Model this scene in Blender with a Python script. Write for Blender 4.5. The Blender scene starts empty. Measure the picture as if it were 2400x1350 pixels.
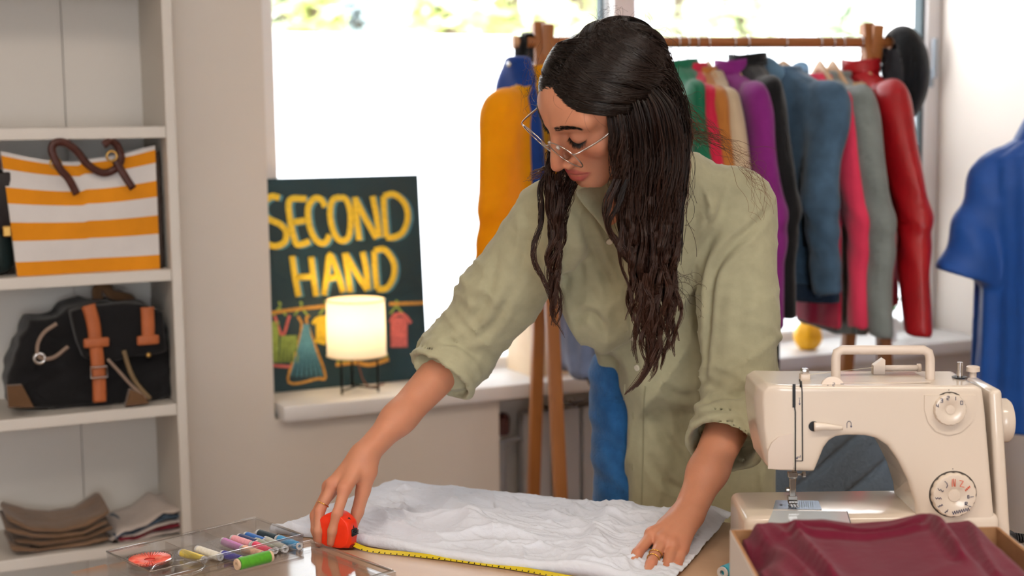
import bpy, bmesh, math, random
import numpy as np
from mathutils import Vector, Matrix

# ------------------------------------------------------------------ camera
F_PX, CAM_Z, HORIZON, ROLL = 3333.0, 1.41, 280.0, -0.012
PITCH = math.atan((675.0 - HORIZON) / F_PX)
_up0 = Vector((0, math.sin(PITCH), math.cos(PITCH)))
CF = Vector((0, math.cos(PITCH), -math.sin(PITCH)))
CR = Vector((1, 0, 0)) * math.cos(ROLL) + _up0 * math.sin(ROLL)
CU = _up0 * math.cos(ROLL) - Vector((1, 0, 0)) * math.sin(ROLL)
CAM = Vector((0, 0, CAM_Z))
scene = bpy.context.scene
col = scene.collection
cam_data = bpy.data.cameras.new('camera')
cam_data.sensor_width = 36.0
cam_data.lens = F_PX / 2400.0 * 36.0
cam_data.clip_start = 0.02
cam_data.dof.use_dof = True
cam_data.dof.focus_distance = 2.20
cam_data.dof.aperture_fstop = 3.2
cam_obj = bpy.data.objects.new('camera', cam_data)
cam_obj.matrix_world = Matrix(((CR.x, CU.x, -CF.x, CAM.x), (CR.y, CU.y, -CF.y, CAM.y), (CR.z, CU.z, -CF.z, CAM.z), (0, 0, 0, 1)))
col.objects.link(cam_obj)
scene.camera = cam_obj

# ------------------------------------------------------------------ world, exposure, lights
world = bpy.data.worlds.new('sky')
scene.world = world
world.use_nodes = True
wn = world.node_tree
bg = wn.nodes['Background']
bg.inputs['Color'].default_value = (0.93, 0.96, 1.0, 1)
bg.inputs['Strength'].default_value = 20.0
scene.view_settings.view_transform = 'Standard'
scene.view_settings.look = 'None'
scene.view_settings.exposure = -1.05
scene.view_settings.gamma = 1.0
scene.view_settings.use_curve_mapping = False
scene.cycles.max_bounces = 6
scene.cycles.diffuse_bounces = 3
scene.cycles.use_light_tree = False
scene.cycles.use_adaptive_sampling = True
scene.cycles.adaptive_threshold = 0.08
scene.cycles.adaptive_min_samples = 12
scene.cycles.glossy_bounces = 3
scene.cycles.transmission_bounces = 4
scene.cycles.transparent_max_bounces = 10
scene.cycles.sample_clamp_indirect = 6.0
scene.cycles.caustics_reflective = False
scene.cycles.caustics_refractive = False

def area_light(name, loc, direction, sx, sy, power, color):
    l = bpy.data.lights.new(name, 'AREA')
    l.shape = 'RECTANGLE'; l.size = sx; l.size_y = sy; l.energy = power; l.color = color
    o = bpy.data.objects.new(name, l)
    o.location = loc
    o.rotation_euler = Vector(direction).to_track_quat('-Z', 'Y').to_euler()
    col.objects.link(o)
    return o
CEIL_Z = 2.75
area_light('ceiling_lamp_light', (0.9, 0.9, CEIL_Z - 0.075), (0, 0, -1), 1.1, 0.28, 46, (1.0, 0.86, 0.72))
area_light('ceiling_lamp_light', (-1.0, 0.7, CEIL_Z - 0.075), (0, 0, -1), 1.1, 0.28, 46, (1.0, 0.86, 0.72))

# ------------------------------------------------------------------ pixel helpers (photograph frame 2400 x 1350)
def ray(px, py):
    return CF + CR * ((px - 1200.0) / F_PX) + CU * ((675.0 - py) / F_PX)
def P(px, py, Y):
    d = ray(px, py)
    return CAM + d * (Y / d.y)
def PZ(px, py, z):
    d = ray(px, py)
    return CAM + d * ((z - CAM_Z) / d.z)

# ------------------------------------------------------------------ materials
MATS = {}
def srgb(c):
    return tuple((v / 12.92 if v <= 0.04045 else ((v + 0.055) / 1.055) ** 2.4) for v in [x / 255.0 for x in c])
def mat(name, rgb, rough=0.6, metal=0.0, var=0.0, vscale=20.0, bump=0.0, bscale=60.0, stretch=(1, 1, 1), spec=0.5,
        sheen=0.0, sss=0.0, coat=0.0, trans=0.0, ior=1.45, rgb2=None, detail=4.0, coord='Object', sss_col=None):
    if name in MATS: return MATS[name]
    m = bpy.data.materials.new(name); m.use_nodes = True
    nt = m.node_tree; b = nt.nodes['Principled BSDF']
    c = srgb(rgb)
    b.inputs['Base Color'].default_value = (*c, 1)
    b.inputs['Roughness'].default_value = rough
    b.inputs['Metallic'].default_value = metal
    b.inputs['Specular IOR Level'].default_value = spec
    b.inputs['IOR'].default_value = ior
    if sheen: b.inputs['Sheen Weight'].default_value = sheen; b.inputs['Sheen Roughness'].default_value = 0.5
    if coat: b.inputs['Coat Weight'].default_value = coat; b.inputs['Coat Roughness'].default_value = 0.08
    if trans: b.inputs['Transmission Weight'].default_value = trans
    if sss:
        b.inputs['Subsurface Weight'].default_value = sss
        b.inputs['Subsurface Radius'].default_value = sss_col or (0.012, 0.005, 0.003)
        b.inputs['Subsurface Scale'].default_value = 1.0
    tc = mp = None
    if var or bump:
        tc = nt.nodes.new('ShaderNodeTexCoord'); mp = nt.nodes.new('ShaderNodeMapping')
        mp.inputs['Scale'].default_value = stretch
        nt.links.new(tc.outputs[coord], mp.inputs['Vector'])
    if var:
        n = nt.nodes.new('ShaderNodeTexNoise'); n.inputs['Scale'].default_value = vscale; n.inputs['Detail'].default_value = detail
        nt.links.new(mp.outputs['Vector'], n.inputs['Vector'])
        r = nt.nodes.new('ShaderNodeValToRGB')
        c2 = srgb(rgb2) if rgb2 else tuple(v * (1 - var) for v in c)
        c1 = c if rgb2 else tuple(min(1, v * (1 + var * 0.6)) for v in c)
        r.color_ramp.elements[0].position = 0.3; r.color_ramp.elements[1].position = 0.7
        r.color_ramp.elements[0].color = (*c2, 1); r.color_ramp.elements[1].color = (*c1, 1)
        nt.links.new(n.outputs['Fac'], r.inputs['Fac']); nt.links.new(r.outputs['Color'], b.inputs['Base Color'])
    if bump:
        n2 = nt.nodes.new('ShaderNodeTexNoise'); n2.inputs['Scale'].default_value = bscale; n2.inputs['Detail'].default_value = 5
        nt.links.new(mp.outputs['Vector'], n2.inputs['Vector'])
        bp = nt.nodes.new('ShaderNodeBump'); bp.inputs['Strength'].default_value = bump; bp.inputs['Distance'].default_value = 0.01
        nt.links.new(n2.outputs['Fac'], bp.inputs['Height']); nt.links.new(bp.outputs['Normal'], b.inputs['Normal'])
    MATS[name] = m
    return m

def cloth(name, rgb, var=0.12, bump=0.35, bscale=22.0, rough=0.85, sheen=0.25, **k):
    return mat(name, rgb, rough=rough, var=var, vscale=k.pop('vscale', 14.0), bump=bump, bscale=bscale, sheen=sheen, spec=k.pop('spec', 0.25), **k)

def translucent(m, k):
    """thin cloth that lets some window light through"""
    nt = m.node_tree; b = nt.nodes['Principled BSDF']; out = nt.nodes['Material Output']
    t = nt.nodes.new('ShaderNodeBsdfTranslucent'); x = nt.nodes.new('ShaderNodeMixShader'); x.inputs[0].default_value = k
    src = b.inputs['Base Color'].links
    if src: nt.links.new(src[0].from_socket, t.inputs['Color'])
    else: t.inputs['Color'].default_value = b.inputs['Base Color'].default_value
    nt.links.new(b.outputs[0], x.inputs[1]); nt.links.new(t.outputs[0], x.inputs[2]); nt.links.new(x.outputs[0], out.inputs['Surface'])
    return m

def wood(name, c1, c2, axis=2, scale=9.0, rough=0.5):
    st = [scale * 1.6] * 3; st[axis] = scale * 0.10
    return mat(name, c1, rough=rough, var=0.5, vscale=1.0, rgb2=c2, stretch=st, bump=0.08, bscale=3.0, detail=6.0)

# ------------------------------------------------------------------ objects
def tag(o, label=None, cat=None, group=None, kind=None):
    if label: o['label'] = label
    if cat: o['category'] = cat
    if group: o['group'] = group
    if kind: o['kind'] = kind
    return o
def empty(name, loc=(0, 0, 0), rz=0.0, **k):
    o = bpy.data.objects.new(name, None)
    o.empty_display_size = 0.05
    col.objects.link(o)
    o.location = loc; o.rotation_euler = (0, 0, rz)
    return tag(o, **k)
def attach(o, parent):
    o.parent = parent
    return o

class MB:
    """collects shapes; build() links them as one mesh object"""
    def __init__(s): s.v = []; s.f = []; s.m = []; s.mi = 0
    def add(s, verts, faces):
        b = len(s.v)
        s.v += [tuple(p) for p in verts]
        s.f += [tuple(i + b for i in f) for f in faces]
        s.m += [s.mi] * len(faces)
        return s
    def box(s, c, d, rot=None, bev=0.0, segs=2):
        if bev <= 0:
            hx, hy, hz = d[0] / 2, d[1] / 2, d[2] / 2
            vs = [Vector((x, y, z)) for x in (-hx, hx) for y in (-hy, hy) for z in (-hz, hz)]
            fs = [(0, 1, 3, 2), (4, 6, 7, 5), (0, 4, 5, 1), (2, 3, 7, 6), (0, 2, 6, 4), (1, 5, 7, 3)]
        else:
            bm = bmesh.new(); bmesh.ops.create_cube(bm, size=1.0)
            bmesh.ops.scale(bm, vec=d, verts=bm.verts)
            bmesh.ops.bevel(bm, geom=bm.edges[:] , offset=min(bev, min(d) * 0.49), segments=segs, profile=0.5, affect='EDGES')
            bm.verts.index_update()
            vs = [v.co.copy() for v in bm.verts]; fs = [tuple(v.index for v in f.verts) for f in bm.faces]; bm.free()
        M = (Matrix.Translation(c) @ rot.to_4x4()) if rot is not None else Matrix.Translation(c)
        return s.add([M @ v for v in vs], fs)
    def bar(s, a, b, w, d, up=(0, 0, 1), bev=0.0):
        """box beam from a to b, width w across, depth d along 'up'"""
        a = Vector(a); b = Vector(b); z = (b - a); L = z.length; z.normalize()
        x = Vector(up).cross(z)
        if x.length < 1e-5: x = Vector((1, 0, 0))
        x.normalize(); y = z.cross(x)
        R = Matrix((x, y, z)).transposed()
        return s.box((a + b) / 2, (w, d, L), R, bev)
    def tube(s, pts, r, n=10, caps=True, flat=1.0, up=None, closed=False):
        pts = [Vector(p) for p in pts]; m = len(pts)
        rs = r if hasattr(r, '__len__') else [r] * m
        tang = []
        for i in range(m):
            if closed: t = pts[(i + 1) % m] - pts[i - 1]
            else: t = pts[min(i + 1, m - 1)] - pts[max(i - 1, 0)]
            tang.append(t.normalized() if t.length > 1e-9 else Vector((0, 0, 1)))
        if up is None:
            up0 = Vector((0, 0, 1)) if abs(tang[0].z) < 0.9 else Vector((1, 0, 0))
        else: up0 = Vector(up)
        nx = (up0 - tang[0] * up0.dot(tang[0])).normalized()
        vs = []
        for i in range(m):
            nx = nx - tang[i] * nx.dot(tang[i])
            if up is not None:
                q = Vector(up) - tang[i] * Vector(up).dot(tang[i])
                if q.length > 1e-4: nx = q
            nx.normalize(); ny = tang[i].cross(nx)
            for k in range(n):
                a = 2 * math.pi * k / n
                vs.append(pts[i] + nx * (math.cos(a) * rs[i]) * flat + ny * (math.sin(a) * rs[i]))
        fs = []
        for i in range(m if closed else m - 1):
            j = (i + 1) % m
            for k in range(n):
                l = (k + 1) % n
                fs.append((i * n + k, i * n + l, j * n + l, j * n + k))
        if caps and not closed:
            fs.append(tuple(reversed(range(n)))); fs.append(tuple((m - 1) * n + k for k in range(n)))
        return s.add(vs, fs)
    def lathe(s, prof, n=24, M=None, caps=True):
        M = M or Matrix.Identity(4)
        vs = []; fs = []
        for (r, z) in prof:
            for k in range(n):
                a = 2 * math.pi * k / n
                vs.append(M @ Vector((r * math.cos(a), r * math.sin(a), z)))
        for i in range(len(prof) - 1):
            for k in range(n):
                l = (k + 1) % n
                fs.append((i * n + k, i * n + l, (i + 1) * n + l, (i + 1) * n + k))
        if caps:
            if prof[0][0] > 1e-6: fs.append(tuple(reversed(range(n))))
            if prof[-1][0] > 1e-6: fs.append(tuple((len(prof) - 1) * n + k for k in range(n)))
        return s.add(vs, fs)
    def prism(s, poly, depth, M=None):
        """polygon (x,z) extruded along y from 0 to depth"""
        M = M or Matrix.Identity(4); n = len(poly)
        vs = [M @ Vector((x, 0, z)) for x, z in poly] + [M @ Vector((x, depth, z)) for x, z in poly]
        fs = [tuple(range(n)), tuple(reversed(range(n, 2 * n)))] + [(i + n, (i + 1) % n + n, (i + 1) % n, i) for i in range(n)]
        return s.add(vs, fs)
    def grid(s, fn, nu, nv, thick=0.0, closed_u=False):
        vs = [Vector(fn(i / (nu if closed_u else nu - 1), j / (nv - 1))) for j in range(nv) for i in range(nu)]
        fs = []
        for j in range(nv - 1):
            for i in range(nu if closed_u else nu - 1):
                k = (i + 1) % nu
                fs.append((j * nu + i, j * nu + k, (j + 1) * nu + k, (j + 1) * nu + i))
        return s.add(vs, fs)
    def torus(s, M, R, r, n=28, k=8, a0=0.0, a1=2 * math.pi):
        full = abs(a1 - a0 - 2 * math.pi) < 1e-6
        pts = [M @ Vector((R * math.cos(a0 + (a1 - a0) * i / n), R * math.sin(a0 + (a1 - a0) * i / n), 0)) for i in range(n if full else n + 1)]
        return s.tube(pts, r, k, closed=full)
    def build(s, name, material, parent=None, smooth=False, loc=None, mods=(), sharp=None):
        me = bpy.data.meshes.new(name)
        me.from_pydata([tuple(p) for p in s.v], [], s.f)
        mats = material if isinstance(material, (list, tuple)) else [material]
        for m_ in mats: me.materials.append(m_)
        if len(mats) > 1: me.polygons.foreach_set('material_index', s.m)
        bm = bmesh.new(); bm.from_mesh(me)
        bmesh.ops.recalc_face_normals(bm, faces=bm.faces[:])
        bm.to_mesh(me); bm.free()
        if smooth:
            me.polygons.foreach_set('use_smooth', [True] * len(me.polygons))
            if sharp is not None: me.set_sharp_from_angle(angle=math.radians(sharp))
        me.update()
        o = bpy.data.objects.new(name, me); col.objects.link(o)
        if parent is not None: o.parent = parent
        if loc is not None: o.location = loc
        for f_ in mods: f_(o)
        return o
def solidify(t, off=0.0):
    def f(o):
        m = o.modifiers.new('solid', 'SOLIDIFY'); m.thickness = t; m.offset = off
    return f
def subsurf(n=1):
    def f(o):
        m = o.modifiers.new('sub', 'SUBSURF'); m.levels = n; m.render_levels = n
    return f
def one(fn, name, material, parent=None, **k):
    b = MB(); fn(b)
    return b.build(name, material, parent, **k)
def copy_tree(o, parent=None):
    c = o.copy(); col.objects.link(c); c.parent = parent
    for ch in list(o.children): copy_tree(ch, c)
    return c
def smoothpath(pts, n=8):
    """Catmull-Rom through points (any dimension)"""
    p = [np.array(q, float) for q in pts]; p = [2 * p[0] - p[1]] + p + [2 * p[-1] - p[-2]]
    out = []
    for i in range(1, len(p) - 2):
        for k in range(n):
            t = k / n
            out.append(0.5 * ((2 * p[i]) + (-p[i - 1] + p[i + 1]) * t + (2 * p[i - 1] - 5 * p[i] + 4 * p[i + 1] - p[i + 2]) * t * t + (-p[i - 1] + 3 * p[i] - 3 * p[i + 1] + p[i + 2]) * t ** 3))
    out.append(p[-2])
    return out

# ------------------------------------------------------------------ implicit surfaces -> mesh (surface nets, block-sparse)
def sdf_mesh(f, lo, hi, h, B=8):
    lo = np.array(lo, float); hi = np.array(hi, float)
    nb = np.maximum(1, np.ceil((hi - lo) / (h * B)).astype(int))
    bi = np.stack(np.meshgrid(*[np.arange(k) for k in nb], indexing='ij'), -1).reshape(-1, 3)
    cen = lo + (bi + 0.5) * B * h
    d = f(cen)
    rad = B * h * 0.87 * 1.35 + 2 * h
    bi = bi[np.abs(d) < rad]
    dims = nb * B + 1
    grid = np.full(dims, 1.0, np.float32)
    # signs of empty blocks: fill from block centres
    g = np.arange(B + 1)
    off = np.stack(np.meshgrid(g, g, g, indexing='ij'), -1).reshape(-1, 3)
    dd = d.reshape(nb)
    for a in np.argwhere(dd < 0):
        grid[a[0] * B:(a[0] + 1) * B + 1, a[1] * B:(a[1] + 1) * B + 1, a[2] * B:(a[2] + 1) * B + 1] = -1.0
    for c0 in range(0, len(bi), 160):
        ch = bi[c0:c0 + 160]
        idx = (ch[:, None, :] * B + off[None]).reshape(-1, 3)
        val = f(lo + idx * h).astype(np.float32)
        grid[idx[:, 0], idx[:, 1], idx[:, 2]] = val
    s = grid < 0
    # cells with a sign change
    c = np.zeros(tuple(k - 1 for k in dims), np.int8)
    for i in (0, 1):
        for j in (0, 1):
            for k in (0, 1):
                c += s[i:dims[0] - 1 + i, j:dims[1] - 1 + j, k:dims[2] - 1 + k]
    cells = np.argwhere((c > 0) & (c < 8))
    vid = np.full(c.shape, -1, np.int64)
    vid[tuple(cells.T)] = np.arange(len(cells))
    acc = np.zeros((len(cells), 3)); cnt = np.zeros(len(cells))
    corners = [(i, j, k) for i in (0, 1) for j in (0, 1) for k in (0, 1)]
    for a in range(8):
        for ax in range(3):
            if corners[a][ax]: continue
            p0 = np.array(corners[a]); p1 = p0.copy(); p1[ax] = 1
            v0 = grid[tuple((cells + p0).T)]; v1 = grid[tuple((cells + p1).T)]
            m = (v0 < 0) != (v1 < 0)
            t = np.where(m, v0 / np.where(v0 == v1, 1, v0 - v1), 0)
            acc[m] += (p0 + (p1 - p0) * t[:, None])[m]; cnt[m] += 1
    vert = lo + (cells + acc / cnt[:, None]) * h
    quads = []
    for ax in range(3):
        o1, o2 = [(1, 2), (2, 0), (0, 1)][ax]
        sl0 = [slice(None)] * 3; sl1 = [slice(None)] * 3
        sl0[ax] = slice(0, -1); sl1[ax] = slice(1, None)
        e = s[tuple(sl0)] != s[tuple(sl1)]
        idx = np.argwhere(e)
        idx = idx[(idx[:, o1] > 0) & (idx[:, o2] > 0) & (idx[:, o1] < dims[o1] - 1) & (idx[:, o2] < dims[o2] - 1)]
        inside = s[tuple(idx.T)]
        q = []
        for a, b in ((0, 0), (-1, 0), (-1, -1), (0, -1)):
            w = idx.copy(); w[:, o1] += a; w[:, o2] += b
            q.append(vid[tuple(w.T)])
        q = np.stack(q, 1)
        q[inside] = q[inside][:, ::-1]
        quads.append(q)
    quads = np.concatenate(quads)
    quads = quads[(quads >= 0).all(1)]
    return vert, quads[:, ::-1]

def np_object(name, vert, faces, material, parent=None, smooth=True, color=None):
    me = bpy.data.meshes.new(name)
    faces = np.asarray(faces, np.int32); k = faces.shape[1]
    me.vertices.add(len(vert)); me.vertices.foreach_set('co', np.asarray(vert, np.float32).ravel())
    me.loops.add(faces.size); me.loops.foreach_set('vertex_index', faces.ravel())
    me.polygons.add(len(faces))
    me.polygons.foreach_set('loop_start', np.arange(0, faces.size, k, dtype=np.int32))
    me.polygons.foreach_set('use_smooth', np.ones(len(faces), bool) if smooth else np.zeros(len(faces), bool))
    for m_ in (material if isinstance(material, (list, tuple)) else [material]): me.materials.append(m_)
    if color is not None:
        ca = me.color_attributes.new('tint', 'FLOAT_COLOR', 'POINT')
        cc = np.ones((len(vert), 4), np.float32); cc[:, :3] = color
        ca.data.foreach_set('color', cc.ravel())
    me.update(calc_edges=True); me.validate()
    o = bpy.data.objects.new(name, me); col.objects.link(o)
    if parent is not None: o.parent = parent
    return o

def A3(*v): return np.array(v, float)
def s_min(a, b, k):
    h = np.clip(0.5 + 0.5 * (b - a) / k, 0, 1)
    return b + (a - b) * h - k * h * (1 - h)
def s_max(a, b, k): return -s_min(-a, -b, k)
def sd_ell(p, c, r, R=None):
    q = p - A3(*c)
    if R is not None: q = q @ R          # columns of R are the local axes
    r = A3(*r)
    k0 = np.linalg.norm(q / r, axis=1); k1 = np.linalg.norm(q / (r * r), axis=1)
    return np.where(k1 > 1e-9, k0 * (k0 - 1.0) / np.maximum(k1, 1e-9), -r.min())
def sd_cone(p, a, b, ra, rb):
    """capsule with two radii"""
    a = A3(*a); b = A3(*b); d = b - a
    t = np.clip(((p - a) @ d) / max(d @ d, 1e-12), 0, 1)
    return np.linalg.norm(p - a - t[:, None] * d, axis=1) - (ra + (rb - ra) * t)
def sd_flatcone(p, a, b, ra, rb, axis, k):
    """capsule squeezed by factor k along axis"""
    ax = A3(*axis); ax = ax / np.linalg.norm(ax)
    a = A3(*a); b = A3(*b); d = b - a
    t = np.clip(((p - a) @ d) / max(d @ d, 1e-12), 0, 1)
    q = p - a - t[:, None] * d
    c = q @ ax
    q = q + ax * (c * (1 / k - 1))[:, None]
    return (np.linalg.norm(q, axis=1) - (ra + (rb - ra) * t)) * (0.5 + 0.5 * k)
def sd_box(p, c, hs, r=0.0, R=None):
    q = p - A3(*c)
    if R is not None: q = q @ R
    q = np.abs(q) - A3(*hs) + r
    return np.linalg.norm(np.maximum(q, 0), axis=1) + np.minimum(q.max(1), 0) - r
# ------------------------------------------------------------------ the room: back wall turned 25 degrees
WA = math.radians(25.0)
WO = Vector((-0.62, 3.6, 0.0))
WU = Vector((math.cos(WA), math.sin(WA), 0)); WV = Vector((-math.sin(WA), math.cos(WA), 0))
WM = Matrix.Translation(WO) @ Matrix.Rotation(WA, 4, 'Z')
def PW(px, py, yl=0.0):
    """pixel -> wall coordinates (x along the wall, y into it, z) on the plane y = yl"""
    d = ray(px, py); t = (yl - (CAM - WO).dot(WV)) / d.dot(WV); q = CAM + d * t - WO
    return Vector((q.dot(WU), yl, q.z))
def wl(x, y, z): return WM @ Vector((x, y, z))
def on_wall(o):
    o.location = WO; o.rotation_euler = (0, 0, WA)
    return o
def wroot(name, x, y, z, rz=0.0, **k):
    return empty(name, wl(x, y, z), WA + rz, **k)

M_WALL = mat('wall_paint', (226, 217, 207), rough=0.85, var=0.03, vscale=3.0, bump=0.03, bscale=120)
M_WHITE = mat('white_paint', (232, 230, 228), rough=0.45, spec=0.4)
M_SHELF = mat('shelf_laminate', (222, 217, 210), rough=0.5, var=0.02, vscale=2)
M_PVC = mat('window_pvc', (236, 232, 230), rough=0.35)
M_GASKET = mat('window_gasket', (62, 74, 78), rough=0.7)
def structure(o): o['kind'] = 'structure'; return o

SX0, SX1, SZ0, SZ1 = 0.005, 2.372, 0.648, 2.35      # window opening
NX0, NX1 = 0.64, 1.60                               # radiator niche
def f(b):
    T = 0.32
    def bx(x0, x1, z0, z1, y0=0.0, y1=T): b.box(((x0 + x1) / 2, (y0 + y1) / 2, (z0 + z1) / 2), (x1 - x0, y1 - y0, z1 - z0))
    bx(-2.4, SX0, 0, CEIL_Z); bx(SX0, NX0, 0, SZ0); bx(NX1, SX1, 0, SZ0); bx(NX0, NX1, 0, SZ0, 0.15, T)
    bx(SX0, SX1, SZ1, CEIL_Z); bx(SX1, SX1 + 0.13, 0, CEIL_Z)
structure(on_wall(one(f, 'wall_back', M_WALL)))
structure(on_wall(one(lambda b: b.box((-2.46, -3.1, CEIL_Z / 2), (0.12, 6.5, CEIL_Z)), 'wall_left', M_WALL)))
structure(on_wall(one(lambda b: b.box((SX1 + 0.06, -3.15, CEIL_Z / 2), (0.12, 6.3, CEIL_Z)), 'wall_right', M_WALL)))
def f(b):
    b.box((0.9, -6.3, 0.25), (6.8, 0.15, 0.5)); b.box((0.9, -6.3, 2.6), (6.8, 0.15, 0.3))
    b.box((-2.35, -6.3, 1.45), (0.3, 0.15, 2.0)); b.box((1.75, -6.3, 1.45), (5.1, 0.15, 2.0))
structure(on_wall(one(f, 'wall_front', M_WALL)))  # unseen wall behind the camera; its opening is narrowed to cut frontal fill light
structure(on_wall(one(lambda b: b.box((0.9, -3.0, CEIL_Z + 0.06), (7.0, 6.9, 0.12)), 'ceiling', mat('ceiling_paint', (240, 238, 234), rough=0.9))))
fl = empty('floor'); fl['kind'] = 'structure'; on_wall(fl)
M_FLOOR = wood('floor_oak', (168, 136, 104), (132, 102, 76), axis=0, scale=8.0, rough=0.45)
fm = None
for i in range(22):
    for j in range(4):
        if fm is None:
            fm = one(lambda b: b.box((0, 0, 0), (1.746, 0.296, 0.02), bev=0.002, segs=1), 'plank', M_FLOOR, fl)
            o = fm
        else:
            o = fm.copy(); col.objects.link(o)
        o.location = (-1.6 + j * 1.75 + (0.6 if i % 2 else 0), -6.2 + i * 0.3, -0.01)
one(lambda b: b.box((0.9, -3.1, -0.05), (7.6, 6.8, 0.04)), 'subfloor', mat('subfloor', (70, 58, 48), rough=0.9), fl)
for s_, (x, y) in enumerate(((0.9, 0.9), (-1.0, 0.7))):
    L = empty('ceiling_lamp', (x, y, CEIL_Z), 0, label='long white ceiling lamp ' + ('nearer the sewing machine' if s_ == 0 else 'nearer the bookcase'), cat='lamp', group='ceiling lamps')
    one(lambda b: b.box((0, 0, -0.03), (1.2, 0.34, 0.06), bev=0.01), 'housing', M_WHITE, L)

# window
W = on_wall(empty('window_1')); W['kind'] = 'structure'
WY0, WY1 = 0.215, 0.285
def fr(b, x0, x1, z0, z1, y0=WY0, y1=WY1): b.box(((x0 + x1) / 2, (y0 + y1) / 2, (z0 + z1) / 2), (x1 - x0, y1 - y0, z1 - z0), bev=0.006)
def f(b):
    fr(b, SX0, 0.094, SZ0, SZ1); fr(b, SX1 - 0.06, SX1, SZ0, SZ1)
    fr(b, 0.094, SX1 - 0.06, SZ1 - 0.07, SZ1); fr(b, 0.094, SX1 - 0.06, SZ0, 0.72)
one(f, 'window_frame', M_PVC, W, smooth=True, sharp=40)
one(lambda b: fr(b, 1.118, 1.196, 0.72, SZ1 - 0.07, 0.20, 0.285), 'mullion', M_PVC, W, smooth=True, sharp=40)
one(lambda b: fr(b, 1.196, SX1 - 0.06, 1.13, 1.225), 'transom', M_PVC, W, smooth=True, sharp=40)
def f(b):
    for x in (1.095, ): fr(b, x, x + 0.012, 0.72, 2.28, 0.232, 0.27)
    fr(b, SX1 - 0.075, SX1 - 0.06, 1.225, 2.28, 0.225, 0.27); fr(b, SX1 - 0.075, SX1 - 0.06, 0.72, 1.13, 0.225, 0.27)
    fr(b, 1.196, SX1 - 0.06, 1.225, 1.235, 0.232, 0.27)
one(f, 'gasket', M_GASKET, W)
def f(b):
    fr(b, 2.318, 2.338, 1.50, 1.56, 0.205, 0.215); b.bar((2.328, 0.195, 1.53), (2.328, 0.195, 1.66), 0.016, 0.012, bev=0.004)
one(f, 'handle', mat('handle_grey', (150, 160, 170), rough=0.4), W)
mg = bpy.data.materials.new('clear_glass'); mg.use_nodes = True
nt = mg.node_tree; nt.nodes.remove(nt.nodes['Principled BSDF'])
tr = nt.nodes.new('ShaderNodeBsdfTransparent'); gl = nt.nodes.new('ShaderNodeBsdfGlossy'); gl.inputs['Roughness'].default_value = 0.02
mx = nt.nodes.new('ShaderNodeMixShader'); mx.inputs[0].default_value = 0.05
nt.links.new(tr.outputs[0], mx.inputs[1]); nt.links.new(gl.outputs[0], mx.inputs[2])
nt.links.new(mx.outputs[0], nt.nodes['Material Output'].inputs['Surface'])
M_GLASS = mg
mf = bpy.data.materials.new('frosted_film'); mf.use_nodes = True
nt = mf.node_tree; nt.nodes.remove(nt.nodes['Principled BSDF'])
tl = nt.nodes.new('ShaderNodeBsdfTranslucent'); tl.inputs['Color'].default_value = (0.86, 0.88, 0.90, 1)
df = nt.nodes.new('ShaderNodeBsdfDiffuse'); df.inputs['Color'].default_value = (0.85, 0.87, 0.88, 1)
mx = nt.nodes.new('ShaderNodeMixShader'); mx.inputs[0].default_value = 0.12
nt.links.new(tl.outputs[0], mx.inputs[1]); nt.links.new(df.outputs[0], mx.inputs[2])
nt.links.new(mx.outputs[0], nt.nodes['Material Output'].inputs['Surface'])
M_FILM = mf
ZF = 1.652
for (x0, x1, z0, z1) in ((0.094, 1.118, 0.72, 2.28), (1.196, 2.312, 1.225, 2.28), (1.196, 2.312, 0.72, 1.13)):
    pn = one(lambda b: b.box(((x0 + x1) / 2, 0.252, (z0 + z1) / 2), (x1 - x0, 0.004, z1 - z0)), 'pane', M_GLASS, W)
    zt = min(z1, ZF)
    one(lambda b: b.add([(x0, 0.248, z0), (x1, 0.248, z0), (x1, 0.248, zt), (x0, 0.248, zt)], [(0, 1, 2, 3)]), 'frosted_film', M_FILM, pn)
one(lambda b: b.box((1.1935, 0.10, 0.668), (2.355, 0.29, 0.042), bev=0.008), 'window_sill', mat('sill_white', (236, 234, 233), rough=0.35), W, smooth=True, sharp=40)

# radiator in the niche under the sill
rad = wroot('radiator', (NX0 + NX1) / 2, 0.09, 0.10, label='grey panel radiator in the dark niche under the window sill', cat='radiator')
M_RAD = mat('radiator_enamel', (176, 174, 176), rough=0.4)
pm = None
for i in range(8):
    if pm is None: pm = one(lambda b: b.box((0, 0, 0.25), (0.088, 0.05, 0.46), bev=0.008), 'panel', M_RAD, rad, smooth=True, sharp=40); o = pm
    else: o = pm.copy(); col.objects.link(o)
    o.location.x = -0.33 + i * 0.096
one(lambda b: b.tube([(-0.43, 0, -0.1), (-0.43, 0, 0.40), (-0.36, 0, 0.40)], 0.011, 10), 'pipe', M_RAD, rad, smooth=True)
one(lambda b: (b.lathe([(0.0, 0), (0.02, 0), (0.022, 0.05), (0.014, 0.06), (0, 0.06)], 14, Matrix.Translation((-0.43, 0, 0.42)))), 'valve', mat('valve_brown', (92, 52, 48), rough=0.5), rad, smooth=True, sharp=40)
for x in (-0.28, 0.28): one(lambda b: b.box((x, 0, 0.0), (0.03, 0.03, 0.2)), 'bracket', M_RAD, rad)

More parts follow.
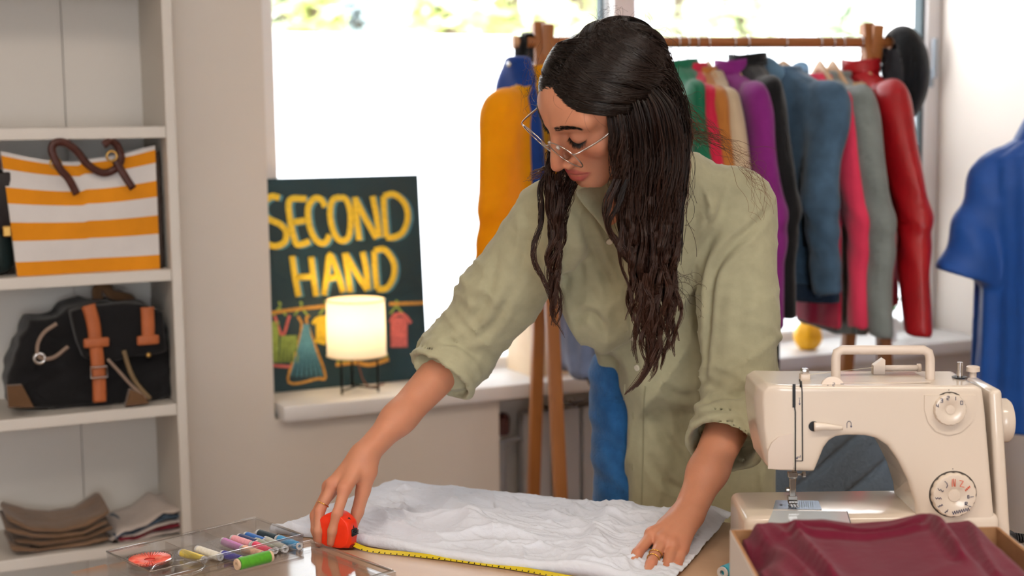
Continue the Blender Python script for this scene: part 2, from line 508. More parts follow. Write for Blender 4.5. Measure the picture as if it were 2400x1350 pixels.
# outdoors
structure(one(lambda b: b.box((0, 24, -0.25), (60, 36, 0.1)), 'ground', mat('paving_grey', (175, 172, 166), rough=0.95, var=0.1, vscale=0.8)))
bld = empty('building', (2.0, 19.0, 0.0), math.radians(16), label='pale building across the street, blurred beyond the clear upper panes', cat='building')
one(lambda b: b.box((0, 2, 3.2), (26, 4, 6.4)), 'wall', mat('render_white', (232, 228, 226), rough=0.9, var=0.06, vscale=0.7), bld)
wm_ = None
for i in range(9):
    if wm_ is None: wm_ = one(lambda b: b.box((0, 0, 2.6), (0.9, 0.12, 1.5)), 'window', mat('far_window', (190, 198, 206), rough=0.2), bld); o = wm_
    else: o = wm_.copy(); col.objects.link(o)
    o.location = (-11 + i * 2.7, -0.02, 0)
def leafy(name, px, Y, zc, rx, rz, c, label, seed, n=900, ls=0.11):
    rg = random.Random(seed); p = P(px, 50, Y)
    t = empty(name, (p.x, Y, -0.2), 0, label=label, cat='tree', group='trees outside the window')
    b = MB()
    for _ in range(n):
        a = rg.uniform(0, 6.283); ph = math.acos(rg.uniform(-1, 1)); r = rg.uniform(0.35, 1.0) ** 0.6
        q = Vector((math.cos(a) * math.sin(ph) * rx * r, math.sin(a) * math.sin(ph) * rx * r, zc + 0.2 + math.cos(ph) * rz * r))
        M = Matrix.Rotation(rg.uniform(0, 6.3), 3, 'Z') @ Matrix.Rotation(rg.uniform(0, 3), 3, 'X')
        s = ls * rg.uniform(0.6, 1.3)
        b.add([q + M @ Vector(v) for v in ((-s, 0, 0), (0, -s * 0.6, s * 0.1), (s, 0, 0), (0, s * 0.6, s * 0.1))], [(0, 1, 2, 3)])
    o = b.build('foliage', mat('leaf_' + name + str(seed), c, rough=0.8, var=0.25, vscale=1.5), t); o['kind'] = 'stuff'
    one(lambda b: b.tube([(0, 0, 0), (0.03, 0, zc * 0.6), (0, 0.02, zc + 0.3)], [0.11, 0.09, 0.05], 8), 'trunk', mat('bark', (120, 106, 92), rough=0.95), t)
for k, (px, Y, zc, rx, rz, c, lb) in enumerate((
        (745, 10.0, 2.6, 0.20, 1.3, (214, 222, 150), 'slim yellow-green tree outside, second from the left window frame'),
        (672, 12.0, 2.3, 0.25, 1.2, (206, 216, 184), 'grey-green shrub outside, closest to the left window frame'),
        (838, 13.0, 2.2, 0.20, 1.0, (206, 220, 222), 'small bluish shrub outside, left of the blank white gap'),
        (1045, 9.0, 2.7, 0.30, 1.3, (216, 228, 160), 'bright green tree outside, left of the clothes rack top'),
        (1200, 12.0, 2.6, 0.42, 1.2, (222, 232, 166), 'wide pale green tree outside, above the rack left post'),
        (1350, 11.0, 2.4, 0.40, 1.1, (224, 232, 176), 'pale green tree outside beside the window mullion'),
        (1590, 14.0, 2.6, 0.34, 1.2, (220, 228, 196), 'faint green tree outside, just right of the mullion'),
        (1745, 12.0, 2.4, 0.30, 1.2, (212, 226, 180), 'green tree outside above the middle of the rack rail'),
        (1980, 13.0, 2.2, 0.25, 1.0, (206, 224, 196), 'small green tree outside above the rack right post'))):
    leafy('tree', px, Y, zc, rx, rz, c, lb, k, n=420)
# ------------------------------------------------------------------ bookcase and what stands on it
BX1 = -0.278; BX0 = -1.10; BD = 0.28
SHZ = [1.404, 1.080, 0.768, 0.452, 0.13, 1.74, 2.06]
bc = wroot('bookcase', 0, 0, 0, label='tall white open bookcase with bags and folded clothes, beside the window', cat='bookcase')
for x in (BX1 - 0.011, BX0 + 0.011):
    one(lambda b: b.box((x, -BD / 2, 1.05), (0.022, BD, 2.10), bev=0.002), 'side_panel', M_SHELF, bc)
for z in SHZ:
    one(lambda b: b.box(((BX0 + BX1) / 2, -BD / 2 + 0.003, z - 0.013), (BX1 - BX0 - 0.044, BD - 0.008, 0.026), bev=0.002), 'shelf', M_SHELF, bc)
sx = PW(148, 150, -0.012).x
for x0, x1 in ((BX0 + 0.022, sx - 0.0015), (sx + 0.0015, BX1 - 0.022)):
    one(lambda b: b.box(((x0 + x1) / 2, -0.006, 1.05), (x1 - x0, 0.008, 2.05)), 'back_panel', M_SHELF, bc)

# striped tote
YT = -0.245
zs = SHZ[1]
tl_ = PW(2, 345, YT); tr_ = PW(366, 336, YT); bl_ = PW(40, 640, YT); br_ = PW(374, 612, YT)
tote = wroot('tote_bag', (bl_.x + br_.x) / 2, YT, zs, label='orange and white striped tote bag with brown leather handles on the bookcase', cat='bag')
hb = 0.325 - 0.05
def tote_pt(u, v, side):
    """u across, v up; side 0 front 1 back"""
    w0 = (br_.x - bl_.x); w1 = (tr_.x - tl_.x) 
    cx1 = (tl_.x + tr_.x) / 2 - (bl_.x + br_.x) / 2
    sag = -0.028 * math.sin(math.pi * u) ** 1.0 * v ** 2
    x = (u - 0.5) * (w0 + (w1 - w0) * v) + cx1 * v
    z = hb * v + sag + (0.006 if u > 0.5 else 0) * v
    dep = 0.12 * (1 - 0.55 * v) * (math.sin(math.pi * min(max(u, 0), 1)) ** 0.25 if 0 < u < 1 else 0.0)
    bulge = 0.012 * math.sin(math.pi * u) * math.sin(math.pi * v) + 0.004 * math.sin(9 * u + 3 * v)
    y = -bulge if side == 0 else 0.02 + dep
    if side == 0: y += 0.02 * v * v * 0.6
    return (x, y, z)
edges = [0.0, 0.115, 0.285, 0.435, 0.585, 0.715, 0.86, 0.965, 1.0]
M_OR = cloth('tote_orange', (224, 142, 22), var=0.08, bump=0.15, bscale=40)
M_TW = cloth('tote_white', (226, 222, 220), var=0.05, bump=0.15, bscale=40)
for i in range(len(edges) - 1):
    a, c = edges[i], edges[i + 1]
    one(lambda b: b.grid(lambda u, v: tote_pt(u, a + (c - a) * v, 0), 28, 5), 'stripe', (M_OR if i % 2 == 0 else M_TW), tote, smooth=True)
def f(b):
    b.grid(lambda u, v: tote_pt(u, v, 1), 28, 10)
    for u in (0.0, 1.0):
        b.grid(lambda s, v: tuple(Vector(tote_pt(u, v, 0)).lerp(Vector(tote_pt(0.02 if u == 0 else 0.98, v, 1)), s)), 4, 10)
    b.grid(lambda u, v: tuple(Vector(tote_pt(u, 0, 0)).lerp(Vector(tote_pt(u, 0, 1)), v)), 28, 3)
one(f, 'body', M_TW, tote, smooth=True)
one(lambda b: b.tube([Vector(tote_pt(1, v, 0)) + Vector((0.004, 0.004, 0)) for v in (0, .25, .5, .75, .95)], 0.005, 6), 'piping', mat('dark_piping', (60, 46, 40), rough=0.7), tote, smooth=True)
M_LEA = mat('brown_leather', (74, 36, 28), rough=0.45, var=0.2, vscale=30, bump=0.1)
def tp(px, py, yl): q = PW(px, py, yl); return Vector((q.x - (bl_.x + br_.x) / 2, yl - YT, q.z - zs))
for pts in ([(180, 455), (160, 418), (140, 395), (122, 355), (128, 336), (150, 334), (178, 352), (205, 385), (240, 405), (270, 396), (284, 372), (275, 342), (258, 330), (243, 340)],):
    pa = smoothpath([tp(x, y, YT - 0.028 - 0.012 * math.sin(i * 0.5)) for i, (x, y) in enumerate(pts)], 6)
    one(lambda b: b.tube(pa, 0.0085, 8, flat=0.4, up=(0, 1, 0)), 'handle', M_LEA, tote, smooth=True)
one(lambda b: b.tube(smoothpath([tp(x, y, YT - 0.024) for x, y in ((312, 442), (296, 418), (280, 392), (268, 372))], 4), 0.0085, 8, flat=0.4, up=(0, 1, 0)), 'handle', M_LEA, tote, smooth=True)
M_GOLD = mat('brass', (200, 160, 90), rough=0.3, metal=1.0)
for (x, y) in ((130, 383), (262, 366)):
    q = tp(x, y, YT - 0.033)
    one(lambda b: b.torus(Matrix.Translation(q) @ Matrix.Rotation(math.pi / 2, 4, 'X'), 0.011, 0.0025, 16, 6), 'buckle', M_GOLD, tote, smooth=True)

# dark handbag half out of frame
hb_ = PW(-45, 640, -0.2)
hbag = wroot('handbag', hb_.x, -0.17, zs, label='dark green leather handbag with brass clasp left of the striped tote', cat='bag')
M_DG = mat('dark_green_leather', (14, 34, 36), rough=0.4, var=0.2, vscale=12, bump=0.1)
def f(b):
    b.box((0, 0, 0.12), (0.142, 0.12, 0.235), bev=0.03, segs=4)
one(f, 'body', M_DG, hbag, smooth=True)
one(lambda b: b.box((0, -0.066, 0.165), (0.14, 0.012, 0.13), bev=0.005), 'flap', mat('dark_brown_leather', (30, 24, 26), rough=0.4), hbag, smooth=True)
one(lambda b: b.tube(smoothpath([(-0.05, 0, 0.235), (-0.045, 0, 0.268), (0.0, 0, 0.285), (0.045, 0, 0.268), (0.05, 0, 0.235)], 6), 0.006, 8), 'handle', mat('orange_leather', (214, 98, 20), rough=0.5), hbag, smooth=True)
one(lambda b: b.box((0.055, -0.075, 0.10), (0.018, 0.008, 0.024), bev=0.003), 'clasp', M_GOLD, hbag)

# black rucksack
YB = -0.19; zs2 = SHZ[2]
q0 = PW(215, 945, YB)
rs = wroot('rucksack', q0.x, YB, zs2, label='black canvas rucksack with tan leather straps on the bookcase', cat='bag')
def rp(px, py, yl=YB): q = PW(px, py, yl); return Vector((q.x - q0.x, yl - YB, q.z - zs2))
M_BLK = cloth('black_canvas', (26, 26, 28), var=0.2, bump=0.3, bscale=30, sheen=0.15)
M_TAN = mat('tan_leather', (176, 96, 52), rough=0.55, var=0.15, vscale=30, bump=0.1)
M_KHK = cloth('brown_canvas', (104, 76, 52), var=0.15)
out = [rp(*q) for q in ((22, 940), (18, 905), (25, 860), (48, 800), (70, 752), (105, 752), (135, 745), (155, 722), (200, 712), (330, 712), (372, 735), (385, 770), (392, 830), (398, 880), (402, 925), (330, 945), (200, 952), (80, 950))]
poly = np.array([(v.x, v.z) for v in out])
poly[:, 1] = np.maximum(poly[:, 1], 0.0)
def poly_sd(p2, poly):
    d = np.full(len(p2), 1e9); s = np.ones(len(p2)); n = len(poly)
    for i in range(n):
        a = poly[i]; e = poly[i - 1] - a; w = p2 - a
        t = np.clip((w @ e) / (e @ e), 0, 1); q = w - t[:, None] * e
        d = np.minimum(d, (q * q).sum(1))
        c1 = p2[:, 1] >= a[1]; c2 = p2[:, 1] < poly[i - 1][1]; c3 = e[0] * w[:, 1] > e[1] * w[:, 0]
        fl = (c1 & c2 & c3) | (~c1 & ~c2 & ~c3)
        s = np.where(fl, -s, s)
    return s * np.sqrt(d)
def f_sd(p):
    d2 = poly_sd(p[:, [0, 2]], poly) + 0.018
    w = np.stack([d2, np.abs(p[:, 1] - 0.045) - 0.085 + 0.03], 1)
    d = np.linalg.norm(np.maximum(w, 0), axis=1) + np.minimum(w.max(1), 0) - 0.022
    d = d + 0.004 * np.sin(p[:, 0] * 60 + 3 * np.sin(p[:, 2] * 40)) * np.sin(p[:, 2] * 45 + p[:, 1] * 30)
    return d
lo = [poly[:, 0].min() - 0.03, -0.09, -0.01]; hi = [poly[:, 0].max() + 0.03, 0.17, poly[:, 1].max() + 0.03]
v_, f_ = sdf_mesh(f_sd, lo, hi, 0.006); v_[:, 2] = np.maximum(v_[:, 2], 0.002)
np_object('body', v_, f_, M_BLK, rs)
# flap over the upper right part
flap = np.array([(v.x, v.z) for v in [rp(*q) for q in ((158, 725), (205, 706), (330, 706), (372, 722), (376, 812), (330, 826), (230, 838), (185, 832), (170, 790))]])
def f_sd(p):
    d2 = poly_sd(p[:, [0, 2]], flap) + 0.008
    w = np.stack([d2, np.abs(p[:, 1] + 0.045) - 0.018], 1)
    return np.linalg.norm(np.maximum(w, 0), axis=1) + np.minimum(w.max(1), 0) - 0.008 + 0.003 * np.sin(p[:, 0] * 50 + p[:, 2] * 30)
v_, f_ = sdf_mesh(f_sd, [flap[:, 0].min() - 0.03, -0.09, flap[:, 1].min() - 0.03], [flap[:, 0].max() + 0.03, 0.0, flap[:, 1].max() + 0.03], 0.005)
np_object('flap', v_, f_, M_BLK, rs)
YS = YB - 0.078
def strap(pts, w, name, m, t=0.35, dy=0.0):
    pa = smoothpath([rp(x, y, YS - dy) for x, y in pts], 5)
    return one(lambda b: b.tube(pa, w, 8, flat=t, up=(0, 1, 0)), name, m, rs, smooth=True)
st1 = strap([(207, 715), (218, 755), (224, 800), (230, 860), (233, 905), (234, 942)], 0.0155, 'strap', M_TAN)
st2 = strap([(345, 720), (347, 760), (348, 798)], 0.0155, 'strap', M_TAN)
for (x, y, w) in ((226, 803, 0.056), (347, 797, 0.050)):
    one(lambda b: b.box(rp(x, y, YS - 0.006), (w, 0.008, 0.022), bev=0.004), 'keeper', M_TAN, rs, smooth=True)
M_STEEL = mat('steel', (205, 205, 205), rough=0.25, metal=1.0)
q = rp(232, 872, YS - 0.012)
one(lambda b: b.tube([q + Vector(v) for v in ((-0.018, 0, -0.012), (0.018, 0, -0.012), (0.018, 0, 0.012), (-0.018, 0, 0.012))], 0.003, 6, closed=True), 'buckle', M_STEEL, rs)
one(lambda b: b.torus(Matrix.Translation(rp(93, 840, YS)) @ Matrix.Rotation(math.pi / 2, 4, 'X'), 0.011, 0.004, 16, 6), 'ring', M_STEEL, rs, smooth=True)
strap([(133, 758), (103, 780), (88, 810), (93, 838), (125, 838), (160, 812)], 0.0045, 'cord', mat('taupe_cord', (140, 120, 106), rough=0.8), 0.9)
strap([(252, 842), (280, 872), (310, 905), (345, 935)], 0.004, 'cord', mat('taupe_cord', (140, 120, 106)), 0.9)
strap([(290, 822), (305, 870), (325, 905), (352, 935)], 0.0055, 'cord', mat('khaki_cord', (120, 100, 72)), 0.9)
one(lambda b: b.tube(smoothpath([rp(x, y, YB + 0.05) for x, y in ((232, 712), (228, 680), (245, 670), (262, 690), (300, 700), (312, 712))], 5), 0.013, 8, flat=0.5, up=(0, 1, 0)), 'top_handle', M_KHK, rs, smooth=True)
for pts in (((16, 905), (52, 903), (80, 955), (20, 955)), ((305, 912), (335, 925), (350, 945), (295, 952))):
    pg = [(v.x, v.z) for v in [rp(x, y, YS - 0.004) for x, y in pts]]
    pg = [(x, max(z, 0.001)) for x, z in pg]
    one(lambda b: b.prism(pg, 0.02, Matrix.Translation((0, YS - YB - 0.004, 0))), 'corner_patch', M_KHK, rs)
one(lambda b: b.box(rp(348, 832, YS), (0.012, 0.012, 0.012), bev=0.005), 'stud', M_GOLD, rs, smooth=True)

# folded clothes on the lowest shelf in view
def folded(name, px0, px1, py_top, layers, mats_, label, seed, sag):
    rg = random.Random(seed); y0 = -0.20
    a = PW(px0, 1285, y0); c = PW(px1, 1285, y0); zt = PW((px0 + px1) / 2, py_top, y0).z - SHZ[3]
    root = wroot(name, (a.x + c.x) / 2, y0, SHZ[3], label=label, cat='clothing')
    w = c.x - a.x; h = zt / layers
    for i in range(layers):
        dx = rg.uniform(-0.012, 0.012); ww = w * rg.uniform(0.92, 1.0); off = rg.uniform(0, 6)
        def fn(u, v):
            # a folded sheet: u runs round the cross-section, v goes back
            t = 2 * math.pi * u
            cs, sn = math.cos(t), math.sin(t)
            X = ww / 2 * math.copysign(abs(cs) ** 0.35, cs) + dx
            base = i * h + h / 2 + sag(X / w) * (0.3 + 0.7 * i / max(1, layers - 1))
            Z = base + (h * 0.52) * math.copysign(abs(sn) ** 0.6, sn) * (0.75 + 0.25 * math.cos(6 * X / w + off)) + 0.004 * math.sin(17 * X / w + off + 5 * v)
            Y = -0.06 + 0.20 * v + 0.006 * math.sin(8 * X / w + off)
            if v == 0 or v == 1: X *= 0.96; Z = base + (Z - base) * 0.35; Y += (0.006 if v == 0 else -0.006)
            return (X, Y, max(Z, 0.002))
        ob = one(lambda b: (b.grid(fn, 48, 8, closed_u=True), b.f.append(tuple(range(48))), b.m.append(0), b.f.append(tuple(range(7 * 48, 8 * 48))), b.m.append(0)), 'fold', mats_[i % len(mats_)], root, smooth=True)
    return root
M_KH = cloth('khaki_brown', (128, 100, 76), var=0.2, bump=0.5, bscale=25)
folded('folded_trousers', 22, 262, 1215, 4, [M_KH, cloth('khaki_dark', (112, 86, 64), var=0.2), M_KH, M_KH], 'stack of folded khaki brown trousers on the low bookcase shelf', 3, lambda x: 0.05 * x * x * 3 - 0.01)
M_RED = cloth('dark_red_knit', (122, 30, 44), var=0.2, bump=0.5)
M_CRM = cloth('cream_knit', (200, 188, 180), var=0.1, bump=0.5)
folded('folded_sweater', 258, 428, 1205, 5, [M_CRM, M_RED, M_CRM, cloth('slate_knit', (66, 84, 104)), M_CRM], 'folded cream, dark red and slate striped knitwear beside the brown trousers', 8, lambda x: 0.06 * x + 0.008 * math.sin(12 * x))

# ------------------------------------------------------------------ chalkboard sign leaning in the window
SZT = 0.689
def sp(px, py): return PW(px, py, 0.165)
BLc, BRc, TRc, TLc = sp(632, 910), sp(1000, 886), sp(976, 408), sp(614, 420)
sg = wroot('chalkboard_sign', (BLc.x + BRc.x) / 2, 0.155, SZT, label='black chalkboard sign with yellow lettering leaning in the window', cat='sign')
wbd = BRc.x - BLc.x; hbd = (TLc.z + TRc.z) / 2 - SZT
lean = math.atan2(0.05, hbd)
SR = Matrix.Rotation(-lean, 4, 'X')
sgi = sg
def board_uv(px, py):
    """pixel inside the board -> board coordinates (x from centre, z from bottom), bilinear"""
    c = [np.array(q, float) for q in ((632, 910), (1000, 886), (976, 408), (614, 420))]
    u, v = 0.5, 0.5
    for _ in range(8):
        q = c[0] * (1 - u) * (1 - v) + c[1] * u * (1 - v) + c[2] * u * v + c[3] * (1 - u) * v
        du = (c[1] - c[0]) * (1 - v) + (c[2] - c[3]) * v; dv = (c[3] - c[0]) * (1 - u) + (c[2] - c[1]) * u
        s = np.linalg.solve(np.stack([du, dv], 1), np.array([px, py]) - q); u += s[0]; v += s[1]
    return (u - 0.5) * wbd, v * hbd
M_BOARD = mat('chalkboard', (18, 56, 66), rough=0.55, var=0.25, vscale=6, rgb2=(26, 48, 54))
def lb(x, y, z): return SR @ Vector((x, y, z))
def f(b):
    b.box((0, 0, hbd / 2), (wbd, 0.012, hbd), bev=0.002); b.v = [tuple(lb(*p)) for p in b.v]
one(f, 'board', M_BOARD, sg)
M_CY = mat('chalk_yellow', (238, 200, 62), rough=0.95, var=0.18, vscale=120)
M_CB = mat('chalk_blue', (92, 146, 160), rough=0.95, var=0.25, vscale=150)
M_CG = mat('chalk_green', (150, 170, 84), rough=0.95, var=0.3, vscale=150)
M_CP = mat('chalk_pink', (214, 110, 104), rough=0.95, var=0.3, vscale=150)
M_CO = mat('chalk_orange', (206, 150, 70), rough=0.95, var=0.3, vscale=150)
def stroke(lines, w, m, name, y=-0.0068):
    def f(b):
        for pts in lines:
            q = [board_uv(*p) for p in pts]
            pa = smoothpath([(x, z) for x, z in q], 5) if len(q) > 2 else [np.array(p) for p in q]
            b.tube([lb(p[0], y, p[1]) for p in pa], w, 8, flat=0.14, up=lb(0, 1, 0) - lb(0, 0, 0))
    return one(f, name, m, sg, smooth=True)
K = lambda zx, zy: (590 + zx / 2.411, 380 + zy / 2.411)       # zoomed crop -> photograph
LET = {
 'S1': [[(160, 200), (120, 192), (78, 225), (72, 275), (100, 315), (160, 345), (192, 385), (185, 440), (140, 465), (95, 455), (70, 440)]],
 'E1': [[(305, 205), (215, 212), (215, 320), (240, 440), (265, 458), (318, 440)], [(225, 335), (295, 325)]],
 'C1': [[(405, 250), (385, 210), (345, 205), (312, 260), (320, 360), (355, 435), (400, 450), (428, 405)]],
 'O1': [[(490, 195), (445, 215), (432, 300), (455, 400), (495, 438), (535, 410), (545, 300), (525, 215), (490, 195)]],
 'N1': [[(592, 435), (578, 310), (570, 195)], [(570, 200), (625, 310), (690, 425)], [(705, 420), (690, 300), (668, 190)]],
 'D1': [[(745, 420), (735, 300), (730, 190)], [(730, 190), (790, 180), (850, 230), (868, 310), (840, 390), (790, 420), (745, 420)]],
 'H2': [[(222, 520), (235, 630), (255, 745)], [(325, 525), (335, 630), (350, 745)], [(240, 640), (340, 635)]],
 'A2': [[(392, 740), (410, 630), (428, 515), (470, 620), (500, 725)], [(410, 650), (478, 635)]],
 'N2': [[(540, 725), (525, 610), (510, 505)], [(515, 510), (575, 620), (635, 715)], [(640, 715), (630, 600), (610, 500)]],
 'D2': [[(690, 710), (680, 600), (675, 495)], [(675, 495), (735, 490), (785, 560), (785, 640), (745, 705), (690, 710)]],
}
for k, ls in LET.items():
    conv = [[K(*p) for p in l] for l in ls]
    stroke([[(x + 7, y + 2) for x, y in l] for l in conv], 0.0085, M_CB, 'letter_shadow', -0.0066)
    stroke(conv, 0.0088, M_CY, 'letter', -0.0085)
stroke([[K(95, 835), K(250, 815), K(420, 800)]], 0.005, M_CO, 'drawn_rail'); stroke([[K(760, 795), K(965, 792)]], 0.005, M_CO, 'drawn_rail')
for cx in (150, 265, 400, 800):
    stroke([[K(cx, 800), K(cx + 8, 785), K(cx - 5, 775)], [K(cx, 805), K(cx - 35, 850)], [K(cx, 805), K(cx + 38, 850)]], 0.0032, M_CG, 'drawn_hanger')
def hatch(x0, y0, x1, y1, n, m, name, taper=0.0):
    global _h
    ls = []
    for i in range(n):
        t = i / (n - 1); x = x0 + (x1 - x0) * t; k = taper * (t - 0.5)
        ls.append([K(x, y0), K(x + k, y1)])
    _h = stroke(ls, 0.0042, m, name); _h['kind'] = 'stuff'
hatch(100, 880, 140, 1110, 4, M_CG, 'drawn_blouse', -10); hatch(165, 960, 235, 1110, 5, M_CG, 'drawn_blouse', 20)
stroke([[K(125, 850), K(165, 960), K(205, 850)]], 0.004, M_CP, 'drawn_blouse'); stroke([[K(110, 1125), K(210, 1135)]], 0.004, M_CP, 'drawn_blouse')
hatch(285, 900, 300, 1190, 7, M_CB, 'drawn_dress', 150)
stroke([[K(250, 855), K(270, 910), K(240, 1050), K(195, 1220), K(350, 1205), K(395, 1180), K(300, 900), K(310, 850)]], 0.0036, M_CO, 'drawn_dress')
hatch(355, 870, 410, 1005, 6, M_CY, 'drawn_shirt'); stroke([[K(330, 900), K(355, 870), K(410, 862)]], 0.005, M_CY, 'drawn_shirt'); stroke([[K(340, 990), K(400, 1010)]], 0.005, M_CY, 'drawn_shirt')
hatch(775, 870, 855, 1040, 8, M_CP, 'drawn_shirt'); stroke([[K(765, 900), K(790, 860), K(840, 855), K(885, 905)]], 0.005, M_CP, 'drawn_shirt')
stroke([[K(455, 1130), K(560, 1120), K(650, 1135), K(755, 1105)]], 0.006, M_CO, 'drawn_fringe'); stroke([[K(460, 1110), K(750, 1085)]], 0.006, M_CG, 'drawn_fringe')

# ------------------------------------------------------------------ table lamp on the sill
lq = PW(838, 905, 0.05)
lamp = wroot('table_lamp', lq.x, 0.05, SZT, label='lit table lamp with white drum shade on black wire legs, before the chalkboard', cat='lamp')
zb = PW(832, 832, 0.05).z - SZT; zt = PW(832, 703, 0.05).z - SZT; rr = (PW(899, 760, 0.05).x - PW(764, 760, 0.05).x) / 2 * 0.985
ms = bpy.data.materials.new('lamp_shade'); ms.use_nodes = True
nt = ms.node_tree; nt.nodes.remove(nt.nodes['Principled BSDF'])
tl = nt.nodes.new('ShaderNodeBsdfTranslucent'); tl.inputs['Color'].default_value = (0.92, 0.86, 0.76, 1)
df = nt.nodes.new('ShaderNodeBsdfDiffuse'); df.inputs['Color'].default_value = (0.9, 0.87, 0.84, 1)
mx = nt.nodes.new('ShaderNodeMixShader'); mx.inputs[0].default_value = 0.5
nt.links.new(tl.outputs[0], mx.inputs[1]); nt.links.new(df.outputs[0], mx.inputs[2]); nt.links.new(mx.outputs[0], nt.nodes['Material Output'].inputs['Surface'])
one(lambda b: b.lathe([(rr, zb), (rr * 0.99, zb + (zt - zb) * .5), (rr * 0.975, zt)], 48, caps=False), 'shade', ms, lamp, smooth=True)
M_BLKM = mat('black_metal', (24, 24, 26), rough=0.45, metal=0.6)
def f(b):
    for zz in (zb, zt): b.torus(Matrix.Translation((0, 0, zz)), rr * (1.0 if zz == zb else .975), 0.0022, 40, 6)
one(f, 'shade_rim', mat('shade_rim', (235, 215, 180), rough=0.7), lamp, smooth=True)
legs = [(math.cos(a) * rr * 0.72, math.sin(a) * rr * 0.72) for a in (math.radians(t) for t in (205, 325, 85))]
for (x, y) in legs:
    one(lambda b: b.tube([(x, y, zb + 0.01), (x, y, 0.003)], 0.0032, 8), 'leg', M_BLKM, lamp, smooth=True)
one(lambda b: [b.tube([(legs[i][0], legs[i][1], 0.012), (0, 0, 0.018), (legs[(i + 1) % 3][0], legs[(i + 1) % 3][1], 0.012)], 0.0025, 6) for i in range(3)], 'base_ring', M_BLKM, lamp)
one(lambda b: [b.tube([(legs[i][0], legs[i][1], zb + 0.008), (legs[(i + 1) % 3][0], legs[(i + 1) % 3][1], zb + 0.008)], 0.0025, 6) for i in range(3)], 'upper_ring', M_BLKM, lamp)
one(lambda b: b.lathe([(0, zb - 0.01), (0.016, zb - 0.01), (0.016, zb + 0.03), (0.012, zb + 0.035), (0, zb + 0.035)], 16), 'socket', M_BLKM, lamp, smooth=True, sharp=40)
one(lambda b: b.tube(smoothpath([(0, 0, zb), (0.005, 0, zb - 0.03), (0.02, 0.01, 0.03), (0.05, 0.04, 0.004), (0.10, 0.07, 0.003)], 6), 0.002, 6), 'cable', mat('cable_brown', (120, 70, 50)), lamp, smooth=True)
mb_ = bpy.data.materials.new('bulb_glow'); mb_.use_nodes = True
b_ = mb_.node_tree.nodes['Principled BSDF']; b_.inputs['Emission Color'].default_value = (1, 0.72, 0.36, 1); b_.inputs['Emission Strength'].default_value = 20
one(lambda b: b.lathe([(0, zb + 0.03), (0.013, zb + 0.035), (0.025, zb + 0.06), (0.027, zb + 0.075), (0.018, zb + 0.095), (0, zb + 0.1)], 20), 'bulb', mb_, lamp, smooth=True)
pl = bpy.data.lights.new('lamp_bulb_light', 'POINT'); pl.energy = 2.4; pl.color = (1.0, 0.72, 0.38); pl.shadow_soft_size = 0.03
plo = bpy.data.objects.new('lamp_bulb_light', pl); plo.location = wl(lq.x, 0.05, SZT + zb + 0.105); col.objects.link(plo)

# plywood crate on the sill
c0 = PW(1200, 860, 0.16)
cr = wroot('plywood_crate', c0.x + 0.13, 0.13, SZT, label='pale plywood crate on the window sill behind the clothes rack legs', cat='crate')
M_PLY = wood('plywood', (236, 214, 184), (222, 194, 160), axis=0, scale=5.0, rough=0.6)
for nm, c, d in (('front_panel', (0, -0.092, 0.10), (0.26, 0.012, 0.20)), ('back_panel', (0, 0.058, 0.10), (0.26, 0.012, 0.20)), ('side_panel', (-0.124, -0.017, 0.10), (0.012, 0.138, 0.20)), ('side_panel', (0.124, -0.017, 0.10), (0.012, 0.138, 0.20)), ('bottom_panel', (0, -0.017, 0.006), (0.236, 0.138, 0.012))):
    one(lambda b: b.box(c, d, bev=0.001), nm, M_PLY, cr)
# yellow gourd and potted plant on the sill
g0 = PW(1893, 808, 0.05)
gd = wroot('decorative_gourd', g0.x, 0.05, SZT, label='yellow gourd with a green stem on the window sill under the denim jacket', cat='gourd')
zh = PW(1893, 745, 0.05).z - SZT; wr = (PW(1922, 780, 0.05).x - PW(1866, 780, 0.05).x) / 2
def f(b):
    def fn(u, v):
        a = 2 * math.pi * u; t = v
        r = wr * (math.sin(math.pi * (0.08 + 0.9 * t)) ** 0.6) * (1 - 0.28 * t) * 1.12 * (1 + 0.05 * math.cos(6 * a))
        return (r * math.cos(a), r * math.sin(a), zh * t)
    b.grid(fn, 36, 16, closed_u=True)
one(f, 'body', mat('gourd_yellow', (242, 178, 16), rough=0.4, sss=0.0), gd, smooth=True)
one(lambda b: b.tube([(0, 0, zh - 0.004), (-0.006, 0, zh + 0.01), (-0.014, 0, zh + 0.016)], [0.007, 0.005, 0.005], 8), 'stem', mat('stem_green', (90, 130, 50)), gd, smooth=True)
p0 = PW(2078, 800, 0.08)
pp = wroot('potted_plant', p0.x, 0.08, SZT, label='small green plant in a white pot on the sill behind the red jacket', cat='plant')
one(lambda b: b.lathe([(0, 0.0), (0.03, 0), (0.036, 0.07), (0.033, 0.072), (0.03, 0.06), (0, 0.06)], 24), 'pot', M_WHITE, pp, smooth=True, sharp=40)
for i in range(14):
    a = i * 2.4; r = 0.03 + 0.016 * (i % 3)
    one(lambda b: b.tube(smoothpath([(0, 0, 0.06), (0.4 * r * math.cos(a), 0.4 * r * math.sin(a), 0.10), (r * math.cos(a), r * math.sin(a), 0.125 + 0.01 * (i % 4))], 4), [0.003, 0.006, 0.008, 0.009, 0.008, 0.006, 0.004, 0.003, 0.001], 6, flat=0.3), 'leaf', mat('leaf_green', (96, 140, 84), rough=0.5), pp, smooth=True)
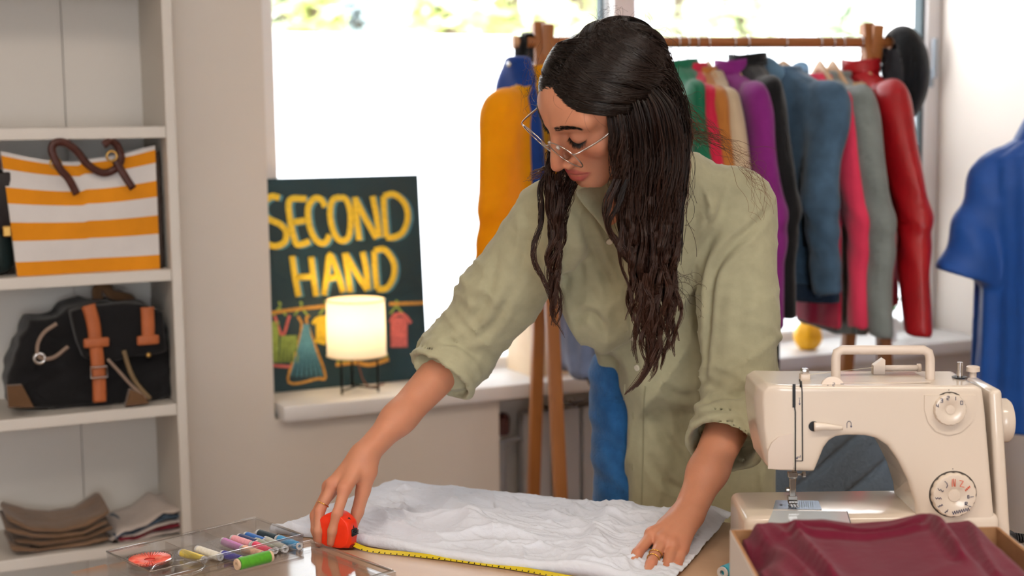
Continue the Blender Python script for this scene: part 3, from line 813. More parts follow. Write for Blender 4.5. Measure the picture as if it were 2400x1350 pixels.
# ------------------------------------------------------------------ clothes rack
RA = math.radians(13.0)
RD = Vector((math.cos(RA), math.sin(RA), 0)); RN = Vector((math.sin(RA), -math.cos(RA), 0))
RL = P(1272, 99, 3.55)
def rail_at(px):
    d = ray(px, 98); n = Vector((-RD.y, RD.x, 0))
    t = (RL - CAM).dot(n) / d.dot(n); q = CAM + d * t
    return Vector((q.x, q.y, RL.z))
M_RACK = wood('rack_wood', (178, 116, 62), (150, 92, 46), axis=2, scale=9, rough=0.45)
M_RAIL = wood('rail_wood', (170, 106, 58), (146, 86, 44), axis=0, scale=9, rough=0.45)
rack = empty('clothes_rack', (RL.x, RL.y, 0), 0, label='freestanding wooden clothes rack before the window with jackets on it', cat='clothes rack')
RB = Vector((RL.x, RL.y, 0))
pR = rail_at(2042); pE0 = rail_at(1212); pE1 = rail_at(2092)
one(lambda b: b.tube([pE0 - RB, pE1 - RB], 0.0135, 16), 'rail', M_RAIL, rack, smooth=True, sharp=50)
zap = P(1272, 52, 3.55).z
for base in (RL, pR):
    top = Vector((base.x, base.y, zap))
    for s in (1, -1):
        foot = Vector((base.x, base.y, 0.0)) + RN * (0.24 * s)
        d0 = (top - foot).normalized()
        off = RN.cross(Vector((0, 0, 1))) * (0.008 * s)
        tp_ = top - RN * (0.012 * s) + Vector((0, 0, 0.0 if s > 0 else -0.004))
        one(lambda b: b.bar(foot + off - RB, tp_ + off - RB, 0.034, 0.030, up=RD, bev=0.003), 'leg', M_RACK, rack, smooth=True, sharp=40)
lowz = 0.22
for s in (1, -1):
    a = Vector((RL.x, RL.y, lowz)) + RN * (0.24 * s * (1 - lowz / zap)); c = Vector((pR.x, pR.y, lowz)) + RN * (0.24 * s * (1 - lowz / zap))
    one(lambda b: b.bar(a - RB, c - RB, 0.03, 0.016, bev=0.003), 'lower_rail', M_RAIL, rack)
for e_, px in ((0, 1208), (1, 2090)):
    one(lambda b: b.tube([rail_at(px) - RB - RD * 0.006, rail_at(px) - RB + RD * 0.006], 0.0165, 16), 'end_cap', mat('end_cap', (206, 160, 120), rough=0.5), rack, smooth=True, sharp=50)

M_HANG = wood('hanger_wood', (214, 178, 140), (190, 150, 112), axis=0, scale=9, rough=0.5)
M_CHR = mat('chrome', (225, 225, 228), rough=0.15, metal=1.0)
HANG_N = [0]
def hanger(px, ang, label):
    """px of the hook on the rail; ang = angle of the near arm from straight-to-camera, positive to the right"""
    q = rail_at(px); h = Vector((math.sin(ang), -math.cos(ang), 0))
    r = empty('clothes_hanger', (q.x, q.y, q.z), math.atan2(h.y, h.x), label=label, cat='hanger', group='wooden hangers on the rack')
    one(lambda b: b.tube([(0, 0.0, -0.062), (0, 0, -0.03)] + [(0.0168 * math.sin(t) * 1.0, 0, 0.0 - 0.0168 * math.cos(t) * 1.0) for t in [i * 0.42 for i in range(0, 10)]], 0.0017, 6), 'hook', M_CHR, r, smooth=True)
    def f(b):
        for s in (1, -1):
            pts = smoothpath([(0, 0, -0.060), (s * 0.03, 0, -0.074), (s * 0.10, 0, -0.118), (s * 0.16, 0, -0.150)], 5)
            b.tube(pts, [0.015 - 0.006 * i / (len(pts) - 1) for i in range(len(pts))], 10, flat=0.55, up=(0, 1, 0))
    one(f, 'arms', M_HANG, r, smooth=True)
    return r, q, h

def garment_sdf(prm):
    """hanging jacket; x along the shoulders, y front to back, z up with 0 at the neck"""
    W_, T_, L_, sl, sr, bulk, flare, seed = prm['w'], prm['t'], prm['len'], prm['sleeve'], prm['sr'], prm.get('bulk', 1.0), prm.get('flare', 1.0), prm.get('seed', 1)
    out, fwd, bend = prm.get('out', 0.05), prm.get('fwd', 0.0), prm.get('bend', 0.02)
    rg = np.random.RandomState(seed); ph = rg.rand(6) * 6.28
    zs = np.array([0.03, 0.012, -0.005, -0.034, -0.075, -0.2, -0.5 * L_, -L_])
    aw = np.array([0.052, 0.058, 0.10, W_ * 0.86, W_ * 0.97, W_ * 0.95, W_ * 0.93, W_ * 0.95 * flare])
    tw = np.array([0.040, 0.042, 0.045, T_ * 0.8, T_ * 0.95, T_, T_ * 1.05, T_ * 1.1])
    def f(p):
        x, y, z = p[:, 0], p[:, 1], p[:, 2]
        zi = -z
        a = np.interp(zi, -zs, aw); t = np.interp(zi, -zs, tw)
        th = np.arctan2(y / t, x / a)
        fold = 1 + prm.get('fold', 0.10) * np.sin(th * 5 + ph[0] + 3 * z) * np.clip((zi - 0.1) / 0.3, 0, 1) + 0.05 * np.sin(th * 11 + ph[1] - 6 * z)
        k = np.sqrt((x / a) ** 2 + (y / t) ** 2)
        d = (k - fold) * np.minimum(a, t) * 0.75
        d = s_max(d, np.maximum(z - 0.028, -z - L_), 0.012)
        if prm.get('nosleeve'): return d
        for s in (1, -1):
            A = (s * W_ * 0.88, 0, -0.072); Bm = (s * (W_ + out * 0.55), fwd * 0.4 + bend, -0.085 - sl * 0.5); E = (s * (W_ + out * 1.1), fwd, -0.085 - sl)
            w = 0.0022 * np.sin(z * 60 + s * x * 70 + ph[2] + 2 * np.sin(z * 17)) + 0.0025 * np.sin(z * 21 + ph[3] + 50 * y)
            q = s_min(sd_flatcone(p, A, Bm, sr, sr * 0.9, (0, 1, 0), prm.get('sflat', 0.6)), sd_flatcone(p, Bm, E, sr * 0.9, sr * 0.72, (0, 1, 0), prm.get('sflat', 0.6)), 0.010)
            q = s_max(q, -(z + 0.085 + sl + 0.01), 0.008) + w
            d = s_min(d, q, 0.022)
        return d
    return f
def garment(name, px, ang, m, label, prm, cat='jacket', drop=0.077, h=0.008, hang=True, hlabel=None):
    if hang: r, q, hd = hanger(px, ang, hlabel or ('wooden hanger carrying the ' + label.split(',')[0].split(' hanging')[0]))
    else: q = rail_at(px); hd = Vector((math.sin(ang), -math.cos(ang), 0))
    root = empty(name, (q.x, q.y, q.z - drop), math.atan2(hd.y, hd.x), label=label, cat=cat, group='clothes on the rack')
    fsd = garment_sdf(prm); W_ = prm['w'] + 0.2
    v, fc = sdf_mesh(fsd, [-W_, -0.14, -max(prm['len'], prm['sleeve'] + 0.13) - 0.04], [W_, 0.14, 0.06], h)
    np_object('body', v, fc, m, root)
    if prm.get('collar'):
        cm = prm.get('collar_mat', m); ch = prm['collar']
        one(lambda b: b.grid(lambda u, w: ((0.056 - 0.008 * w) * math.cos(6.283 * u), (0.046 + 0.002 * w) * math.sin(6.283 * u), 0.012 + ch * w + 0.003 * math.sin(12.566 * u)), 32, 5, closed_u=True), 'collar', cm, root, smooth=True, mods=(solidify(0.005),))
    return root
J = dict(w=0.20, t=0.045, len=0.60, sleeve=0.52, sr=0.058, collar=0.03, out=0.09)
def prm(**k): d = dict(J); d.update(k); return d
D30 = math.radians(9)
garment('jacket', 1268, math.radians(-40), translucent(cloth('yellow_denim', (252, 182, 12), var=0.10, bump=0.5), 0.45), 'bright yellow jacket hanging at the left end of the rack', prm(seed=2, len=0.5, sleeve=0.42, w=0.175, out=0.04, sr=0.062), drop=0.102)
garment('shirt', 1590, D30, cloth('green_knit', (24, 104, 74)), 'green shirt hanging on the rack just right of the woman', prm(seed=3, t=0.03, w=0.17, sr=0.045, collar=0.02), cat='shirt')
garment('shirt', 1612, D30, cloth('crimson', (196, 34, 66)), 'crimson shirt hanging between the green and tan ones', prm(seed=4, t=0.03, w=0.18, sr=0.045, collar=0.02), cat='shirt', drop=0.087)
garment('jacket', 1634, D30, cloth('tan_suede', (178, 112, 50)), 'tan brown jacket hanging beside the beige one', prm(seed=5, t=0.03, w=0.19, sr=0.045, collar=0.015), drop=0.092)
garment('jacket', 1660, D30, cloth('beige_wool', (200, 178, 148)), 'beige jacket hanging left of the purple shirt', prm(seed=6, t=0.03, w=0.19, sr=0.05, collar=0), drop=0.097)
pu = garment('shirt', 1720, D30, cloth('purple_corduroy', (128, 34, 120), var=0.15), 'purple shirt with banded collar hanging on the rack', prm(seed=7, t=0.045, w=0.19, sr=0.062, len=0.6, sleeve=0.50, collar=0.035, out=0.10), cat='shirt', drop=0.092)
garment('coat', 1752, D30, cloth('black_wool', (20, 21, 24), var=0.2), 'long black coat hanging between purple shirt and denim jacket', prm(seed=8, t=0.05, w=0.19, sr=0.055, len=0.76, sleeve=0.5, collar=0.03), cat='coat', drop=0.072)
M_DEN = cloth('denim_blue', (72, 100, 126), var=0.3, vscale=18, bump=0.5)
M_DEND = cloth('denim_dark', (40, 60, 82), var=0.25, vscale=18, bump=0.4)
dj = garment('denim_jacket', 1836, math.radians(30), M_DEN, 'blue denim jacket with upturned collar hanging on the rack', prm(seed=9, t=0.06, w=0.20, sr=0.062, len=0.56, sleeve=0.44, collar=0.0, out=0.03, fwd=-0.05, bend=-0.05), drop=0.087)
M_COP = mat('copper_button', (206, 160, 130), rough=0.35, metal=0.7)
for (x, y, z) in ((0.205, -0.062, -0.53), (0.215, -0.075, -0.50), (0.06, -0.07, -0.09)):
    one(lambda b: b.lathe([(0, 0), (0.008, 0), (0.008, 0.004), (0, 0.005)], 14, Matrix.Translation((x, y, z)) @ Matrix.Rotation(math.pi / 2, 4, 'X')), 'button', M_COP, dj, smooth=True, sharp=40)
M_DENL = cloth('denim_light', (104, 138, 166), var=0.25, vscale=18, bump=0.4)
for s_ in (-1, 1):
    # pointed collar leaf turned up on each side of the neck
    leaf = [(0.062, -0.030, 0.005), (0.052, -0.052, 0.030), (0.018, -0.062, 0.062 if s_ < 0 else 0.045), (-0.02, -0.060, 0.040), (-0.045, -0.045, 0.012), (-0.01, -0.066, -0.045), (0.03, -0.062, -0.035)]
    leaf = [(x, y * (1 if s_ < 0 else -0.9), z) for x, y, z in leaf]
    one(lambda b: b.add(leaf, [(0, 1, 6), (1, 2, 5, 6), (2, 3, 4, 5)]), 'collar', M_DENL, dj, smooth=True, mods=(solidify(0.006), subsurf(1)))
for x in (0.05, -0.09):
    one(lambda b: b.box((x, -0.068, -0.16), (0.085, 0.008, 0.035), bev=0.003), 'pocket_flap', M_DEND, dj, smooth=True)
one(lambda b: b.tube([(0.0, -0.069, -0.04), (0.0, -0.074, -0.2), (0.0, -0.072, -0.52)], 0.012, 6, flat=0.25, up=(0, 1, 0)), 'placket', M_DENL, dj, smooth=True)
one(lambda b: b.grid(lambda u, v: ((0.20 + 0.004) * math.cos(6.283 * u), 0.072 * math.sin(6.283 * u), -0.565 + 0.045 * v), 40, 4, closed_u=True), 'waistband', M_DEND, dj, smooth=True, mods=(solidify(0.006),))
garment('shirt', 1922, D30, cloth('hot_pink', (232, 62, 96)), 'hot pink shirt hanging between denim jacket and grey sweater', prm(seed=10, t=0.035, w=0.18, sr=0.05, len=0.62, sleeve=0.5, collar=0.0), cat='shirt', drop=0.107)
garment('sweater', 1952, math.radians(9), cloth('grey_knit', (132, 140, 138), var=0.15, bump=0.6, bscale=40), 'grey knitted sweater hanging left of the red jacket', prm(seed=11, t=0.05, w=0.205, sr=0.062, len=0.64, sleeve=0.52, collar=0.012, out=0.11), cat='sweater', drop=0.102)
M_RL = mat('red_leather', (170, 14, 26), rough=0.38, var=0.15, vscale=10, bump=0.25, bscale=25)
rj = garment('leather_jacket', 2018, math.radians(10), M_RL, 'red leather jacket hanging by the right post of the rack', prm(seed=12, t=0.05, w=0.21, sr=0.068, len=0.58, sleeve=0.53, collar=0.035, out=0.13, fold=0.06), drop=0.092)
one(lambda b: b.bar((0.285, -0.048, -0.60), (0.262, -0.052, -0.49), 0.008, 0.006), 'cuff_zip', mat('zip_dark', (120, 70, 60), rough=0.4, metal=0.5), rj)
# trousers hanging behind: dark teal pair, pale denim pair
def hung_trousers(name, px, ang, m, label, z0, z1, w, seed):
    q = rail_at(px); hd = Vector((math.sin(ang), -math.cos(ang), 0))
    root = empty(name, (q.x, q.y, q.z), math.atan2(hd.y, hd.x), label=label, cat='trousers', group='clothes on the rack')
    def fsd(p):
        th = 0.008 * np.sin(p[:, 0] * 45 + seed) + 0.004 * np.sin(p[:, 2] * 25 + p[:, 0] * 60)
        d = sd_box(p, (0, 0, (z0 + z1) / 2), (w, 0.028, (z0 - z1) / 2), 0.02) + th
        return d
    v, fc = sdf_mesh(fsd, [-w - 0.04, -0.07, z1 - 0.03], [w + 0.04, 0.07, z0 + 0.03], 0.008)
    np_object('legs', v, fc, m, root)
    one(lambda b: b.tube([(-w + 0.01, 0, z0 + 0.0), (w - 0.01, 0, z0)], 0.016, 10), 'bar', M_HANG, root, smooth=True)
    one(lambda b: b.tube([(0, 0, z0), (0, 0, -0.03)] + [(0.0168 * math.sin(t), 0, -0.0168 * math.cos(t)) for t in [i * 0.42 for i in range(10)]], 0.0017, 6), 'hook', M_CHR, root, smooth=True)
hung_trousers('trousers', 1975, D30, cloth('dark_teal', (50, 64, 72)), 'dark teal trousers hanging behind the grey sweater', -0.12, -0.70, 0.14, 1)
hung_trousers('jeans', 1345, D30, cloth('pale_denim', (128, 146, 186), var=0.2), 'pale blue jeans hanging low from the rack behind the woman', -0.10, -0.83, 0.15, 2)
hung_trousers('trousers', 1400, D30, cloth('dark_brown_cloth', (70, 44, 36)), 'dark brown trousers hanging on the rack behind the woman', -0.10, -0.86, 0.14, 3)

# blue dungarees on the left peg, black strap
qd = rail_at(1232)
dg = empty('dungarees', (qd.x, qd.y, qd.z), math.radians(-40), label='royal blue dungarees hung by a black strap from the rack left end', cat='trousers', group='clothes on the rack')
def fsd(p):
    w = np.interp(-p[:, 2], [0.03, 0.10, 0.2, 0.4], [0.03, 0.055, 0.075, 0.09])
    d = (np.sqrt((p[:, 0] / w) ** 2 + (p[:, 1] / 0.03) ** 2) - 1 - 0.12 * np.sin(p[:, 0] * 70 + p[:, 2] * 8)) * 0.024
    return s_max(d, np.maximum(p[:, 2] + 0.035, -p[:, 2] - 0.36), 0.01)
v, fc = sdf_mesh(fsd, [-0.13, -0.08, -0.4], [0.13, 0.08, 0.0], 0.006); v[:, 1] -= 0.035
np_object('body', v, fc, cloth('royal_blue', (22, 62, 140), var=0.2), dg)
one(lambda b: b.tube([(0.0, -0.022, -0.06), (0.0, -0.02, -0.02), (0.0, -0.016, 0.012), (0.0, 0.004, 0.021), (0.0, 0.018, 0.008), (0.0, 0.02, -0.05)], 0.020, 8, flat=0.18, up=(0, 1, 0.001)), 'strap', cloth('black_webbing', (18, 19, 20)), dg, smooth=True)
one(lambda b: b.lathe([(0, 0), (0.008, 0), (0.006, 0.005), (0, 0.006)], 12, Matrix.Translation((0.0, -0.062, -0.055)) @ Matrix.Rotation(math.pi / 2, 4, 'X')), 'button', M_STEEL, dg, smooth=True)

# black cap on the right peg
qc = rail_at(2100)
cap = empty('baseball_cap', (qc.x, qc.y, qc.z), math.radians(13), label='black baseball cap hung by its back strap on the right rack peg', cat='cap')
def capf(p):
    c = A3(0.012, -0.02, -0.062)
    d = sd_ell(p, c, (0.052, 0.075, 0.082))
    d = np.maximum(d, -sd_ell(p, c + A3(-0.03, 0.01, -0.01), (0.05, 0.07, 0.075)))
    d = np.maximum(d, -(p[:, 0] + 0.032))
    q = sd_ell(p, (-0.012, -0.03, -0.155), (0.036, 0.06, 0.03), np.array(Matrix.Rotation(math.radians(-28), 3, 'Y')))
    q = np.maximum(q, -sd_ell(p, (-0.03, -0.02, -0.135), (0.036, 0.06, 0.03), np.array(Matrix.Rotation(math.radians(-28), 3, 'Y'))))
    return np.minimum(d, q)
v, fc = sdf_mesh(capf, [-0.08, -0.12, -0.22], [0.09, 0.08, 0.04], 0.004); v = v * A3(1.25, 1.25, 1.55) + A3(-0.012, 0, 0.012)
np_object('crown', v, fc, cloth('black_cotton', (20, 24, 28), var=0.2), cap)
one(lambda b: b.tube(smoothpath([(-0.03, -0.04, -0.02), (-0.012, -0.052, 0.014), (0.014, -0.05, 0.006), (0.02, -0.04, -0.02)], 5), 0.006, 8, flat=0.3, up=(0, 1, 0)), 'strap', cloth('black_cotton', (20, 24, 28)), cap, smooth=True)
one(lambda b: b.torus(Matrix.Translation((0.0, -0.066, -0.026)) @ Matrix.Rotation(math.pi / 2, 4, 'X'), 0.010, 0.002, 16, 6), 'buckle', M_GOLD, cap, smooth=True)

# ------------------------------------------------------------------ blue shirt on a dress form, right edge
MY = 3.45
sh_l = P(2285, 365, MY); cx_m = sh_l.x + 0.195
zneck = P(2400, 318, MY).z
df_ = empty('dress_form', (cx_m, MY, 0), 0, label='dress form on a pole stand wearing the blue shirt, right edge', cat='dress form')
M_FORM = cloth('form_linen', (214, 200, 182))
def fsd(p):
    d = sd_ell(p, (0, 0, zneck - 0.26), (0.15, 0.10, 0.30))
    return s_min(d, sd_cone(p, (0, 0, zneck - 0.12), (0, 0, zneck + 0.03), 0.055, 0.05), 0.05)
v, fc = sdf_mesh(fsd, [-0.2, -0.15, zneck - 0.6], [0.2, 0.15, zneck + 0.12], 0.012)
np_object('torso', v, fc, M_FORM, df_)
one(lambda b: b.tube([(0, 0, 0.02), (0, 0, zneck - 0.5)], 0.014, 12), 'pole', M_RACK, df_, smooth=True)
one(lambda b: b.lathe([(0, 0), (0.16, 0), (0.16, 0.012), (0.03, 0.035), (0, 0.035)], 32), 'base', M_RACK, df_, smooth=True, sharp=40)
sb = empty('blue_shirt', (cx_m, MY, zneck), 0, label='blue short-sleeved shirt on the dress form at the right edge', cat='shirt')
zhem = P(2380, 1022, MY - 0.1).z - zneck
cuff = P(2230, 650, MY - 0.02) - Vector((cx_m, MY, zneck))
shl = sh_l - Vector((cx_m, MY, zneck))
def fsd(p):
    x, y, z = p[:, 0], p[:, 1], p[:, 2]
    a = np.interp(-z, [-0.03, 0.0, 0.05, 0.12, 0.3, 0.5, 0.7], [0.065, 0.085, 0.17, 0.178, 0.176, 0.180, 0.190])
    t = np.interp(-z, [-0.03, 0.0, 0.05, 0.12, 0.3, 0.5, 0.7], [0.065, 0.07, 0.095, 0.12, 0.125, 0.12, 0.12])
    th = np.arctan2(y / t, x / a)
    fold = 1 + 0.045 * np.sin(th * 9 + 2.2) * np.clip((-z - 0.1) / 0.2, 0, 1) + 0.02 * np.sin(th * 19 + 5 * z)
    d = (np.sqrt((x / a) ** 2 + (y / t) ** 2) - fold) * 0.09
    d = s_max(d, np.maximum(z - 0.0, zhem - z), 0.01)
    for s in (1, -1):
        A = (s * abs(shl.x) * 0.76, 0, shl.z - 0.045); E = (s * (abs(cuff.x) - 0.035), -0.02, cuff.z)
        q = sd_flatcone(p, A, E, 0.054, 0.074, (0, 1, 0), 0.8) + 0.005 * np.sin(z * 40 + x * 50)
        dr = np.array([s * 0.30, 0, -1]); dr /= np.linalg.norm(dr)
        q = s_max(q, (p - A3(*E)) @ dr, 0.006)
        d = s_min(d, q, 0.02)
    return d
v, fc = sdf_mesh(fsd, [-0.36, -0.2, zhem - 0.03], [0.36, 0.2, 0.05], 0.007)
M_BSH = cloth('blue_satin', (14, 80, 166), var=0.12, bump=0.25, rough=0.55, sheen=0.2, spec=0.5)
np_object('body', v, fc, M_BSH, sb)
def f(b):
    b.grid(lambda u, w: ((0.072 + 0.03 * w) * math.cos(6.283 * u), (0.066 + 0.045 * w) * math.sin(6.283 * u) - 0.004, 0.045 - 0.065 * w - (0.055 * w if math.sin(6.283 * u) < -0.3 else 0)), 48, 5, closed_u=True)
one(f, 'collar', M_BSH, sb, smooth=True, mods=(solidify(0.005), subsurf(1)))
one(lambda b: b.tube([(0.0, -0.132, -0.08), (0, -0.135, -0.3), (0, -0.13, zhem + 0.01)], 0.016, 6, flat=0.3, up=(0, 1, 0)), 'placket', M_BSH, sb, smooth=True)
# trouser part under the shirt hem is not in view
# ------------------------------------------------------------------ work table
TZ = 0.75
TA = math.radians(-28.0)
TC = Vector((-0.222, 2.575, 0))
TE = Vector((math.cos(TA), math.sin(TA), 0)); TL = Vector((math.sin(TA), -math.cos(TA), 0))   # along far edge, towards camera
table = empty('work_table', (TC.x, TC.y, 0), TA, label='light wood work table with the sewing machine and white cloth on it', cat='table')
M_TOP = wood('table_oak', (206, 172, 142), (186, 150, 120), axis=0, scale=7, rough=0.35)
one(lambda b: b.box((0.85, -0.42, TZ - 0.015), (1.70, 0.84, 0.03), bev=0.003), 'tabletop', M_TOP, table, smooth=True, sharp=40)
for x, y in ((0.06, -0.06), (1.64, -0.06), (0.06, -0.78), (1.64, -0.78)):
    one(lambda b: b.box((x, y, (TZ - 0.03) / 2), (0.05, 0.05, TZ - 0.03), bev=0.004), 'leg', M_TOP, table)
one(lambda b: [b.box((0.85, y, TZ - 0.07), (1.5, 0.02, 0.08)) for y in (-0.07, -0.77)], 'apron', M_TOP, table)
def tw(x, y): return TC + TE * x + TL * y                 # table coordinates -> world

# ------------------------------------------------------------------ white cloth
rg = np.random.RandomState(5)
def folds(x, y, seed=5, n=9, lo=9.0, hi=42.0, pw=5.0, ang=(-0.3, 0.5)):
    r = np.random.RandomState(seed); h = np.zeros_like(x)
    for i in range(n):
        a = r.uniform(*ang) if i % 3 else r.uniform(0, 3.14)
        k = r.uniform(lo, hi); ph = r.uniform(0, 6.28)
        wx = 0.035 * np.sin(x * r.uniform(8, 16) + y * r.uniform(8, 16) + ph) + 0.015 * np.sin(x * 31 - y * 23 + ph * 2)
        t = (-x * math.sin(a) + y * math.cos(a)) * k + wx * k + ph
        m = np.clip(0.5 + 0.9 * np.sin(x * r.uniform(5, 12) + r.uniform(0, 6)) * np.sin(y * r.uniform(6, 14) + r.uniform(0, 6)), 0, 1)
        h += ((1 - np.abs(np.sin(t))) ** pw) * m * (9.0 / k)
    return h
NU, NV = 300, 200
uu, vv = np.meshgrid(np.linspace(0, 1, NU), np.linspace(0, 1, NV), indexing='xy')
A_ = PZ(926, 1134, TZ); B_ = PZ(632, 1250, TZ); C_ = PZ(1565, 1385, TZ); D_ = PZ(1716, 1216, TZ)
def cp(q): return np.array([q.x, q.y])
xy = (cp(B_) * (1 - uu[..., None]) * (1 - vv[..., None]) + cp(C_) * uu[..., None] * (1 - vv[..., None]) + cp(D_) * uu[..., None] * vv[..., None] + cp(A_) * (1 - uu[..., None]) * vv[..., None])
fe = np.array([C_.x - B_.x, C_.y - B_.y]); fe /= np.linalg.norm(fe); fnm = np.array([-fe[1], fe[0]])
xy += fnm * (0.006 * np.sin(uu * 9) * (1 - vv) ** 4)[..., None]
lx = (xy[..., 0] - TC.x) * TE.x + (xy[..., 1] - TC.y) * TE.y
ly = (xy[..., 0] - TC.x) * TL.x + (xy[..., 1] - TC.y) * TL.y
hh = 0.0040 + folds(lx, ly, 5, 14, 12, 52, 5.0) * 0.0190 + folds(lx, ly, 11, 6, 7, 16, 3.0, (-0.2, 0.3)) * 0.0075
# big soft hump along the middle, bunched corner at the right
hh += 0.016 * np.exp(-((vv - 0.33 - 0.05 * np.sin(uu * 7)) / 0.10) ** 2) * np.clip(np.sin((uu - 0.18) * 4.2), 0, 1)
hh += 0.020 * np.exp(-((uu - 0.93) / 0.07) ** 2 - ((vv - 0.85) / 0.2) ** 2) + 0.012 * np.exp(-((uu - 0.80 + 0.1 * vv) / 0.035) ** 2)
hh += 0.010 * np.exp(-((uu - 0.97 + 0.12 * (1 - vv)) / 0.03) ** 2)
edge = np.minimum(np.minimum(uu, 1 - uu) * 10, np.minimum(vv * 14, (1 - vv) * 10)); edge = np.clip(edge, 0, 1)
hh = 0.0035 + (hh - 0.0035) * (0.35 + 0.65 * edge)
hem = np.exp(-((vv - 0.018) / 0.016) ** 2) * 0.0075
zz = TZ + hh + hem
zz[0, :] = TZ + 0.0012
vert = np.concatenate([xy, zz[..., None]], -1).reshape(-1, 3)
ii = (np.arange(NV - 1)[:, None] * NU + np.arange(NU - 1)[None]).ravel()
fq = np.stack([ii, ii + 1, ii + NU + 1, ii + NU], 1)
clo = empty('white_cloth', tw(0.35, 0.2) + Vector((0, 0, TZ)), 0, label='creased white cotton cloth spread over the work table', cat='cloth')
M_CLOTH = cloth('white_cotton', (222, 228, 240), var=0.04, bump=0.25, bscale=90, rough=0.9, sheen=0.1)
o = np_object('sheet', vert - np.array(clo.location), fq, M_CLOTH, clo)
solidify(0.0012, 1.0)(o)

# ------------------------------------------------------------------ tape measure under the hand, blade along the hem
def hem_pt(px, py, dz=0.0125):
    q = PZ(px, py, TZ); return Vector((q.x, q.y, TZ + dz))
tq = PZ(796, 1283, TZ)
tape = empty('tape_measure', (tq.x, tq.y, TZ + 0.004), math.atan2(C_.y - B_.y, C_.x - B_.x), label='orange-red tape measure held under the hand on the cloth', cat='tape measure')
M_TAPE = mat('tape_orange', (236, 52, 16), rough=0.4, var=0.05)
def fsd(p):
    q = p - A3(0, 0, 0.027)
    d2 = sd_box(q, (0, 0, -0.006), (0.025, 0.012, 0.021), 0.006)
    d3 = np.maximum(np.linalg.norm(q[:, [0, 2]] - A3(-0.003, -0.002), axis=1) - 0.0275, np.abs(q[:, 1]) - 0.012)
    d = s_min(d2, d3, 0.006)
    return s_max(d, -(p[:, 2]), 0.002) - 0.001
v, fc = sdf_mesh(fsd, [-0.036, -0.018, -0.003], [0.033, 0.018, 0.06], 0.0011)
np_object('case', v, fc, M_TAPE, tape)
M_TB = mat('black_plastic', (24, 28, 34), rough=0.4)
one(lambda b: b.box((0.026, 0, 0.024), (0.008, 0.014, 0.012), bev=0.002), 'lock_button', M_TB, tape, smooth=True)
one(lambda b: [b.box((0.030 + 0.0004 * i, 0, 0.0205 + 0.0028 * i), (0.003, 0.013, 0.0012)) for i in range(3)], 'grip_rib', M_TB, tape)
one(lambda b: b.tube(smoothpath([(0.0255, 0, 0.030), (0.0225, 0, 0.038), (0.017, 0, 0.045)], 4), 0.0028, 6), 'slot', M_TB, tape, smooth=True)
one(lambda b: b.box((0.026, 0, 0.003), (0.005, 0.017, 0.004)), 'mouth', mat('tape_dark_red', (120, 20, 12)), tape)
b0 = Vector((0.026, 0, 0.004)); 
inv = (Matrix.Translation(tape.location) @ Matrix.Rotation(tape.rotation_euler.z, 4, 'Z')).inverted()
def cloth_z(x, y):
    i = np.argmin((xy[..., 0] - x) ** 2 + (xy[..., 1] - y) ** 2); return zz.ravel()[i]
def on_cloth(px, py):
    q = PZ(px, py, TZ + 0.008); return Vector((q.x, q.y, cloth_z(q.x, q.y) + 0.002))
path = [b0] + [inv @ on_cloth(x, y) for x, y in ((870, 1283), (960, 1292), (1050, 1302), (1130, 1313), (1200, 1323), (1270, 1335), (1330, 1346), (1400, 1359), (1480, 1374), (1530, 1384))]
pa = [Vector(p) for p in smoothpath(path, 10)]
def f(b):
    for i in range(len(pa) - 1): pass
    w = Vector((0, 0.0045, 0.0016))
    n = len(pa)
    vs = []
    for p in pa: vs += [p - w, p + w, p + w + Vector((0, 0, 0.0006)), p - w + Vector((0, 0, 0.0006))]
    fs = []
    for i in range(n - 1):
        for k in range(4):
            fs.append((i * 4 + k, i * 4 + (k + 1) % 4, (i + 1) * 4 + (k + 1) % 4, (i + 1) * 4 + k))
    b.add(vs, fs + [(0, 1, 2, 3), tuple((n - 1) * 4 + k for k in range(4))])
blade = one(f, 'blade', mat('tape_yellow', (214, 190, 20), rough=0.45), tape)
def f(b):
    L = 0.0; nxt = 0.02
    for i in range(len(pa) - 1):
        seg = (pa[i + 1] - pa[i]); l = seg.length
        while nxt < L + l:
            p = pa[i] + seg * ((nxt - L) / l); big = int(round(nxt / 0.01)) % 5 == 0
            ln = 0.0040 if big else 0.0022
            b.box(p + Vector((0, -0.0045 + ln / 2 - 0.002, 0.0002)), (0.0007, ln, 0.0018)); nxt += 0.01
        L += l
o = one(f, 'graduations', mat('tape_ink', (20, 20, 20), rough=0.6), blade); o['kind'] = 'stuff'

# ------------------------------------------------------------------ sewing kit: clear case, spools, pin dial
mc = bpy.data.materials.new('clear_plastic'); mc.use_nodes = True
nt = mc.node_tree; nt.nodes.remove(nt.nodes['Principled BSDF'])
tr = nt.nodes.new('ShaderNodeBsdfTransparent'); tr.inputs['Color'].default_value = (0.975, 0.98, 0.985, 1)
gl = nt.nodes.new('ShaderNodeBsdfGlossy'); gl.inputs['Roughness'].default_value = 0.06
mx = nt.nodes.new('ShaderNodeMixShader'); fz = nt.nodes.new('ShaderNodeLayerWeight'); fz.inputs['Blend'].default_value = 0.35
pw = nt.nodes.new('ShaderNodeMath'); pw.operation = 'POWER'; pw.inputs[1].default_value = 2.0
ad = nt.nodes.new('ShaderNodeMath'); ad.operation = 'MULTIPLY_ADD'; ad.inputs[1].default_value = 0.9; ad.inputs[2].default_value = 0.07
nt.links.new(fz.outputs['Facing'], pw.inputs[0]); nt.links.new(pw.outputs[0], ad.inputs[0])
nt.links.new(ad.outputs[0], mx.inputs[0]); nt.links.new(tr.outputs[0], mx.inputs[1]); nt.links.new(gl.outputs[0], mx.inputs[2])
nt.links.new(mx.outputs[0], nt.nodes['Material Output'].inputs['Surface'])
M_CLR = mc
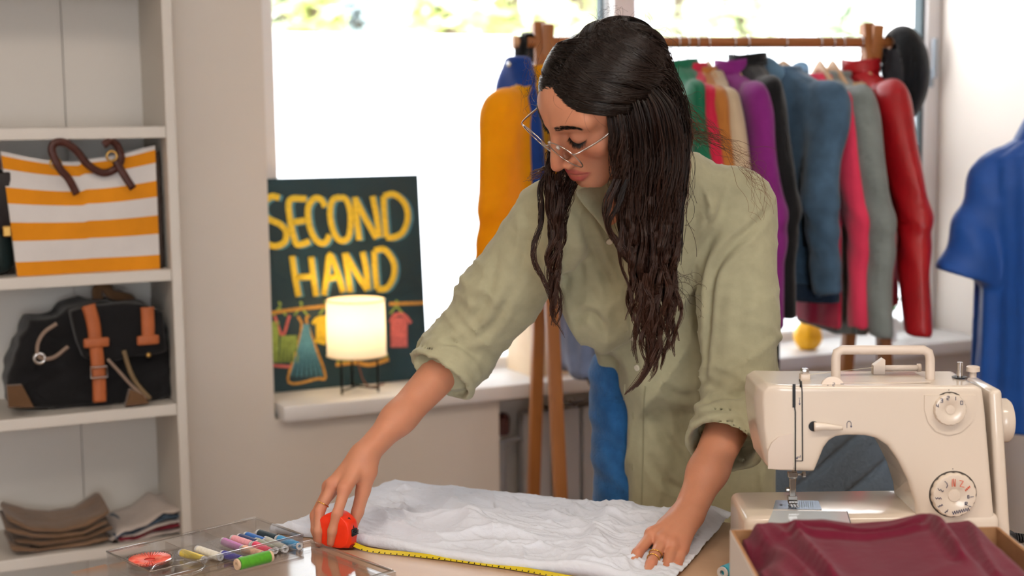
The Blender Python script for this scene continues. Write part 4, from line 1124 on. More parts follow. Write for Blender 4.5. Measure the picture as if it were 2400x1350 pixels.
K1 = PZ(600, 1246, TZ); K0 = PZ(252, 1328, TZ)
ka = math.atan2(K0.y - K1.y, K0.x - K1.x)               # local x runs from the far corner to the left
kx = Vector((math.cos(ka), math.sin(ka), 0)); ky = Vector((-kx.y, kx.x, 0))   # local y towards the camera side
kit = empty('sewing_kit_case', (K1.x, K1.y, TZ + 0.001), ka, label='open clear plastic sewing kit case with compartments at the table corner', cat='case')
KW, KD, KH = (K0 - K1).length, 0.135, 0.022
def kl(px, py, z=0.0):
    q = PZ(px, py, TZ + z) - K1; return Vector((q.dot(kx), q.dot(ky), z))
one(lambda b: b.box((KW / 2, KD / 2, 0.001), (KW, KD, 0.002), bev=0.0005), 'tray_floor', M_CLR, kit)
for c, d in (((KW / 2, 0.001, KH / 2), (KW, 0.002, KH)), ((KW / 2, KD, KH / 2), (KW, 0.002, KH)), ((0.0, KD / 2, KH / 2), (0.002, KD, KH)), ((KW, KD / 2, KH / 2), (0.002, KD, KH))):
    one(lambda b: b.box(c, d), 'tray_wall', M_CLR, kit)
one(lambda b: b.tube([(0, 0, KH), (KW, 0, KH), (KW, KD, KH), (0, KD, KH)], 0.0022, 8, closed=True), 'rim', M_CLR, kit, smooth=True)
for x in (KW * 0.36, KW * 0.63):
    one(lambda b: b.box((x, KD / 2, KH * 0.4), (0.0015, KD - 0.004, KH * 0.8)), 'divider', M_CLR, kit)
one(lambda b: b.torus(Matrix.Translation(kl(418, 1332, 0.012)), 0.038, 0.0018, 36, 6), 'round_well', M_CLR, kit, smooth=True)
LD = 0.215
lid = one(lambda b: b.box((KW / 2 - 0.005, KD + 0.008 + LD / 2, 0.003), (KW + 0.01, LD, 0.002), bev=0.0006), 'lid', M_CLR, kit)
one(lambda b: b.tube([(-0.01, KD + 0.008, 0.012), (KW, KD + 0.008, 0.012), (KW, KD + LD, 0.012), (-0.01, KD + LD, 0.012)], 0.0025, 8, closed=True), 'lid_rim', M_CLR, lid, smooth=True)
for c, d in (((KW / 2 - 0.005, KD + LD + 0.006, 0.007), (KW + 0.01, 0.0015, 0.012)), ((-0.010, KD + 0.008 + LD / 2, 0.007), (0.0015, LD, 0.012)), ((KW, KD + 0.008 + LD / 2, 0.007), (0.0015, LD, 0.012))):
    one(lambda b: b.box(c, d), 'lid_wall', M_CLR, lid)
one(lambda b: b.box((KW + 0.028, KD * 0.35, 0.001), (0.055, KD * 0.8, 0.0015)), 'side_flap', M_CLR, kit)
for i in range(3):
    one(lambda b: b.box((KW * (0.1 + 0.33 * i), -0.004, KH - 0.002), (0.02, 0.006, 0.006), bev=0.001), 'hinge', M_CLR, kit)
# pin dial
pdq = PZ(351, 1312, TZ + 0.010)
pdl = empty('pin_dial', (pdq.x, pdq.y, TZ + 0.0035), 0, label='round dial of coral-red pins under clear plastic in the sewing kit', cat='pins')
M_PIN = mat('coral_pins', (236, 78, 60), rough=0.35, var=0.35, vscale=90, rgb2=(250, 150, 130))
one(lambda b: b.lathe([(0, 0), (0.034, 0), (0.035, 0.004), (0.035, 0.010), (0.033, 0.0105), (0.033, 0.005), (0, 0.005)], 40), 'holder', M_CLR, pdl, smooth=True, sharp=40)
def f(b):
    for i in range(40):
        a = 6.283 * i / 40; r0, r1 = 0.008, 0.031
        b.tube([(r0 * math.cos(a), r0 * math.sin(a), 0.0075), (r1 * math.cos(a), r1 * math.sin(a), 0.0075)], [0.0006, 0.0022], 5)
o = one(f, 'pins', M_PIN, pdl, smooth=True); o['kind'] = 'stuff'
one(lambda b: b.lathe([(0, 0.005), (0.030, 0.005), (0.030, 0.0062), (0, 0.0062)], 36), 'card', mat('coral_card', (226, 70, 58), rough=0.6, var=0.2, vscale=60), pdl)
# spools
M_CORE = mat('spool_core', (206, 206, 208), rough=0.4)
M_COREW = mat('spool_core_wood', (222, 190, 160), rough=0.5)
def spool(x0, y0, x1, y1, colr, label, r=0.0062, z=0.0095, core=None, grp='thread spools in the sewing kit'):
    a = PZ(x0, y0, TZ + z); c = PZ(x1, y1, TZ + z)
    L = (c - a).length
    o = empty('thread_spool', ((a.x + c.x) / 2, (a.y + c.y) / 2, TZ + z - 0.006), math.atan2(c.y - a.y, c.x - a.x), label=label, cat='spool', group=grp)
    MX = Matrix.Translation((0, 0, 0.006)) @ Matrix.Rotation(math.pi / 2, 4, 'Y')
    one(lambda b: b.lathe([(r * 0.42, -L / 2), (r * 0.92, -L / 2), (r * 0.92, -L / 2 + 0.003), (r * 0.7, -L / 2 + 0.0045), (r * 0.7, L / 2 - 0.0045), (r * 0.92, L / 2 - 0.003), (r * 0.92, L / 2), (r * 0.42, L / 2), (r * 0.42, -L / 2)], 18, MX, caps=False), 'core', core or M_CORE, o, smooth=True, sharp=40)
    pr = []
    n = 22
    for i in range(n + 1): pr.append((r * (1.0 + (0.035 if i % 2 else 0.0)), -L / 2 + 0.0045 + (L - 0.009) * i / n))
    one(lambda b: b.lathe([(0.001, pr[0][1])] + pr + [(0.001, pr[-1][1])], 18, MX), 'thread', mat('thread_%d_%d_%d' % colr, colr, rough=0.7, var=0.12, vscale=200, sheen=0.3), o, smooth=True, sharp=60)
def Z8(zx, zy): return (180 + zx * 0.3167, 1200 + zy * 0.3167)
for (x0, y0, x1, y1, c, lb) in (
        (770, 300, 945, 355, (236, 210, 80), 'yellow thread spool, nearest the pin dial'),
        (890, 275, 1065, 335, (238, 234, 222), 'cream white thread spool beside the yellow one'),
        (1075, 310, 1225, 355, (52, 48, 150), 'violet-blue thread spool lying below the lilac one'),
        (1080, 215, 1230, 275, (204, 128, 196), 'lilac thread spool in the sewing kit'),
        (1150, 195, 1300, 245, (244, 170, 180), 'pale pink thread spool behind the lilac one'),
        (1225, 270, 1385, 320, (244, 192, 160), 'peach thread spool beside the lilac one'),
        (1310, 240, 1440, 300, (232, 60, 100), 'hot pink thread spool between peach and grey-green'),
        (1200, 185, 1340, 235, (24, 42, 96), 'navy thread spool between pale pink and bright blue'),
        (1250, 172, 1395, 222, (16, 98, 180), 'bright blue thread spool beside the navy one'),
        (1340, 155, 1490, 200, (18, 46, 58), 'dark teal thread spool, furthest back in the kit'),
        (1325, 215, 1470, 285, (150, 160, 140), 'grey-green thread spool in the sewing kit'),
        (1395, 205, 1545, 275, (186, 186, 176), 'light grey thread spool beside the sky blue one'),
        (1490, 195, 1650, 255, (58, 150, 204), 'sky blue thread spool at the right end of the kit')):
    spool(*Z8(x0, y0), *Z8(x1, y1), c, lb)
for k, (x0, y0, x1, y1) in enumerate(((1010, 262, 1110, 312), (1065, 258, 1290, 335))):
    a = PZ(*Z8(x0, y0), TZ + 0.008); c = PZ(*Z8(x1, y1), TZ + 0.008)
    o = empty('needle_tube', ((a.x + c.x) / 2, (a.y + c.y) / 2, TZ + 0.004), math.atan2(c.y - a.y, c.x - a.x), label=('short' if k == 0 else 'long') + ' clear needle tube between the spools of the sewing kit', cat='tube')
    one(lambda b: b.box((0, 0, 0.003), ((c - a).length, 0.008, 0.005), bev=0.0015), 'tube', M_CLR, o)
    one(lambda b: b.tube([(-(c - a).length * 0.4, 0, 0.003), ((c - a).length * 0.4, 0, 0.003)], 0.0008, 6), 'needle', M_CHR, o)
spool(*Z8(1180, 390), *Z8(1440, 325), (76, 158, 20), 'large green thread spool lying across the front of the kit', r=0.0088, z=0.026, core=M_COREW)
spool(1692, 1343, 1722, 1331, (40, 150, 172), 'teal thread spool on the table beside the white box', r=0.0095, z=0.010, grp='loose spool')

# ------------------------------------------------------------------ cardboard box with burgundy trousers
BT = 0.90
ca = PZ(1712, 1236, BT); cb = PZ(2346, 1242, BT)
bx0, bx1, by1 = ca.x, cb.x, (ca.y + cb.y) / 2; by0 = by1 - 0.27
box = empty('cardboard_box', ((bx0 + bx1) / 2, (by0 + by1) / 2, TZ), 0, label='open cardboard box, white outside, holding burgundy trousers', cat='box')
M_BW = mat('box_white', (216, 214, 214), rough=0.6)
M_BK = mat('box_kraft', (166, 122, 84), rough=0.8, var=0.08, vscale=60)
bw, bd, bh = bx1 - bx0, by1 - by0, BT - TZ
for nm, c, d, ax in (('side_wall', (-bw / 2, 0, bh / 2), (0.004, bd, bh), -1), ('side_wall', (bw / 2, 0, bh / 2), (0.004, bd, bh), 1), ('back_wall', (0, bd / 2, bh / 2), (bw, 0.004, bh), 2), ('front_wall', (0, -bd / 2, bh / 2 - 0.02), (bw, 0.004, bh - 0.04), -2), ('bottom', (0, 0, 0.002), (bw, bd, 0.004), 3)):
    w = one(lambda b: b.box(c, d), nm, M_BK, box)
    s = {-1: (-0.0023, 0, 0), 1: (0.0023, 0, 0), 2: (0, 0.0023, 0), -2: (0, -0.0023, 0), 3: (0, 0, 0.0001)}[ax]
    if ax != 3: one(lambda b: b.box(Vector(c) + Vector(s), tuple(max(0.0006, k) if k > 0.005 else 0.0006 for k in d)), 'outer_liner', M_BW, w)
gar = empty('burgundy_trousers', ((bx0 + bx1) / 2, (by0 + by1) / 2, TZ + 0.004), 0, label='folded burgundy cotton trousers piled in the cardboard box', cat='trousers')
NX, NY = 200, 150
gx, gy = np.meshgrid(np.linspace(bx0 + 0.010, bx1 - 0.010, NX), np.linspace(by0 + 0.006, by1 - 0.006, NY), indexing='xy')
def silh(pxs, pys, Y):
    q = [P(a, b, Y) for a, b in zip(pxs, pys)]
    return np.array([p.x for p in q]), np.array([p.z for p in q])
sxx, szz = silh([1740, 1756, 1830, 1880, 1930, 2000, 2090, 2150, 2168, 2188, 2200, 2272, 2290, 2300, 2345], [1262, 1226, 1226, 1220, 1217, 1227, 1220, 1206, 1202, 1206, 1227, 1220, 1240, 1290, 1345], by1 - 0.03)
zr = np.interp(gx, sxx, szz)
back = np.clip((by1 - 0.012 - gy) / 0.012, 0, 1) ** 0.5
fall = np.clip((by1 - 0.03 - gy) / 0.25, 0, 1)
gz = zr * (1 - fall) + (zr * 0.25 + 0.75 * (BT + 0.006)) * fall
gz = gz - 0.05 * (1 - back)
def ridge(pts, h, w, asym=0.0):
    """raised seam or rolled edge along a pixel polyline lying on the heap"""
    global gz
    q = [PZ(x, y, BT + 0.012) for x, y in pts]; q = smoothpath([(p.x, p.y) for p in q], 6)
    best = np.full(gx.shape, 9.0); sd = np.zeros_like(gx)
    for i in range(len(q) - 1):
        a, c = q[i], q[i + 1]; e = c - a
        t = np.clip(((gx - a[0]) * e[0] + (gy - a[1]) * e[1]) / (e @ e), 0, 1)
        dx = gx - a[0] - t * e[0]; dy = gy - a[1] - t * e[1]; d = np.hypot(dx, dy)
        m = d < best; best = np.where(m, d, best); sd = np.where(m, np.sign(e[0] * dy - e[1] * dx), sd)
    fd = np.clip((by1 - 0.02 - gy) / 0.05, 0, 1)
    gz = gz + (h * np.exp(-(best / w) ** 2) + asym * sd * np.exp(-(best / (w * 2.5)) ** 2)) * fd
ridge([(1765, 1232), (1790, 1262), (1830, 1298), (1880, 1340), (1900, 1365)], 0.007, 0.007, 0.006)
ridge([(1795, 1232), (1830, 1258), (1880, 1300), (1930, 1352)], 0.005, 0.006, 0.004)
ridge([(1855, 1225), (1858, 1255), (1880, 1290), (1905, 1320), (1945, 1360)], 0.008, 0.006, 0.008)
ridge([(1862, 1240), (1960, 1246), (2050, 1252), (2150, 1240), (2175, 1225)], -0.006, 0.004, 0.006)
ridge([(1865, 1262), (1960, 1268), (2060, 1262), (2150, 1254)], 0.005, 0.005, 0.004)
ridge([(2160, 1206), (2185, 1245), (2215, 1285), (2245, 1318)], 0.007, 0.005, 0.006)
ridge([(2195, 1222), (2225, 1262), (2255, 1305)], 0.004, 0.006, -0.004)
ridge([(2266, 1222), (2280, 1260), (2298, 1300), (2330, 1345)], 0.005, 0.005, 0.004)
gz += folds((gx - bx0) * 1.3, (gy - by0) * 1.3, 21, 8, 14, 50, 3.0, (-0.4, 0.6)) * 0.0014 * np.clip((by1 - 0.015 - gy) / 0.05, 0, 1)
gz -= 0.03 * np.exp(-((gx - PZ(1775, 1300, BT).x) / 0.022) ** 2 - ((gy - PZ(1775, 1300, BT).y) / 0.045) ** 2)
gz = np.where(gx < bx0 + 0.02, np.minimum(gz, BT - 0.004), gz)
for _ in range(7):
    gp_ = np.pad(gz, 1, mode='edge'); gz = (gp_[1:-1, 1:-1] * 4 + gp_[:-2, 1:-1] * 2 + gp_[2:, 1:-1] * 2 + gp_[1:-1, :-2] * 2 + gp_[1:-1, 2:] * 2 + gp_[:-2, :-2] + gp_[2:, 2:] + gp_[:-2, 2:] + gp_[2:, :-2]) / 16
vert = np.stack([gx, gy, gz], -1).reshape(-1, 3)
ii = (np.arange(NY - 1)[:, None] * NX + np.arange(NX - 1)[None]).ravel()
fq = np.stack([ii, ii + 1, ii + NX + 1, ii + NX], 1)
# skirt down to the bottom so the heap is solid
rim_i = list(range(NX)) + [NX * (j + 1) - 1 for j in range(1, NY)] + [NX * NY - 1 - i for i in range(1, NX)] + [NX * (NY - 1 - j) for j in range(1, NY - 1)]
nb = len(vert); low = vert[rim_i].copy(); low[:, 2] = TZ + 0.006
vert = np.concatenate([vert, low]); n = len(rim_i)
fq = np.concatenate([fq, np.array([(rim_i[i], nb + i, nb + (i + 1) % n, rim_i[(i + 1) % n]) for i in range(n)])])
M_BUR = cloth('burgundy_cotton', (104, 18, 44), var=0.15, vscale=8, bump=0.10, bscale=90, rough=0.9, sheen=0.12)
np_object('heap', vert - np.array(gar.location), fq, M_BUR, gar)

# ------------------------------------------------------------------ quilted chair behind the machine
ch = empty('chair', (0.66, 2.62, 0), math.radians(8), label='dark blue-grey chair with diagonally quilted backrest behind the sewing machine', cat='chair')
M_CH = cloth('slate_fabric', (104, 120, 138), var=0.1, bump=0.2, bscale=150)
ztop = P(1990, 1020, 2.5).z
def fsd(p):
    d = sd_box(p, (0, 0, ztop - 0.19), (0.24, 0.035, 0.20), 0.03)
    t = (p[:, 0] * 0.62 - (p[:, 2] - ztop) * 0.78) / 0.075
    seam = np.abs(t - np.round(t)) * 0.075
    return d + 0.010 * np.exp(-(seam / 0.007) ** 2) * (p[:, 1] < 0.02)
v, fc = sdf_mesh(fsd, [-0.28, -0.06, ztop - 0.42], [0.28, 0.06, ztop + 0.04], 0.004)
np_object('backrest', v, fc, M_CH, ch)
one(lambda b: b.box((0, 0.26, 0.44), (0.48, 0.46, 0.09), bev=0.03, segs=3), 'seat', M_CH, ch, smooth=True)
for x, y in ((-0.2, 0.06), (0.2, 0.06), (-0.2, 0.44), (0.2, 0.44)):
    one(lambda b: b.tube([(x, y, 0.40), (x * 1.12, y, 0.0)], [0.016, 0.011], 10), 'leg', M_BLKM, ch, smooth=True)
# ------------------------------------------------------------------ sewing machine
MYF = 1.955
mo = P(2050, 1300, MYF)
mach = empty('sewing_machine', (mo.x, MYF, TZ), 0, label='cream white sewing machine with two dials on the work table', cat='sewing machine')
MO = Vector((mo.x, MYF, TZ))
def mp(px, py, dy=0.0):
    """pixel on the plane dy behind the machine front -> machine coordinates"""
    return P(px, py, MYF + dy) - MO
M_IV = mat('ivory_plastic', (228, 216, 202), rough=0.22, coat=0.4, spec=0.5)
M_IV2 = mat('ivory_plastic_matte', (222, 208, 196), rough=0.35)
M_BK = mat('machine_black', (16, 16, 18), rough=0.4)
M_INK = mat('print_ink', (40, 46, 90), rough=0.6); M_INKR = mat('print_red', (226, 96, 64), rough=0.6)
prof = [(1778, 945), (1782, 915), (1800, 903), (1850, 904), (2100, 905), (2290, 905), (2304, 912), (2310, 960), (2322, 1100), (2334, 1240), (2340, 1330), (2150, 1330), (2152, 1230), (2146, 1180), (2130, 1128), (2106, 1080), (2082, 1046), (2055, 1028), (2030, 1022), (1985, 1021), (1960, 1024), (1944, 1034), (1932, 1050), (1920, 1080), (1909, 1106), (1860, 1105), (1806, 1104), (1800, 1096), (1790, 1050), (1782, 1000)]
pl_ = np.array([(v.x, v.z) for v in [mp(x, y) for x, y in prof]])
MD = 0.125
def fsd(p):
    d2 = poly_sd(p[:, [0, 2]], pl_) + 0.006
    # face plate end tapers back a little
    w = np.stack([d2, np.abs(p[:, 1] - MD / 2) - MD / 2 + 0.006], 1)
    d = np.linalg.norm(np.maximum(w, 0), axis=1) + np.minimum(w.max(1), 0) - 0.006
    x0 = pl_[:, 0].min()
    d = s_max(d, -(p[:, 0] - x0 - 0.010) * 0.75 - p[:, 1] * 0.66, 0.022)
    return d
v, fc = sdf_mesh(fsd, [pl_[:, 0].min() - 0.01, -0.01, 0.05], [pl_[:, 0].max() + 0.01, MD + 0.01, pl_[:, 1].max() + 0.012], 0.0024)
np_object('body', v, fc, M_IV, mach)
# base and bed
bz = 0.099
q0 = mp(1746, 1230); q1 = mp(2345, 1230)
bed = one(lambda b: b.box(((q0.x + q1.x) / 2, 0.070, bz / 2), (q1.x - q0.x, 0.145, bz), bev=0.012, segs=4), 'bed', M_IV, mach, smooth=True, sharp=50)
def bed_pt(px, py, dz=0.0): 
    q = PZ(px, py, TZ + bz) - MO; return Vector((q.x, q.y, bz + dz))
def bed_poly(pts, h, name, m, par):
    q = [bed_pt(*p) for p in pts]; n = len(q)
    return one(lambda b: b.add([a + Vector((0, 0, 0)) for a in q] + [a + Vector((0, 0, h)) for a in q], [tuple(range(n)), tuple(range(n, 2 * n))] + [(i, (i + 1) % n, (i + 1) % n + n, i + n) for i in range(n)]), name, m, par)
plate = bed_poly([(1818, 1174), (1918, 1175), (1926, 1196), (1812, 1194)], 0.0012, 'needle_plate', mat('plate_steel', (196, 206, 216), rough=0.22, metal=0.9), bed)
for i in range(7):
    bed_poly([(1873 + i * 5, 1178), (1874 + i * 5, 1178), (1875 + i * 5.2, 1191), (1874 + i * 5.2, 1191)], 0.0016, 'guide_line', M_BK, plate)
bed_poly([(1828, 1184), (1834, 1184), (1834, 1187), (1828, 1187)], 0.0017, 'plate_mark', M_BK, plate)
bed_poly([(1812, 1197), (1984, 1200), (1992, 1226), (1800, 1226)], 0.0008, 'bobbin_cover', mat('clear_cover', (214, 224, 232), rough=0.08, spec=0.8), bed)
bed_poly([(1984, 1200), (1986, 1200), (1994, 1226), (1992, 1226)], 0.0013, 'cover_edge', M_BK, bed)
# top cap, end cover, hand wheel
o = mp(2322, 1075)
one(lambda b: b.box(mp(2316, 1085, MD / 2), (0.018, MD * 0.86, (mp(2316, 915).z - mp(2316, 1300).z)), Matrix.Rotation(math.radians(-5), 3, 'Y'), bev=0.006, segs=3), 'end_cover', M_IV, mach, smooth=True, sharp=50)
q = mp(2338, 985, 0.06)
one(lambda b: b.lathe([(0, -0.004), (0.030, -0.004), (0.032, 0.0), (0.032, 0.012), (0.029, 0.016), (0, 0.017)], 40, Matrix.Translation(q) @ Matrix.Rotation(math.pi / 2, 4, 'Y')), 'hand_wheel', M_IV, mach, smooth=True, sharp=45)
# carrying handle
hy = 0.055
hp = [mp(x, y, hy) for x, y in ((1959, 892), (1959, 840), (1962, 826), (1974, 820), (2070, 820), (2164, 820), (2176, 826), (2180, 840), (2180, 892))]
one(lambda b: b.tube(hp, 0.0068, 12, flat=1.0, up=(0, 1, 0)), 'handle', M_IV2, mach, smooth=True, sharp=60)
# thread slots and face lines
def line(pts, w, name, m, par=mach, dy=-0.0004, t=0.0012):
    def f(b):
        q = [mp(x, y, dy) for x, y in pts]
        for i in range(len(q) - 1): b.bar(q[i], q[i + 1], w, t, up=(0, 1, 0))
    return one(f, name, m, par)
line([(1861, 900), (1861, 955)], 0.0042, 'thread_slot', M_BK)
line([(1862, 952), (1864, 965), (1864, 1104)], 0.0018, 'thread_slot', M_BK)
line([(1878, 893), (1880, 920), (1881, 1080)], 0.0015, 'thread_slot', M_BK)
line([(1866, 1080), (1881, 1080)], 0.0008, 'thread_slot', M_BK)
one(lambda b: b.tube([mp(1876, 906, 0.0), mp(1877, 896, 0.012), mp(1874, 890, 0.04)], 0.0012, 6), 'thread_slot', M_BK, mach)
def glyph(lines, name, m=M_INK, w=0.00055, par=mach, dy=-0.0004):
    def f(b):
        for l in lines:
            q = [mp(x, y, dy) for x, y in l]
            for i in range(len(q) - 1): b.bar(q[i], q[i + 1], w, 0.0006, up=(0, 1, 0))
    o = one(f, name, m, par); o['kind'] = 'stuff'; return o
glyph([[(1874, 936), (1874, 948)], [(1872, 945), (1874, 949), (1876, 945)], [(1872, 933), (1876, 933)]], 'printed_arrow')
glyph([[(1868, 1075), (1868, 1071), (1876, 1071), (1876, 1067)], [(1866, 1073), (1868, 1076), (1870, 1073)]], 'printed_arrow')
glyph([[(1858, 1088), (1858, 1098)], [(1857, 1086), (1859, 1086)]], 'printed_arrow')
glyph([[(1985, 1003), (1985, 992), (1988, 987), (1992, 987), (1995, 991), (1995, 1001)], [(1993, 998), (1995, 1002), (1997, 998)]], 'printed_turn_symbol')
# lower cover on the head
cov = [(1800, 1098), (1800, 1058), (1808, 1038), (1824, 1024), (1850, 1016), (1858, 1015), (1858, 1100)]
one(lambda b: b.prism([(mp(x, y).x, mp(x, y).z) for x, y in cov], 0.002, Matrix.Translation((0, -0.0012, 0))), 'face_cover', M_IV2, mach)
# reverse lever
one(lambda b: b.lathe([(0, 0), (0.0072, 0), (0.0072, 0.0012), (0, 0.0012)], 24, Matrix.Translation(mp(1907, 999, 0.0)) @ Matrix.Rotation(math.pi / 2, 4, 'X')), 'lever_socket', M_BK, mach)
pa = smoothpath([mp(1908, 1000, -0.004), mp(1930, 1000, -0.005), mp(1955, 1002, -0.0055), mp(1975, 1003, -0.005)], 5)
one(lambda b: b.tube(pa, [0.0066 - 0.0038 * i / (len(pa) - 1) for i in range(len(pa))], 12, flat=0.7, up=(0, 1, 0)), 'reverse_lever', M_IV, mach, smooth=True)
# dials
def dial(px, py, rpx, name, marks):
    c = mp(px, py); r = rpx / F_PX * MYF
    root = one(lambda b: b.lathe([(0, -0.0002), (r * 1.06, -0.0002), (r * 1.06, 0.0006), (0, 0.0006)], 48, Matrix.Translation(c) @ Matrix.Rotation(math.pi / 2, 4, 'X')), name, mat('dial_gap', (70, 62, 54), rough=0.5), mach)
    def f(b):
        n = 64
        def rad(k, base): return base * (1 - 0.035 * (0.5 + 0.5 * math.cos(k * 2 * math.pi / n * 16)) ** 3)
        prof2 = [(1.0, 0.0), (1.0, 0.006), (0.94, 0.009), (0.80, 0.0095), (0.5, 0.0085), (0.32, 0.0065), (0.28, 0.006), (0.27, 0.0075), (0.0, 0.0078)]
        vs = []; fs = []
        for (k_, z) in prof2:
            for k in range(n):
                a = 2 * math.pi * k / n; rr_ = r * k_ * (rad(k, 1.0) if k_ > 0.9 else 1)
                vs.append(c + Vector((rr_ * math.cos(a), -z, rr_ * math.sin(a))))
        for i in range(len(prof2) - 1):
            for k in range(n): fs.append((i * n + k, i * n + (k + 1) % n, (i + 1) * n + (k + 1) % n, (i + 1) * n + k))
        b.add(vs, fs)
    kn = one(f, 'knob', M_IV, root, smooth=True, sharp=50)
    for m_, ls in marks: glyph(ls, 'printed_mark', m_, 0.0007, root, dy=-0.0098)
    glyph([[(px - 1, py - rpx - 5), (px + 1, py - rpx - 5)]], 'index_dot', M_BK, 0.001, root)
def dg_(d, x, y, s=4.2):
    """small digit polylines centred at x, y"""
    D = {'0': [[(-.6, -1), (.6, -1), (.6, 1), (-.6, 1), (-.6, -1)]], '1': [[(0, -1), (0, 1)]], '2': [[(-.6, -1), (.6, -1), (.6, 0), (-.6, 0), (-.6, 1), (.6, 1)]],
         '3': [[(-.6, -1), (.6, -1), (.6, 1), (-.6, 1)], [(-.4, 0), (.6, 0)]], '4': [[(.5, 1), (.5, -1)], [(-.6, -1), (-.6, .2), (.7, .2)]]}
    return [[(x + a * s, y + b * s) for a, b in l] for l in D[d]]
one(lambda b: b.prism([(mp(x, y).x, mp(x, y).z) for x, y in ((2166, 926), (2166, 960), (2174, 988), (2192, 1010), (2222, 1020), (2252, 1012), (2276, 990), (2286, 960), (2286, 926))], 0.003, Matrix.Translation((0, -0.0016, 0))), 'dial_surround', M_IV, mach)
dial(2224, 958, 39, 'length_dial', [(M_INK, dg_('4', 2197, 951)), (M_INK, dg_('3', 2207, 939)), (M_INK, dg_('2', 2222, 933)), (M_INK, dg_('1', 2240, 934)), (M_INK, dg_('0', 2254, 944))])
zig = lambda x0, y0, x1, y1, n, h: [[(x0 + (x1 - x0) * i / n, y0 + (y1 - y0) * i / n + (h if i % 2 else -h)) for i in range(n + 1)]]
dial(2233, 1158, 54, 'stitch_dial', [
    (M_INKR, zig(2235, 1124, 2237, 1140, 8, 2) + [[(2232, 1123), (2232, 1141)], [(2239, 1123), (2239, 1141)]]), (M_INKR, [[(2249, 1126), (2258, 1128), (2250, 1140), (2260, 1142)]]), (M_INKR, zig(2262, 1150, 2274, 1140, 7, 3)),
    (M_INK, [[(2268, 1161), (2268, 1168), (2271, 1168), (2271, 1161), (2268, 1161)], [(2274, 1165), (2282, 1164)]]), (M_INK, [[(2262, 1184), (2262, 1177), (2267, 1177), (2267, 1181), (2262, 1181), (2268, 1185)], [(2270, 1186), (2277, 1188)]]),
    (M_INK, zig(2232, 1203, 2272, 1193, 15, 4)), (M_INK, [[(2214, 1128), (2219, 1132), (2221, 1138), (2218, 1144)]]), (M_INK, zig(2198, 1146, 2212, 1152, 4, 2)), (M_INK, zig(2192, 1168, 2207, 1168, 5, 2)), (M_INK, zig(2198, 1188, 2210, 1183, 5, 2)), (M_INK, zig(2214, 1202, 2222, 1196, 4, 2))])
# tension dial on the top edge
tc = mp(1955, 903, 0.004)
one(lambda b: b.lathe([(0, -0.003), (0.0165, -0.003), (0.0175, 0.0), (0.0165, 0.003), (0, 0.004)], 40, Matrix.Translation(tc + Vector((0, 0.008, -0.006))) @ Matrix.Rotation(math.radians(62), 4, 'X')), 'tension_dial', M_IV2, mach, smooth=True, sharp=50)
glyph(dg_('2', 1954, 901, 3.6) + [[(1938, 903), (1942, 903)], [(1970, 900), (1978, 900)]], 'printed_mark', M_INK, 0.0007, mach, dy=-0.0085)
# thread guide, spool pin, winder
ztop_m = mp(2100, 905).z
def top(px, dy): q = mp(px, 905, 0.0); return Vector((P(px, 890, MYF + dy).x - MO.x, dy, ztop_m + 0.0004))
g = top(1886, 0.05)
one(lambda b: b.box(g + Vector((0, 0, 0.005)), (0.014, 0.014, 0.010), bev=0.002), 'thread_guide', M_IV2, mach, smooth=True, sharp=40)
one(lambda b: b.box(g + Vector((0, 0, 0.0135)), (0.011, 0.012, 0.009), bev=0.002), 'guide_cap', M_CHR, mach, smooth=True, sharp=40)
g = top(2063, 0.085); g2 = top(2155, 0.085)
one(lambda b: b.prism([(-0.010, 0), (-0.010, 0.014), (0.004, 0.024), (0.007, 0.022), (0.007, 0)], 0.012, Matrix.Translation(g)), 'spool_holder', M_IV2, mach)
pin = one(lambda b: b.tube([g + Vector((0, 0.006, 0.009)), g2 + Vector((0, 0.006, 0.009))], 0.0042, 12), 'spool_pin', M_IV2, mach, smooth=True)
one(lambda b: b.tube([g2 + Vector((-0.002, 0.006, 0.009)), g2 + Vector((0.003, 0.006, 0.009))], 0.006, 12), 'pin_cap', M_IV2, pin, smooth=True)
one(lambda b: b.tube([top(1890, 0.05) + Vector((0, 0, 0.008)), g + Vector((-0.01, 0.006, 0.010))], 0.0004, 5), 'thread', mat('cream_thread', (226, 218, 196)), mach)
g = top(2249, 0.06)
one(lambda b: b.tube([g, g + Vector((0, 0, 0.022))], 0.0042, 14), 'bobbin_winder', M_CHR, mach, smooth=True, sharp=40)
one(lambda b: b.lathe([(0, 0), (0.011, 0), (0.011, 0.0008), (0, 0.0008)], 20, Matrix.Translation(g)), 'winder_base', M_BK, mach)
g = top(2280, 0.06)
one(lambda b: b.lathe([(0, 0), (0.005, 0), (0.005, 0.008), (0.0095, 0.0085), (0.0095, 0.015), (0.008, 0.016), (0, 0.016)], 20, Matrix.Translation(g)), 'winder_stop', M_IV2, mach, smooth=True, sharp=40)
one(lambda b: b.box(top(2000, 0.062) + Vector((0, 0, 0.0002)), (0.20, 0.08, 0.0014), bev=0.0006), 'top_inset', M_IV, mach)
